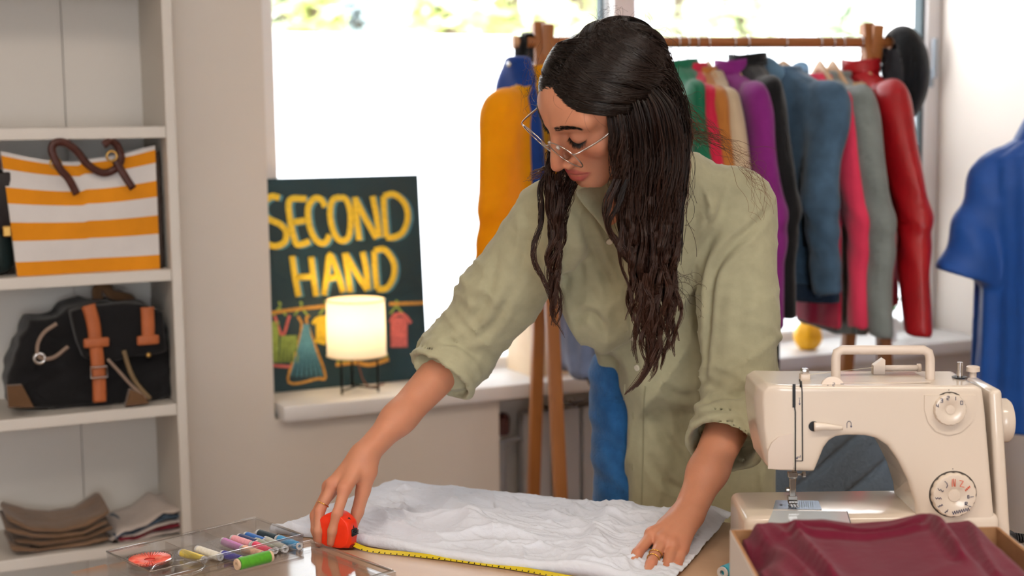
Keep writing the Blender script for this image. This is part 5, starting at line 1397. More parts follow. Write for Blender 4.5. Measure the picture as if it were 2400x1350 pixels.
# needle bar and presser foot
ny = 0.045
nb_ = lambda x, y: mp(x, y, ny)
M_ST = mat('needle_steel', (170, 168, 166), rough=0.2, metal=1.0)
one(lambda b: b.tube([nb_(1862, 1100), nb_(1861, 1128)], 0.0034, 12), 'needle_bar', M_ST, mach, smooth=True)
one(lambda b: b.box(nb_(1857, 1112), (0.013, 0.010, 0.008), bev=0.001), 'needle_clamp', M_ST, mach)
one(lambda b: b.tube([nb_(1862, 1113), nb_(1884, 1112)], [0.0018, 0.0018], 10), 'clamp_screw', M_ST, mach, smooth=True)
one(lambda b: b.lathe([(0, 0), (0.0045, 0), (0.0045, 0.004), (0, 0.004)], 14, Matrix.Translation(nb_(1881, 1112)) @ Matrix.Rotation(math.pi / 2, 4, 'Y')), 'screw_head', M_ST, mach)
one(lambda b: b.box(nb_(1857, 1145), (0.009, 0.007, 0.032), bev=0.001), 'presser_bar', M_ST, mach)
one(lambda b: b.tube([nb_(1864, 1125), nb_(1865, 1178)], [0.0010, 0.0004], 8), 'needle', M_ST, mach, smooth=True)
one(lambda b: b.lathe([(0, 0), (0.0036, 0), (0.0036, 0.004), (0, 0.004)], 12, Matrix.Translation(nb_(1849, 1148)) @ Matrix.Rotation(-math.pi / 2, 4, 'Y')), 'foot_screw', M_ST, mach)
one(lambda b: b.box(nb_(1857, 1166), (0.014, 0.010, 0.006), bev=0.001), 'foot_shank', M_ST, mach)
one(lambda b: [b.box(nb_(1851 + i * 7, 1178) + Vector((0, -0.006, -0.001)), (0.0028, 0.024, 0.0022)) for i in range(3)] and b.box(nb_(1858, 1174), (0.013, 0.012, 0.003)), 'presser_foot', M_ST, mach)
for i in range(4):
    one(lambda b: b.box(bed_pt(1851 + i * 6, 1189, 0.002), (0.0022, 0.012, 0.002)), 'feed_dog', mat('feed_steel', (90, 100, 110), rough=0.3, metal=1.0), plate)
# plug and power cord
pc = empty('power_cord', P(2352, 1262, MYF + 0.09), 0, label='black power plug and cord at the right side of the sewing machine', cat='cord')
PCO = Vector(pc.location)
M_RUB = mat('black_rubber', (22, 22, 24), rough=0.55)
one(lambda b: b.box((0.0, 0, 0), (0.034, 0.022, 0.020), bev=0.004), 'plug', M_RUB, pc, smooth=True)
for i in range(6): one(lambda b: b.lathe([(0.003, 0), (0.0085 - 0.0007 * i, 0), (0.0085 - 0.0007 * i, 0.002), (0.003, 0.002)], 12, Matrix.Translation((0.018 + 0.0042 * i, 0, 0)) @ Matrix.Rotation(math.pi / 2, 4, 'Y')), 'strain_relief', M_RUB, pc, smooth=True, sharp=40)
one(lambda b: b.tube(smoothpath([(0.015, 0, 0), (0.05, 0, -0.002), (0.09, 0.0, -0.012), (0.14, 0.01, -0.05), (0.2, 0.0, -0.098)], 6), 0.003, 8), 'cable', M_RUB, pc, smooth=True)
# ------------------------------------------------------------------ the woman leaning over the table
from mathutils.bvhtree import BVHTree
person = empty('person', (0.33, 2.72, 0), 0, label='woman in sage green shirt and jeans leaning over the table with a tape measure', cat='person')
PO = np.array(person.location)
def N3(v): return np.array(v, float)
def PX(px, py, Y): return N3(P(px, py, Y))
def unit(v): return v / np.linalg.norm(v)
# --- head frame: columns = her right, forward, up
HY, HP, HR, HS = math.radians(69.5), math.radians(37.9), math.radians(24.3), 1.0557
HC = N3((0.1374, 2.12, 1.4462))
_f = N3((-math.sin(HY) * math.cos(HP), -math.cos(HY) * math.cos(HP), -math.sin(HP)))
_r = N3((-math.cos(HY), math.sin(HY), 0)); _u = np.cross(_r, _f)
HB = np.stack([_r * math.cos(HR) + _u * math.sin(HR), _f, _u * math.cos(HR) - _r * math.sin(HR)], 1)
def hw(l): return HC + HB @ (N3(l) * HS)                    # head local -> world
def to_head(p): return ((p - HC) @ HB) / HS
# --- joints
SR = PX(1305, 515, 2.31); ER = PX(1068, 836, 2.37); WRr = PX(858, 1062, 2.215)
SL = PX(1722, 490, 2.37); EL = PX(1738, 930, 2.29); WL_ = PX(1614, 1203, 2.135)
NK = PX(1535, 410, 2.33); CH = PX(1512, 575, 2.44); WS = PX(1570, 770, 2.58); HPV = PX(1585, 900, 2.66)
LAT = unit(SL - SR)
def frame(axis, lat):
    a = unit(axis); l = unit(lat - a * (lat @ a)); return np.stack([l, a, np.cross(l, a)], 1)
R_ch = frame(NK - WS, LAT)

M_SKIN = bpy.data.materials.new('skin'); M_SKIN.use_nodes = True
nt = M_SKIN.node_tree; b_ = nt.nodes['Principled BSDF']
at = nt.nodes.new('ShaderNodeAttribute'); at.attribute_name = 'tint'
ns = nt.nodes.new('ShaderNodeTexNoise'); ns.inputs['Scale'].default_value = 45; ns.inputs['Detail'].default_value = 5
tc_ = nt.nodes.new('ShaderNodeTexCoord'); nt.links.new(tc_.outputs['Object'], ns.inputs['Vector'])
mr = nt.nodes.new('ShaderNodeMapRange'); mr.inputs['To Min'].default_value = 0.9; mr.inputs['To Max'].default_value = 1.07
nt.links.new(ns.outputs['Fac'], mr.inputs['Value'])
mm = nt.nodes.new('ShaderNodeMix'); mm.data_type = 'RGBA'; mm.blend_type = 'MULTIPLY'; mm.inputs['Factor'].default_value = 1.0
nt.links.new(at.outputs['Color'], mm.inputs[6]); nt.links.new(mr.outputs['Result'], mm.inputs[7])
nt.links.new(mm.outputs[2], b_.inputs['Base Color'])
b_.inputs['Roughness'].default_value = 0.48; b_.inputs['Specular IOR Level'].default_value = 0.4
b_.inputs['Subsurface Weight'].default_value = 0.25; b_.inputs['Subsurface Radius'].default_value = (0.010, 0.004, 0.002); b_.inputs['Subsurface Scale'].default_value = 0.6
n2 = nt.nodes.new('ShaderNodeTexNoise'); n2.inputs['Scale'].default_value = 420; n2.inputs['Detail'].default_value = 3
nt.links.new(tc_.outputs['Object'], n2.inputs['Vector'])
bp = nt.nodes.new('ShaderNodeBump'); bp.inputs['Strength'].default_value = 0.10; bp.inputs['Distance'].default_value = 0.002
nt.links.new(n2.outputs['Fac'], bp.inputs['Height']); nt.links.new(bp.outputs['Normal'], b_.inputs['Normal'])
SK = N3(srgb((200, 138, 108))); SKR = N3(srgb((194, 110, 86))); LIP = N3(srgb((176, 74, 76)))

# --- head
LU = [(0.0, 0.0965, -0.0650), (0.0115, 0.0925, -0.0655), (0.0250, 0.0810, -0.0712)]
LL = [(0.0, 0.0935, -0.0795), (0.0105, 0.0910, -0.0785), (0.0240, 0.0810, -0.0732)]
neck_l = to_head(NK[None])[0]
def head_sd(pw):
    p = to_head(pw); ax = p.copy(); ax[:, 0] = np.abs(p[:, 0])
    d = sd_ell(p, (0, -0.015, 0.022), (0.072, 0.088, 0.060))
    d = s_min(d, sd_ell(p, (0, 0.028, 0.024), (0.063, 0.060, 0.046)), 0.02)
    d = s_min(d, sd_ell(p, (0, 0.032, -0.030), (0.057, 0.056, 0.060)), 0.02)
    d = s_min(d, sd_ell(ax, (0.040, 0.055, -0.026), (0.022, 0.022, 0.019)), 0.016)
    d = s_min(d, sd_ell(p, (0, 0.044, -0.068), (0.043, 0.044, 0.040)), 0.02)
    d = s_min(d, sd_cone(ax, (0.047, -0.002, -0.058), (0.012, 0.070, -0.096), 0.014, 0.0165), 0.022)
    d = s_min(d, sd_ell(p, (0, 0.078, -0.098), (0.017, 0.015, 0.0145)), 0.014)
    d = s_min(d, sd_cone(ax, (0.010, 0.084, 0.017), (0.046, 0.064, 0.020), 0.009, 0.010), 0.014)
    # eye socket, closed-down lid
    d = s_max(d, -sd_ell(ax, (0.033, 0.094, -0.002), (0.019, 0.014, 0.0115)), 0.010)
    d = s_min(d, sd_ell(ax, (0.032, 0.0715, -0.001), (0.0155, 0.0142, 0.0125)), 0.004)
    # nose
    d = s_min(d, sd_cone(p, (0, 0.0870, 0.006), (0, 0.1065, -0.034), 0.0072, 0.0090), 0.012)
    d = s_min(d, sd_ell(p, (0, 0.1085, -0.0440), (0.0096, 0.0112, 0.0090)), 0.007)
    d = s_min(d, sd_ell(ax, (0.0125, 0.0965, -0.0480), (0.0070, 0.0095, 0.0068)), 0.005)
    d = s_max(d, -sd_ell(ax, (0.0066, 0.1005, -0.0560), (0.0030, 0.0055, 0.0035)), 0.003)
    # lips
    d = s_min(d, sd_ell(p, (0, 0.083, -0.066), (0.020, 0.012, 0.015)), 0.010)
    up_ = np.minimum(sd_cone(ax, LU[0], LU[1], 0.0062, 0.0056), sd_cone(ax, LU[1], LU[2], 0.0056, 0.0018))
    lo_ = np.minimum(sd_cone(ax, LL[0], LL[1], 0.0080, 0.0070), sd_cone(ax, LL[1], LL[2], 0.0070, 0.0018))
    d = s_min(d, up_, 0.003); d = s_min(d, lo_, 0.003)
    gv = np.minimum(sd_cone(ax, (0.0, 0.1045, -0.0712), (0.012, 0.0995, -0.0712), 0.0016, 0.0015), sd_cone(ax, (0.012, 0.0995, -0.0712), (0.0255, 0.0850, -0.0722), 0.0015, 0.0008))
    d = s_max(d, -gv, 0.003)
    d = s_max(d, -sd_ell(p, (0, 0.1025, -0.0575), (0.0028, 0.004, 0.006)), 0.004)
    # ears
    d = s_min(d, sd_ell(ax, (0.075, -0.012, -0.012), (0.008, 0.018, 0.030)), 0.008)
    d = s_min(d, sd_cone(p, (0, -0.030, -0.050), neck_l * 0.92, 0.050, 0.052), 0.03)
    return d * HS
def torso_sd(p):
    d = sd_ell(p, CH, (0.155, 0.165, 0.095), R_ch)
    d = s_min(d, sd_ell(p, WS, (0.108, 0.15, 0.078), R_ch), 0.05)
    d = s_min(d, sd_cone(p, NK, to_world_neck, 0.050 * HS, 0.050 * HS), 0.03)
    for S in (SR, SL): d = s_min(d, sd_cone(p, NK * 0.8 + CH * 0.2, S, 0.045, 0.05), 0.03)
    return d
to_world_neck = hw((0, -0.030, -0.050))
def body_main(p): return s_min(head_sd(p), torso_sd(p), 0.025)

# --- hands; every finger is a chain of round cones
def chain(p, pts, rs, k=0.004):
    d = None
    for i in range(len(pts) - 1):
        c = sd_cone(p, pts[i], pts[i + 1], rs[i], rs[i + 1])
        d = c if d is None else s_min(d, c, k)
    return d
def hand(W, E, mcps, fingers, thumb, back):
    mid = (mcps[1] + mcps[2]) / 2
    def f(p):
        d = sd_flatcone(p, E, E * 0.35 + W * 0.65, 0.040, 0.0295, back, 0.88)
        d = s_min(d, sd_flatcone(p, E * 0.35 + W * 0.65, W, 0.0295, 0.0255, back, 0.80), 0.02)
        for i, m in enumerate(mcps):
            d = s_min(d, sd_flatcone(p, W * 0.88 + m * 0.12, m, 0.0165, 0.0108, back, 0.85), 0.014)
        d = s_min(d, sd_flatcone(p, W, W * 0.5 + thumb[1] * 0.5, 0.017, 0.015, back, 0.9), 0.014)
        for fg, r in fingers:
            d = s_min(d, chain(p, fg, r), 0.0045)
        d = s_min(d, chain(p, [W * 0.85 + thumb[0] * 0.15] + thumb, [0.016, 0.0145, 0.0115, 0.0098, 0.0078]), 0.010)
        for m in mcps: d = s_min(d, np.linalg.norm(p - (m + back * 0.0035), axis=1) - 0.0088, 0.007)
        for m in mcps:                                     # tendons
            d = s_min(d, sd_cone(p, m + back * 0.0055, W * 0.75 + m * 0.25 + back * 0.012, 0.0035, 0.003), 0.009)
        return d
    return f
FR = [0.0092, 0.0082, 0.0074, 0.0062]
# right hand on the tape measure (left in the picture)
r_mcp = [PX(808, 1148, 2.165), PX(781, 1136, 2.185), PX(772, 1143, 2.212), PX(772, 1158, 2.236)]
r_f = [([r_mcp[0], PX(790, 1205, 2.146), PX(779, 1244, 2.143), PX(775, 1273, 2.145)], FR),
       ([r_mcp[1], PX(749, 1198, 2.168), PX(746, 1245, 2.158), PX(747, 1274, 2.158)], FR),
       ([r_mcp[2], PX(738, 1208, 2.196), PX(739, 1243, 2.186), PX(744, 1266, 2.180)], [0.0088, 0.0078, 0.007, 0.006]),
       ([r_mcp[3], PX(744, 1210, 2.222), PX(745, 1238, 2.212), PX(752, 1254, 2.204)], [0.0080, 0.007, 0.0062, 0.0052])]
r_th = [PX(862, 1105, 2.200), PX(851, 1150, 2.196), PX(838, 1200, 2.192), PX(826, 1236, 2.184)]
r_back = unit(N3((-0.55, 0.30, 0.80)))
hand_r = hand(WRr, ER, r_mcp, r_f, r_th, r_back)
# left hand flat on the cloth
l_mcp = [PX(1528, 1254, 2.085), PX(1551, 1268, 2.070), PX(1576, 1281, 2.066), PX(1598, 1288, 2.072)]
l_f = [([l_mcp[0], PX(1494, 1297, 2.040), PX(1475, 1332, 2.016), PX(1464, 1362, 1.996)], FR),
       ([l_mcp[1], PX(1526, 1322, 2.016), PX(1508, 1362, 1.984), PX(1496, 1392, 1.962)], FR),
       ([l_mcp[2], PX(1560, 1338, 2.012), PX(1546, 1376, 1.980), PX(1536, 1403, 1.958)], FR),
       ([l_mcp[3], PX(1588, 1330, 2.025), PX(1578, 1362, 1.998), PX(1570, 1385, 1.980)], [0.0080, 0.007, 0.0062, 0.0052])]
l_th = [PX(1560, 1238, 2.130), PX(1524, 1268, 2.115), PX(1496, 1300, 2.085), PX(1480, 1322, 2.060)]
l_back = unit(N3((-0.15, -0.35, 0.92)))
hand_l = hand(WL_, EL, l_mcp, l_f, l_th, l_back)

def bounds(pts, m): a = np.array(pts); return a.min(0) - m, a.max(0) + m
V, Fq = [], []
def addm(f, lo, hi, h):
    v, q = sdf_mesh(f, lo, hi, h)
    off = sum(len(x) for x in V); V.append(v); Fq.append(q + off); return v
lo, hi = bounds([HC + 0.14, HC - 0.14], 0.0)
v_head = addm(head_sd, lo, hi + N3((0.06, 0.1, 0)), 0.0019)
v_tor = addm(torso_sd, *bounds([CH, WS, SR, SL, HPV], 0.2), 0.008)
v_hr = addm(hand_r, *bounds([ER, WRr, r_mcp[1], r_f[0][0][3], r_f[1][0][3], r_th[3]], 0.05), 0.0018)
v_hl = addm(hand_l, *bounds([EL, WL_, l_mcp[1], l_f[1][0][3], l_f[0][0][3], l_f[3][0][3]], 0.05), 0.0018)
for S, E in ((SR, ER), (SL, EL)):
    addm(lambda p: sd_cone(p, S, E, 0.048, 0.041), *bounds([S, E], 0.07), 0.008)
V_ = np.concatenate(V); F_ = np.concatenate(Fq)
# own colour: lips, flushed cheeks and nose, knuckles
tint = np.tile(SK, (len(V_), 1))
nh = len(v_head); pl = to_head(v_head); pa_ = pl.copy(); pa_[:, 0] = np.abs(pa_[:, 0])
def blend(w, c, sl): tint[sl] = tint[sl] * (1 - w[:, None]) + c * w[:, None]
ck = np.exp(-((pa_ - N3((0.040, 0.066, -0.032))) ** 2 / N3((0.018, 0.03, 0.018)) ** 2).sum(1)) * 0.55
blend(ck, SKR, slice(0, nh))
blend(np.exp(-((pl - N3((0, 0.112, -0.045))) ** 2).sum(1) / 0.013 ** 2) * 0.5, SKR, slice(0, nh))
ld = np.minimum(np.minimum(sd_cone(pa_, LU[0], LU[1], 0.0062, 0.0056), sd_cone(pa_, LU[1], LU[2], 0.0056, 0.0022)), np.minimum(sd_cone(pa_, LL[0], LL[1], 0.0080, 0.0070), sd_cone(pa_, LL[1], LL[2], 0.0070, 0.0022))) - 0.0004
blend(np.clip(0.5 - ld / 0.0016, 0, 1) * (pl[:, 1] > 0.06) * 0.95, LIP, slice(0, nh))
el = np.exp(-((pa_ - N3((0.032, 0.084, 0.004))) ** 2 / N3((0.018, 0.014, 0.009)) ** 2).sum(1)) * 0.5
blend(el, N3(srgb((176, 116, 96))), slice(0, nh))
o0 = nh + len(v_tor)
for vv_, mc_, fg_ in ((v_hr, r_mcp, r_f), (v_hl, l_mcp, l_f)):
    sl = slice(o0, o0 + len(vv_)); w = np.zeros(len(vv_))
    for m in list(mc_) + [g[0][1] for g in fg_] + [g[0][3] for g in fg_]: w = np.maximum(w, np.exp(-((vv_ - m) ** 2).sum(1) / 0.011 ** 2))
    blend(w * 0.6, SKR, sl); o0 += len(vv_)
body = np_object('body', V_ - PO, F_, M_SKIN, person, color=tint)
cs = body.modifiers.new('relax', 'CORRECTIVE_SMOOTH'); cs.iterations = 4; cs.use_only_smooth = True; cs.smooth_type = 'SIMPLE'

# --- jeans and shoes
FTR, FTL = N3((0.16, 2.78, 0.0)), N3((0.42, 2.74, 0.0))
HRj, HLj = HPV - LAT * 0.075, HPV + LAT * 0.085
KR, KL = (HRj * 0.48 + FTR * 0.52) + N3((-0.02, -0.05, 0)), (HLj * 0.48 + FTL * 0.52) + N3((0, -0.05, 0))
HRj = PX(1478, 890, 2.64); KR = PX(1476, 1330, 2.60); FTR = N3((KR[0] - 0.01, 2.74, 0.05)); FTL[2] = 0.05
def jeans_sd(p):
    d = sd_ell(p, HPV + N3((0.018, 0.01, 0.05)), (0.150, 0.118, 0.150))
    for H, K_, Ft in ((HRj, KR, FTR), (HLj, KL, FTL)):
        d = s_min(d, sd_cone(p, H, K_, 0.080, 0.062), 0.03)
        d = s_min(d, sd_cone(p, K_, Ft, 0.062, 0.056), 0.02)
    d = np.maximum(d, 0.045 - p[:, 2])
    z = p[:, 2]
    return d + 0.0022 * np.sin(z * 75 + 4 * np.sin(p[:, 0] * 30)) + 0.0012 * np.sin(z * 160 + p[:, 0] * 90)
v, q = sdf_mesh(jeans_sd, [HPV[0] - 0.32, 2.4, 0.0], [HPV[0] + 0.32, 2.95, HPV[2] + 0.2], 0.007)
M_JEAN = cloth('jeans_blue', (46, 104, 164), var=0.3, vscale=30, bump=0.3, bscale=260, rough=0.9)
np_object('jeans', v - PO, q, M_JEAN, person)
for Ft in (FTR, FTL):
    def f(p): return np.maximum(s_min(sd_ell(p, Ft + N3((-0.01, -0.07, -0.01)), (0.045, 0.115, 0.042)), sd_cone(p, Ft, Ft + N3((0, 0, 0.05)), 0.042, 0.042), 0.03), 0.002 - p[:, 2])
    v, q = sdf_mesh(f, Ft - 0.22, Ft + 0.16, 0.006)
    np_object('shoe', v - PO, q, cloth('white_sneaker', (220, 218, 214)), person)

# --- shirt
rw = np.random.RandomState(4)
CuRa, CuRb = PX(1090, 808, 2.365), PX(1030, 886, 2.328)
CuLa, CuLb = PX(1720, 968, 2.275), PX(1692, 1050, 2.215)
def arm_folds(p, S, E, seed, amp):
    a = unit(E - S); t = (p - S) @ a; L = np.linalg.norm(E - S)
    q = p - S - t[:, None] * a; e1 = unit(np.cross(a, N3((0, 1, 0.2)))); e2 = np.cross(a, e1)
    th = np.arctan2(q @ e2, q @ e1); r = np.random.RandomState(seed)
    u = t / L; h = np.zeros(len(p))
    for k in range(7):
        fr = r.uniform(10, 30); sk = r.uniform(-1.6, 1.6); ph = r.uniform(0, 6.28)
        c = 1 - np.abs(np.sin((u * fr + sk * th + ph + 0.8 * np.sin(th * 2 + ph)) * 0.5))
        m = np.clip(0.3 + np.sin(th + r.uniform(0, 6.28)), 0, 1) * (0.25 + 0.75 * np.clip(u, 0, 1.2) ** 1.5)
        h += c ** 5 * m
    return -amp * (h - 0.4)
def long_folds(p, seed, amp, scale=1.0):
    """soft drapery folds running mostly down the shirt, leaning along the body"""
    r = np.random.RandomState(seed); h = np.zeros(len(p))
    for k in range(8):
        a = r.uniform(-0.5, 0.35); fr = r.uniform(16, 46) * scale; ph = r.uniform(0, 6.28)
        t = (p[:, 0] * math.cos(a) + p[:, 2] * math.sin(a) - 0.25 * p[:, 1]) * fr + ph + 0.9 * np.sin(p[:, 2] * r.uniform(7, 15) + ph)
        m = np.clip(0.4 + 0.8 * np.sin(p[:, 2] * r.uniform(6, 14) + p[:, 0] * 8 + r.uniform(0, 6.28)), 0, 1)
        h += (1 - np.abs(np.sin(t))) ** 4 * m * (24.0 / fr)
    return -amp * (h - 0.6)
def cuff_sd(p, a, b, r0, r1):
    ax = unit(b - a); L = np.linalg.norm(b - a); t = (p - a) @ ax
    q = np.linalg.norm(p - a - t[:, None] * ax, axis=1)
    rr_ = r0 + (r1 - r0) * np.clip(t / L, 0, 1)
    w = 0.0022 * np.sin(t * 260 + 1.5 * np.sin(p[:, 0] * 60)) + 0.002 * np.sin(p[:, 0] * 70 + p[:, 2] * 90)
    d = np.maximum(q - rr_, np.abs(t - L / 2) - L / 2)
    d = s_max(q - rr_ + w, np.abs(t - L / 2) - L / 2, 0.008)
    hole = np.maximum(q - (rr_ - 0.009), -(t - L * 0.35))
    return s_max(d, -hole, 0.004)
Vt, V0 = PX(1440, 590, 2.29), PX(1440, 440, 2.245)
def shirt_sd(p):
    d = sd_ell(p, CH, (0.178, 0.185, 0.120), R_ch)
    d = s_min(d, sd_ell(p, WS + N3((0.015, 0, 0)), (0.165, 0.22, 0.118), R_ch), 0.05)
    d = s_min(d, sd_cone(p, NK * 0.75 + CH * 0.25, NK, 0.085, 0.066), 0.04)
    for S in (SR, SL): d = s_min(d, sd_cone(p, NK * 0.78 + CH * 0.22, S, 0.060, 0.066), 0.035)
    # loose front hanging off the chest, long left front over the thigh
    d = s_min(d, sd_ell(p, PX(1415, 690, 2.40), (0.080, 0.075, 0.100)), 0.04)
    d = s_min(d, sd_box(p, PX(1612, 780, 2.50), (0.125, 0.075, 0.14), 0.07), 0.06)
    left = sd_box(p, PX(1643, 1050, 2.545), (0.138, 0.075, 0.24), 0.055)
    d = s_min(d, left, 0.03)
    d = d + long_folds(p, 3, 0.0105)
    # hollow under the lifted right front
    cut = sd_ell(p, PX(1385, 905, 2.46), (0.062, 0.15, 0.070))
    d = s_max(d, -cut, 0.010)
    d = s_max(d, -sd_box(p, PX(1385, 1010, 2.46), (0.058, 0.12, 0.12), 0.02), 0.010)
    # sleeves
    for S, E, Ca, Cb, r0, r1, sd_ in ((SR, ER, CuRa, CuRb, 0.074, 0.060, 7), (SL, EL, CuLa, CuLb, 0.073, 0.060, 12)):
        s = s_min(sd_cone(p, S, S * 0.45 + E * 0.55, r0, (r0 + r1) / 2), sd_cone(p, S * 0.45 + E * 0.55, E * 0.7 + Ca * 0.3, (r0 + r1) / 2, r1), 0.02)
        s = s_min(s, sd_cone(p, E, Ca, r1 * 0.98, r1 * 0.9), 0.02)
        s = s + arm_folds(p, S, E, sd_, 0.0085)
        d = s_min(d, s, 0.004)
        d = s_min(d, cuff_sd(p, Ca, Cb, 0.0590, 0.0620), 0.004)
    # neck opening and V
    d = s_max(d, -sd_cone(p, NK + unit(to_world_neck - NK) * 0.012, to_world_neck, 0.060, 0.075), 0.006)
    d = s_max(d, -sd_cone(p, V0, Vt, 0.046, 0.010), 0.006)
    return d
lo, hi = bounds([CH, WS, SR, SL, ER, EL, CuRb, CuLb, NK, PX(1643, 1330, 2.545)], 0.13)
v_sh, q_sh = sdf_mesh(shirt_sd, lo, hi, 0.0046)
# tailored creases: press grooves along lines on the cloth, lift their lips
bvh0 = BVHTree.FromPolygons([Vector(x) for x in v_sh], [tuple(int(i) for i in f) for f in q_sh])
def vnormals(v, q):
    n = np.cross(v[q[:, 2]] - v[q[:, 0]], v[q[:, 3]] - v[q[:, 1]]); vn = np.zeros_like(v)
    for k in range(4): np.add.at(vn, q[:, k], n)
    return vn / np.maximum(np.linalg.norm(vn, axis=1, keepdims=True), 1e-12)
vn = vnormals(v_sh, q_sh); vn *= np.sign((vn * (v_sh - v_sh.mean(0))).sum())
dz = np.zeros(len(v_sh))
for pts, amp, w in (
        ([(1222, 470), (1236, 560), (1214, 650)], 0.006, 0.010), ([(1246, 510), (1264, 600), (1296, 660)], 0.006, 0.009), ([(1165, 600), (1135, 710), (1082, 780)], 0.006, 0.011),
        ([(1205, 680), (1150, 765), (1092, 805)], 0.006, 0.010), ([(1012, 800), (1062, 806), (1116, 836)], 0.006, 0.007), ([(985, 838), (1050, 850), (1118, 884)], 0.005, 0.006), ([(1120, 760), (1080, 800), (1040, 800)], 0.005, 0.008),
        ([(1336, 530), (1328, 620), (1318, 700)], 0.008, 0.012), ([(1362, 500), (1400, 610), (1442, 690)], 0.009, 0.013), ([(1392, 500), (1435, 600), (1470, 680)], 0.005, 0.008), ([(1342, 765), (1372, 735), (1402, 748), (1424, 792)], 0.010, 0.010),
        ([(1455, 650), (1478, 730), (1480, 810)], 0.005, 0.008), ([(1645, 470), (1605, 560), (1585, 650)], 0.006, 0.013), ([(1700, 470), (1660, 570), (1640, 650)], 0.006, 0.012),
        ([(1796, 500), (1752, 545), (1704, 590), (1670, 650), (1660, 760), (1652, 890)], 0.011, 0.009), ([(1775, 895), (1735, 925), (1662, 938)], 0.007, 0.008), ([(1645, 880), (1690, 915), (1770, 945)], 0.004, 0.008),
        ([(1640, 1000), (1700, 985), (1775, 1000)], 0.004, 0.006), ([(1530, 970), (1570, 1045), (1606, 1090)], 0.008, 0.012), ([(1522, 1075), (1560, 1130), (1602, 1152)], 0.007, 0.010), ([(1600, 960), (1650, 985)], 0.005, 0.010), ([(1540, 900), (1600, 930), (1640, 920)], 0.005, 0.012), ([(1760, 640), (1735, 740), (1740, 840)], 0.004, 0.014)):
    ln = [bvh0.ray_cast(CAM, ray(x, y).normalized())[0] for x, y in (smoothpath(pts, 7) if len(pts) > 2 else [np.array(pts[0]) * (1 - t) + np.array(pts[1]) * t for t in np.linspace(0, 1, 8)])]
    ln = [N3(x) for x in ln if x is not None]
    if len(ln) < 3: continue
    near = np.where((np.abs(v_sh - np.mean(ln, 0)).max(1) < 0.22))[0]; pv = v_sh[near]; best = np.full(len(near), 9.0); tt = np.zeros(len(near))
    for i in range(len(ln) - 1):
        if np.linalg.norm(ln[i + 1] - ln[i]) > 0.06: continue
        e = ln[i + 1] - ln[i]; t = np.clip(((pv - ln[i]) @ e) / max(e @ e, 1e-9), 0, 1); dd_ = np.linalg.norm(pv - ln[i] - t[:, None] * e, axis=1)
        m_ = dd_ < best; tt = np.where(m_, (i + t) / (len(ln) - 1), tt); best = np.where(m_, dd_, best)
    fade = np.sin(np.clip(tt, 0.04, 0.96) * math.pi) ** 0.5
    dz[near] += fade * (-amp * np.exp(-(best / (w * 0.7)) ** 2) + 0.55 * amp * np.exp(-((best - w * 1.5) / (w * 0.8)) ** 2))
v_sh = v_sh + vn * dz[:, None]
M_SHIRT = cloth('sage_linen', (172, 169, 140), var=0.07, vscale=60, bump=0.22, bscale=30, rough=0.9, sheen=0.15)
shirt = np_object('shirt', v_sh - PO, q_sh, M_SHIRT, person)
cs = shirt.modifiers.new('relax', 'CORRECTIVE_SMOOTH'); cs.iterations = 3; cs.use_only_smooth = True; cs.smooth_type = 'SIMPLE'
bvh_s = BVHTree.FromPolygons([Vector(x) for x in v_sh], [tuple(int(i) for i in f) for f in q_sh])
def hit(px, py, bv=None, off=0.0015):
    d = ray(px, py).normalized(); h, n, i, t = (bv or bvh_s).ray_cast(CAM, d)
    return (h - d * off, n) if h is not None else (None, None)
def seam(pts, r, name, m=None, flat=0.5, off=0.0006, n=6, par=None):
    q = [hit(x, y, off=off)[0] for x, y in (smoothpath(pts, n) if len(pts) > 2 else pts)]
    q = [x - Vector(PO) for x in q if x is not None]
    if len(q) > 2: return one(lambda b: b.tube(q, r, 6, flat=flat, up=(0, 1, 0)), name, m or M_SHIRT, par or shirt, smooth=True)
for (x, y) in ((1428, 566), (1484, 792), (1493, 862)):
    h, n = hit(x, y)
    if h is None: continue
    Mb = Matrix.Translation(h - Vector(PO)) @ n.to_track_quat('Z', 'Y').to_matrix().to_4x4()
    one(lambda b: b.lathe([(0, 0.0022), (0.003, 0.0018), (0.0045, 0.0026), (0.0056, 0.0016), (0.0056, -0.001), (0, -0.001)], 18, Mb), 'button', mat('shell_button', (226, 220, 202), rough=0.3), shirt, smooth=True)
M_SEAM = cloth('sage_seam', (152, 149, 121), var=0.05)
seam([(1512, 905), (1508, 960), (1507, 1060), (1505, 1150), (1504, 1200)], 0.0016, 'placket_seam', M_SEAM)
seam([(1466, 900), (1462, 960), (1460, 1060), (1464, 1190)], 0.0022, 'placket_edge', M_SHIRT)
seam([(1590, 686), (1615, 692), (1642, 694)], 0.0014, 'pocket_seam', M_SEAM)
for (x, y) in ((1484, 975), (1482, 1095)):
    seam([(x, y - 8), (x, y), (x, y + 8)], 0.0010, 'buttonhole', M_SEAM)
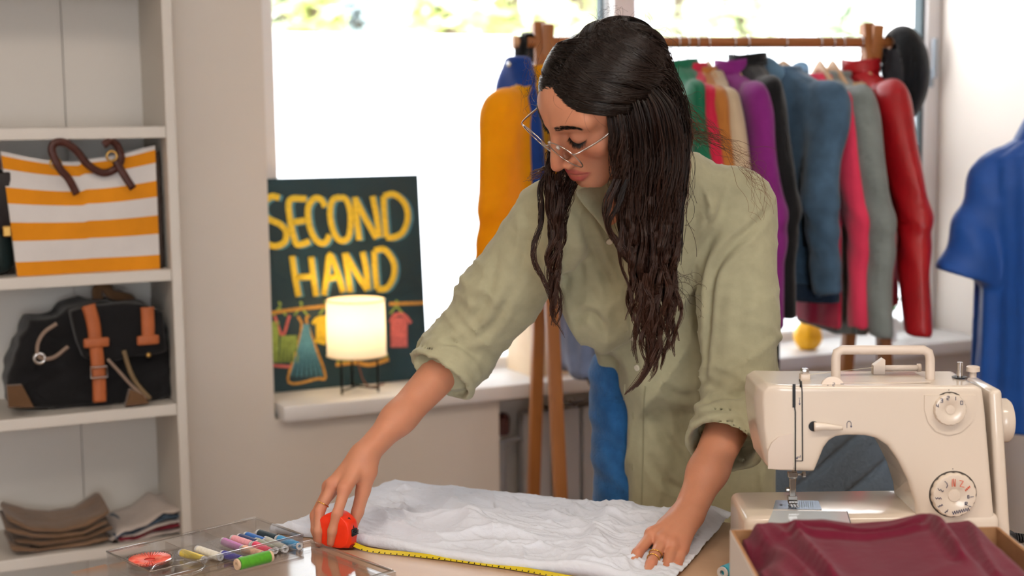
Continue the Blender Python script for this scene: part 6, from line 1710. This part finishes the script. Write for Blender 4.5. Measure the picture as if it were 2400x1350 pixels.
# collar: two leaves standing round the neck
nd = unit(to_world_neck - NK)
def collar_leaf(px_in, px_out, name):
    a = [PX(*q) for q in px_in]; c = [PX(*q) for q in px_out]
    A_s = smoothpath(a, 6); C_s = smoothpath(c, 6); n = len(A_s)
    return one(lambda b: b.grid(lambda u, v: tuple(A_s[int(round(u * (n - 1)))] * (1 - v) + C_s[int(round(u * (n - 1)))] * v + N3((0, -0.006, 0.004)) * math.sin(math.pi * v) - PO), n, 6), name, M_SHIRT, shirt, smooth=True, mods=(solidify(0.003), subsurf(1)))
collar_leaf([(1392, 440, 2.23), (1350, 448, 2.205), (1362, 474, 2.195), (1398, 516, 2.195), (1425, 552, 2.21)], [(1432, 430, 2.25), (1420, 450, 2.235), (1416, 475, 2.225), (1420, 508, 2.222), (1432, 550, 2.215)], 'collar')
collar_leaf([(1445, 545, 2.225), (1475, 500, 2.215), (1500, 450, 2.225), (1540, 400, 2.26)], [(1475, 590, 2.215), (1520, 560, 2.20), (1560, 500, 2.215), (1590, 420, 2.255)], 'collar')

# ------------------------------------------------------------------ hair
M_HAIR = bpy.data.materials.new('dark_brown_hair'); M_HAIR.use_nodes = True
nt = M_HAIR.node_tree; b_ = nt.nodes['Principled BSDF']
at = nt.nodes.new('ShaderNodeAttribute'); at.attribute_name = 'tint'; nt.links.new(at.outputs['Color'], b_.inputs['Base Color'])
b_.inputs['Roughness'].default_value = 0.33; b_.inputs['Specular IOR Level'].default_value = 0.45
HV, HF, HCOL = [], [], []
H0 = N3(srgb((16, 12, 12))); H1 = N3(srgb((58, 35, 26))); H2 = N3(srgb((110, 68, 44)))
rh = np.random.RandomState(17)
def add_strands(paths, r0, r1, tipw=None, c0=H0, c1=H1, sides=3):
    """paths (n, m, 3) -> tapered thin tubes"""
    n, m, _ = paths.shape
    t = np.gradient(paths, axis=1); t /= np.maximum(np.linalg.norm(t, axis=2, keepdims=True), 1e-9)
    ref = N3((0.3, -0.9, 0.31)); e1 = np.cross(t, ref); e1 /= np.maximum(np.linalg.norm(e1, axis=2, keepdims=True), 1e-9)
    e2 = np.cross(t, e1)
    s = np.linspace(0, 1, m); rad = (r0 + (r1 - r0) * s)[None, :] * rh.uniform(0.7, 1.3, (n, 1))
    ring = []
    for k in range(sides):
        a = 2 * math.pi * k / sides
        ring.append(paths + (e1 * math.cos(a) + e2 * math.sin(a)) * rad[..., None])
    vv = np.stack(ring, 2)                                   # n, m, sides, 3
    base = sum(len(x) for x in HV)
    idx = base + np.arange(n * m * sides).reshape(n, m, sides)
    q = []
    for k in range(sides):
        l = (k + 1) % sides
        q.append(np.stack([idx[:, :-1, k], idx[:, :-1, l], idx[:, 1:, l], idx[:, 1:, k]], -1).reshape(-1, 4))
    HV.append(vv.reshape(-1, 3)); HF.append(np.concatenate(q))
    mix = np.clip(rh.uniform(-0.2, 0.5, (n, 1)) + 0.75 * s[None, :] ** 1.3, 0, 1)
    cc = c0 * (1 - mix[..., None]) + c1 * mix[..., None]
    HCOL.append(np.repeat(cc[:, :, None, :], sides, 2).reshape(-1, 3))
def resample(g, m):
    g = np.array(smoothpath(g, 8)); d = np.r_[0, np.cumsum(np.linalg.norm(np.diff(g[:, :3], axis=0), axis=1))]
    s = np.linspace(0, d[-1], m); return np.stack([np.interp(s, d, g[:, k]) for k in range(g.shape[1])], 1)
def lock(pts, n, m=44, wave=0.006, freq=4.5, r0=0.00072, r1=0.0003, depth=0.7, frizz=0.0012, start=0.0, c0=H0, c1=H1, spread_pow=0.5, endvar=0.25, coh=5):
    """pts: (px, py, Y, half width px). strands share the guide, clump into wisps and wave"""
    g = resample([np.r_[PX(a, b, y), w * y / F_PX] for a, b, y, w in pts], m)
    C_, Wd = g[:, :3], g[:, 3]
    s = np.linspace(0, 1, m)
    lat = N3(CR); dep = N3((0.0, 1.0, 0.0))
    ncl = max(1, n // coh)
    ca = rh.uniform(0, 6.283, ncl); cr_ = rh.uniform(0, 1, ncl) ** spread_pow
    cph = rh.uniform(0, 6.283, ncl); cfr = freq * rh.uniform(0.75, 1.3, ncl); cw = wave * rh.uniform(0.4, 1.5, ncl)
    ci = rh.randint(0, ncl, n)
    jr = rh.normal(0, 0.16, (n, 2)) * (1 - 0.55 * s[None, :, None] ** 1.0).mean()
    ux = cr_[ci] * np.cos(ca[ci]) + jr[:, 0]; uy = cr_[ci] * np.sin(ca[ci]) + jr[:, 1]
    amp = cw[ci][:, None] * np.clip((s[None] - start) * 2.0, 0, 1)
    wx = amp * np.sin(cfr[ci][:, None] * 6.283 * s[None] + cph[ci][:, None]) + rh.normal(0, frizz, (n, 1)) * np.sin(9 * s[None] + cph[ci][:, None])
    wy = amp * np.cos(cfr[ci][:, None] * 6.283 * s[None] + cph[ci][:, None])
    end = 1 - endvar * rh.uniform(0, 1, (n, 1)) ** 2
    se = s[None] * end; i0 = np.clip((se * (m - 1)).astype(int), 0, m - 2); fr_ = se * (m - 1) - i0
    Cs = C_[i0] * (1 - fr_[..., None]) + C_[i0 + 1] * fr_[..., None]
    Ws = Wd[i0] * (1 - fr_) + Wd[i0 + 1] * fr_
    paths = Cs + lat * (ux[:, None] * Ws + wx)[..., None] + dep * (uy[:, None] * Ws * depth + wy)[..., None]
    add_strands(paths, r0, r1, c0=c0, c1=c1)
# strands combed over the skull from the parting
def skull_pt(dirs, off):
    """project local directions from the skull centre on the hair surface"""
    c = N3((0, -0.015, 0.022)); r = N3((0.072, 0.088, 0.061)) + off[..., None]
    k = 1.0 / np.sqrt(((dirs / r) ** 2).sum(-1)); return c + dirs * k[..., None]
def comb(n, m, root_t, side, end_dir, drop=0.0, off0=0.005, off1=0.013, jit=0.05, mids=None, r0=0.00062):
    t = rh.uniform(root_t[0], root_t[1], n)
    # parting runs from the front hairline (t=0) over the top to the crown (t=1)
    ang = np.radians(24) + t * np.radians(95)                # angle from forward, going up and over
    root = np.stack([np.full(n, 0.010) * 1.0 + side * 0.002, np.cos(ang) * 0.98, np.sin(ang) * 0.95], 1)
    e = N3(end_dir(t)).T if callable(end_dir) else np.tile(N3(end_dir), (n, 1))
    e = e + rh.normal(0, jit, (n, 3))
    s = np.linspace(0, 1, m)[None, :, None]
    mid = (root + e) / 2 + N3((side * 0.55, 0.10, 0.15)) if mids is None else np.tile(N3(mids), (n, 1)) + rh.normal(0, jit * 0.6, (n, 3))
    dirs = root[:, None] * (1 - s) ** 2 + 2 * mid[:, None] * s * (1 - s) + e[:, None] * s ** 2
    dirs /= np.linalg.norm(dirs, axis=2, keepdims=True)
    off = off0 + (off1 - off0) * np.sin(np.linspace(0, 1, m) * math.pi / 2)[None] + rh.uniform(-0.003, 0.004, (n, 1))
    loc = skull_pt(dirs, np.broadcast_to(off, (n, m)))
    paths = HC + (loc * HS) @ HB.T
    if drop > 0:                                            # hair leaves the skull and falls
        k = 14; d_e = paths[:, -1] - paths[:, -3]; d_e /= np.linalg.norm(d_e, axis=1, keepdims=True)
        L = drop * rh.uniform(0.25, 1.25, (n, 1)) / k; cur = paths[:, -1]; ext = []; wph = (e[:, 0] * 40 + e[:, 2] * 25)
        for j in range(1, k + 1):
            w = min(1.0, 0.12 + j / k * 1.6); dr = d_e * (1 - w) + N3((-0.10, 0.02, -1.0)) * w; dr /= np.linalg.norm(dr, axis=1, keepdims=True)
            cur = cur + dr * L; ext.append(cur + N3(CR) * (0.006 * j / k * np.sin(j * 0.55 + wph))[:, None] + N3((0, 1, 0)) * (0.004 * j / k * np.cos(j * 0.55 + wph))[:, None])
        paths = np.concatenate([paths, np.stack(ext, 1)], 1)
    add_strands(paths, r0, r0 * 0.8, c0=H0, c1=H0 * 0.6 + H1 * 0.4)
    return paths[:, -1]
# under-layer: a close cap so no scalp shows
def cap_sd(pw):
    p = to_head(pw)
    d = sd_ell(p, (0, -0.016, 0.022), (0.0770, 0.0920, 0.0660))
    d = s_min(d, sd_ell(p, (-0.002, -0.036, -0.03), (0.072, 0.062, 0.076)), 0.03)
    a = np.arctan2(p[:, 2] - 0.03, p[:, 1] + 0.02)
    d = d + 0.0012 * np.sin(p[:, 0] * 260 + 3 * np.sin(a * 5))
    face = sd_ell(p, (0, 0.090, -0.040), (0.068, 0.060, 0.090))
    d = s_max(d, -face, 0.008)
    side = sd_ell(p, (0, 0.060, -0.075), (0.11, 0.060, 0.060))
    d = s_max(d, -side, 0.010)
    return d * HS
v, q = sdf_mesh(cap_sd, HC - 0.15, HC + 0.15, 0.0035)
base = 0; HV.append(v); HF.append(q); HCOL.append(np.tile(H0 * 0.8, (len(v), 1)))
comb(900, 24, (-0.08, 0.12), -1, (-0.95, -0.15, -0.42), mids=(-0.74, 0.62, 0.22), jit=0.05, drop=0.20)
comb(1200, 24, (0.0, 0.45), -1, (-0.92, -0.25, -0.25), mids=(-0.75, 0.56, 0.40), drop=0.22)
comb(1300, 24, (0.1, 0.75), -1, (-0.90, -0.40, -0.15), mids=(-0.85, 0.30, 0.62), jit=0.08, drop=0.25)
comb(1300, 24, (0.3, 1.0), -1, (-0.85, -0.55, -0.35), mids=(-0.8, 0.05, 0.75), drop=0.25, off1=0.009)
comb(1500, 24, (0.45, 1.25), -1, (-0.75, -0.70, -0.15), mids=(-0.62, -0.30, 0.80), jit=0.13, drop=0.2, off1=0.007)
comb(700, 24, (0.7, 1.3), 1, (0.25, -1.0, -0.1), mids=(0.25, -0.75, 0.75), jit=0.15, drop=0.15, off1=0.005)
comb(800, 24, (0.6, 1.15), -1, (-0.35, -0.95, -0.5), mids=(-0.4, -0.7, 0.7), drop=0.2, off1=0.006)
comb(500, 24, (-0.08, 0.15), 1, (0.95, 0.0, -0.45), mids=(0.72, 0.68, 0.25), jit=0.04)
comb(800, 24, (0.0, 0.7), 1, (0.95, -0.1, -0.35), mids=(0.8, 0.45, 0.5))
comb(600, 24, (0.5, 1.15), 1, (0.6, -0.85, -0.4), mids=(0.6, -0.45, 0.75), off1=0.004)
# falling hair on the near side: dense sheet above, breaking into separate wavy locks below
HB1 = N3(srgb((66, 40, 30)))
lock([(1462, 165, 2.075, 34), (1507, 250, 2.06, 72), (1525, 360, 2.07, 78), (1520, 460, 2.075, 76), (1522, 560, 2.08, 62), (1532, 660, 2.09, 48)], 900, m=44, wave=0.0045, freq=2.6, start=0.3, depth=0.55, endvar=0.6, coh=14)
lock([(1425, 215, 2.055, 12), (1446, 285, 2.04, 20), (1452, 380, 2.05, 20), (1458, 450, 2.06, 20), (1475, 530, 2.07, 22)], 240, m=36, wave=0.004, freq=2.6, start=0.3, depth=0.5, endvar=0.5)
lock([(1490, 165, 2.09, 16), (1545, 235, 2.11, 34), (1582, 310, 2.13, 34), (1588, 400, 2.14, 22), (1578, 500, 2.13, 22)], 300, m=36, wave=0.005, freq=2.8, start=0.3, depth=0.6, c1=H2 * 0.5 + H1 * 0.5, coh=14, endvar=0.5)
def wavy(u, ys, cen, hw, y_end, Y0, amp, lam, w0, n):
    """one loose lock; u in -1..1 across the sheet"""
    ph = rh.uniform(0, 6.283); pts = []; sw = rh.uniform(-10, 10)
    y = ys
    while y < y_end + 1:
        t = (y - ys) / (y_end - ys); c = np.interp(y, *cen); h = np.interp(y, *hw)
        a = amp * min(1.0, 0.25 + 1.1 * t)
        pts.append((c + u * h + a * math.sin(6.283 * y / lam + ph) + sw * t * t, y, Y0 + 0.006 * math.cos(6.283 * y / lam + ph) + rh.uniform(-0.006, 0.006), max(1.5, w0 * (1 - 0.75 * t))))
        y += 24
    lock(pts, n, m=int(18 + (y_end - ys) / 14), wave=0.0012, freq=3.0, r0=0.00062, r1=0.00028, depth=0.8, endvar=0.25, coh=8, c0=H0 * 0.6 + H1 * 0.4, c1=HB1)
cen = ([300, 450, 560, 700, 800, 930], [1520, 1520, 1522, 1532, 1532, 1520]); hwd = ([300, 450, 560, 700, 800, 930], [62, 70, 64, 54, 54, 46])
for i in range(46):
    u = -1 + 2 * (i + rh.uniform(0.1, 0.9)) / 46
    wavy(u, rh.uniform(400, 520), cen, hwd, rh.uniform(730, 900) - 40 * abs(u) ** 2, 2.055 + rh.uniform(0, 0.05), rh.uniform(6, 15), rh.uniform(120, 190), rh.uniform(7, 12), 26)
for k in range(4):
    lock([(1515 + 6 * k, 640, 2.06, 8), (1505 + 8 * k, 740, 2.065, 7), (1525 + 4 * k, 820, 2.07, 6), (1500 + 4 * k, 885, 2.07, 4), (1464 + 9 * k, 926 - 6 * k, 2.07, 1.5)], 22, m=36, wave=0.0015, freq=2.5, depth=0.6, endvar=0.15, c0=H1, c1=HB1)
for k in range(3):
    lock([(1470 - 14 * k, 420, 2.05, 8), (1448 - 14 * k, 480, 2.05, 7), (1430 - 4 * k, 530, 2.055, 6), (1462, 580 + 10 * k, 2.06, 6), (1500, 640, 2.065, 5)], 24, m=34, wave=0.0015, freq=2, depth=0.6, c1=HB1)
# loose flyaways over the shoulder
def flyaways(n, a, b, bulge, r=0.00034, c0=H1, c1=H2, m=22, curl=0.004):
    """a, b: (px, py, Y, spread px, spread px); each hair its own curve"""
    def rp_(q): return np.stack([PX(q[0] + rh.normal(0, q[3]), q[1] + rh.normal(0, q[4]), q[2] + rh.normal(0, 0.012)) for _ in range(n)])
    A_, B_2 = rp_(a), rp_(b); mid = (A_ + B_2) / 2 + rh.normal(0, 1, (n, 3)) * N3((bulge, bulge * 0.6, bulge)); mid[:, 2] += bulge * 0.5
    s_ = np.linspace(0, 1, m)[None, :, None]
    p_ = A_[:, None] * (1 - s_) ** 2 + 2 * mid[:, None] * s_ * (1 - s_) + B_2[:, None] * s_ ** 2
    ph = rh.uniform(0, 6.283, (n, 1, 1)); fr = rh.uniform(6, 16, (n, 1, 1)); am = curl * rh.uniform(0.2, 1.5, (n, 1, 1)) * s_
    p_ = p_ + N3(CR) * (am * np.sin(fr * s_ + ph)) + N3((0, 0.3, 1.0)) * (am * np.cos(fr * s_ + ph))
    add_strands(p_, r, r * 0.6, c0=c0, c1=c1)
flyaways(60, (1590, 275, 2.13, 12, 25), (1665, 330, 2.20, 28, 10), 0.012)
flyaways(26, (1630, 315, 2.18, 18, 8), (1738, 372, 2.24, 26, 14), 0.014)
flyaways(12, (1600, 320, 2.16, 10, 20), (1605, 560, 2.17, 16, 60), 0.020, r=0.0005, c0=H0, c1=H1, m=30, curl=0.007)
flyaways(30, (1745, 385, 2.27, 18, 14), (1790, 470, 2.29, 14, 40), 0.016, c0=H2, c1=H2, r=0.00026, curl=0.006)
flyaways(40, (1575, 220, 2.13, 14, 50), (1612, 290, 2.15, 14, 40), 0.012, r=0.00026)
flyaways(24, (1560, 640, 2.09, 10, 30), (1610, 680, 2.12, 26, 50), 0.018, r=0.0003, c0=H0, c1=H1, curl=0.007)
flyaways(26, (1262, 190, 2.16, 8, 50), (1235, 200, 2.17, 10, 50), 0.010, r=0.00022, curl=0.004)
# far side locks, hanging left of the chin
lock([(1345, 230, 2.20, 14), (1322, 310, 2.19, 22), (1302, 390, 2.165, 24), (1302, 470, 2.15, 20), (1306, 540, 2.145, 15)], 260, m=40, wave=0.004, freq=2.6, start=0.2, depth=0.6, coh=12, endvar=0.6)
lock([(1360, 280, 2.19, 14), (1338, 410, 2.17, 16), (1318, 490, 2.155, 12), (1310, 560, 2.145, 10)], 150, m=34, wave=0.004, freq=2.6, depth=0.6, endvar=0.5)
cen2 = ([380, 450, 540, 620, 700, 760, 812], [1300, 1302, 1306, 1298, 1304, 1298, 1322]); hw2 = ([380, 450, 540, 620, 700, 760, 812], [22, 22, 18, 14, 11, 8, 3])
for i in range(13):
    wavy(-1 + 2 * (i + 0.5) / 13, rh.uniform(390, 470), cen2, hw2, rh.uniform(640, 812), 2.13 + rh.uniform(0, 0.03), rh.uniform(4, 10), rh.uniform(110, 170), rh.uniform(5, 8), 20)
lock([(1330, 330, 2.20, 10), (1292, 390, 2.19, 10), (1264, 435, 2.18, 9), (1268, 520, 2.17, 6), (1248, 600, 2.16, 4), (1285, 680, 2.15, 3), (1300, 740, 2.145, 3)], 40, m=44, wave=0.003, freq=2.6, depth=0.5, coh=6, c1=HB1)
lock([(1310, 380, 2.19, 10), (1270, 400, 2.19, 12), (1245, 425, 2.19, 14)], 40, m=24, wave=0.006, freq=2.0, depth=0.6, c0=H1, c1=H2, endvar=0.6, coh=3, r0=0.0004)
# frizz round the crown and brow
nf = 110
t = rh.uniform(0, 1, nf); ang = np.radians(10) + t * np.radians(200)
dirs0 = np.stack([rh.uniform(-0.9, 0.5, nf), np.cos(ang), np.sin(ang) * 1.0 + 0.15], 1)
dirs0 /= np.linalg.norm(dirs0, axis=1, keepdims=True)
st_ = skull_pt(dirs0, np.full(nf, 0.010)); tan_ = rh.normal(0, 1, (nf, 3)); tan_ -= dirs0 * (tan_ * dirs0).sum(1, keepdims=True); tan_ /= np.linalg.norm(tan_, axis=1, keepdims=True)
s = np.linspace(0, 1, 14)[None, :, None]; L_ = rh.uniform(0.015, 0.05, (nf, 1, 1))
loc = st_[:, None] + tan_[:, None] * L_ * s + dirs0[:, None] * (0.006 + 0.22 * L_) * np.sin(s * 2.4)
add_strands(HC + (loc * HS) @ HB.T, 0.00022, 0.00015, c0=H0, c1=H1)
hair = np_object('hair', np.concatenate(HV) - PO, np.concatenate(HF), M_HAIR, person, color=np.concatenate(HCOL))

# --- brows and lashes (short hairs)
def small_hairs(name, roots, dirs, lens, r):
    global HV, HF, HCOL
    keep = HV, HF, HCOL; HV, HF, HCOL = [], [], []
    s = np.linspace(0, 1, 5)[None, :, None]
    p = roots[:, None] + dirs[:, None] * lens[:, None, None] * s
    add_strands(HC + (p * HS) @ HB.T, r, r * 0.3, c0=H0, c1=H0)
    o = np_object(name, np.concatenate(HV) - PO, np.concatenate(HF), M_HAIR, person, color=np.concatenate(HCOL))
    HV, HF, HCOL = keep
bvh_h = BVHTree.FromPolygons([Vector(x) for x in to_head(v_head)], [tuple(int(i) for i in f) for f in Fq[0]])
def face_pt(x, z):
    h, n, i, t = bvh_h.ray_cast(Vector((x, 0.2, z)), Vector((0, -1, 0)))
    return N3(h) if h is not None else N3((x, 0.08, z))
for sgn in (-1, 1):
    n = 260; u = rh.uniform(0, 1, n)
    x = 0.012 + 0.038 * u; zc = 0.0175 + 0.0075 * np.sin(u * 2.3) - 0.003 * u; w = 0.0042 * (1 - 0.65 * u)
    z = zc + rh.uniform(-1, 1, n) * w
    roots = np.array([face_pt(sgn * a, b) for a, b in zip(x, z)])
    dirs = np.stack([sgn * np.full(n, 0.9), np.full(n, -0.25), 0.35 - 0.6 * u], 1) + rh.normal(0, 0.12, (n, 3)); dirs /= np.linalg.norm(dirs, axis=1, keepdims=True)
    small_hairs('eyebrow', roots, dirs, rh.uniform(0.004, 0.008, n), 0.00028)
    n = 60; u = np.linspace(0, 1, n)
    x = 0.019 + 0.028 * u; z = -0.0045 - 0.0045 * np.sin(u * math.pi)
    roots = np.array([face_pt(sgn * a, b) for a, b in zip(x, z)])
    dirs = np.stack([sgn * (u - 0.35) * 0.7, np.full(n, 0.75), np.full(n, -0.55)], 1); dirs /= np.linalg.norm(dirs, axis=1, keepdims=True)
    small_hairs('eyelashes', roots, dirs, rh.uniform(0.006, 0.0095, n), 0.00045)

# ------------------------------------------------------------------ eyeglasses
gp = hw((0, 0.100, -0.015))
gls = empty('eyeglasses', tuple(gp), 0, label='thin silver wire eyeglasses worn low on the nose', cat='glasses')
def gl_(l): return Vector(hw(l) - gp)
M_WIRE = mat('silver_wire', (206, 200, 198), rough=0.2, metal=1.0)
LCX, LCZ, LCY = 0.0335, -0.0115, 0.106
def lens_pt(sgn, a, k=1.0):
    rx, rz = 0.0275, 0.0250
    x = math.copysign(abs(math.cos(a)) ** 0.85, math.cos(a)) * rx * k; z = math.copysign(abs(math.sin(a)) ** 0.85, math.sin(a)) * rz * k
    return (sgn * (LCX + x), LCY - 0.10 * (LCX + x) ** 1.0 + 0.22 * z + 0.002, LCZ + z)
for sgn in (-1, 1):
    rim = one(lambda b: b.tube([gl_(lens_pt(sgn, 6.283 * i / 40)) for i in range(40)], 0.0010, 8, closed=True), 'rim', M_WIRE, gls, smooth=True)
    def f(b):
        c = lens_pt(sgn, 0, 0.0); vs = [gl_(c)]; n = 36
        for k in (0.5, 1.0): vs += [gl_(lens_pt(sgn, 6.283 * i / n, k)) for i in range(n)]
        b.add(vs, [(0, 1 + i, 1 + (i + 1) % n) for i in range(n)] + [(1 + i, 1 + n + i, 1 + n + (i + 1) % n, 1 + (i + 1) % n) for i in range(n)])
    one(f, 'lens', M_GLASS, gls, smooth=True)
    e = lens_pt(sgn, math.radians(28))
    pts = [gl_(e), gl_((sgn * 0.0665, e[1] - 0.006, e[2] + 0.002)), gl_((sgn * 0.073, 0.055, 0.0)), gl_((sgn * 0.079, 0.0, 0.010)), gl_((sgn * 0.080, -0.02, -0.002))]
    pts = [Vector(q) for q in smoothpath(pts, 6)]
    one(lambda b: b.tube(pts, [0.0011 if i < 8 else 0.0016 for i in range(len(pts))], 8), 'temple', M_WIRE, gls, smooth=True)
    one(lambda b: b.tube([gl_((sgn * 0.0095, 0.101, -0.010)), gl_((sgn * 0.010, 0.100, -0.016))], 0.0022, 8), 'nose_pad', mat('clear_pad', (220, 215, 210), rough=0.2), gls, smooth=True)
one(lambda b: b.tube([gl_(q) for q in smoothpath([lens_pt(-1, math.radians(155)), (-0.004, 0.1125, -0.001), (0.004, 0.1125, -0.001), lens_pt(1, math.radians(155))], 6)], 0.0010, 8), 'bridge', M_WIRE, gls, smooth=True)

# ------------------------------------------------------------------ rings
M_GOLDR = mat('gold', (226, 176, 92), rough=0.2, metal=1.0)
def ring(a, b, t, r, label, tilt=0.0):
    c = a * (1 - t) + b * t; d = Vector(b - a).normalized()
    R = d.to_track_quat('Z', 'Y').to_matrix().to_4x4() @ Matrix.Rotation(tilt, 4, 'X')
    o = empty('finger_ring', tuple(c), 0, label=label, cat='ring')
    one(lambda m: m.torus(R, r, 0.0009, 32, 8), 'band', M_GOLDR, o, smooth=True)
ring(r_mcp[1], r_f[1][0][1], 0.74, 0.0094, 'thin gold ring on the hand holding the tape measure')
ring(l_mcp[1], l_f[1][0][1], 0.58, 0.0097, 'upper gold ring of the stacked pair on the hand by the box', 0.25)
ring(l_mcp[1], l_f[1][0][1], 0.80, 0.0094, 'lower gold ring of the stacked pair on the hand by the box', -0.05)
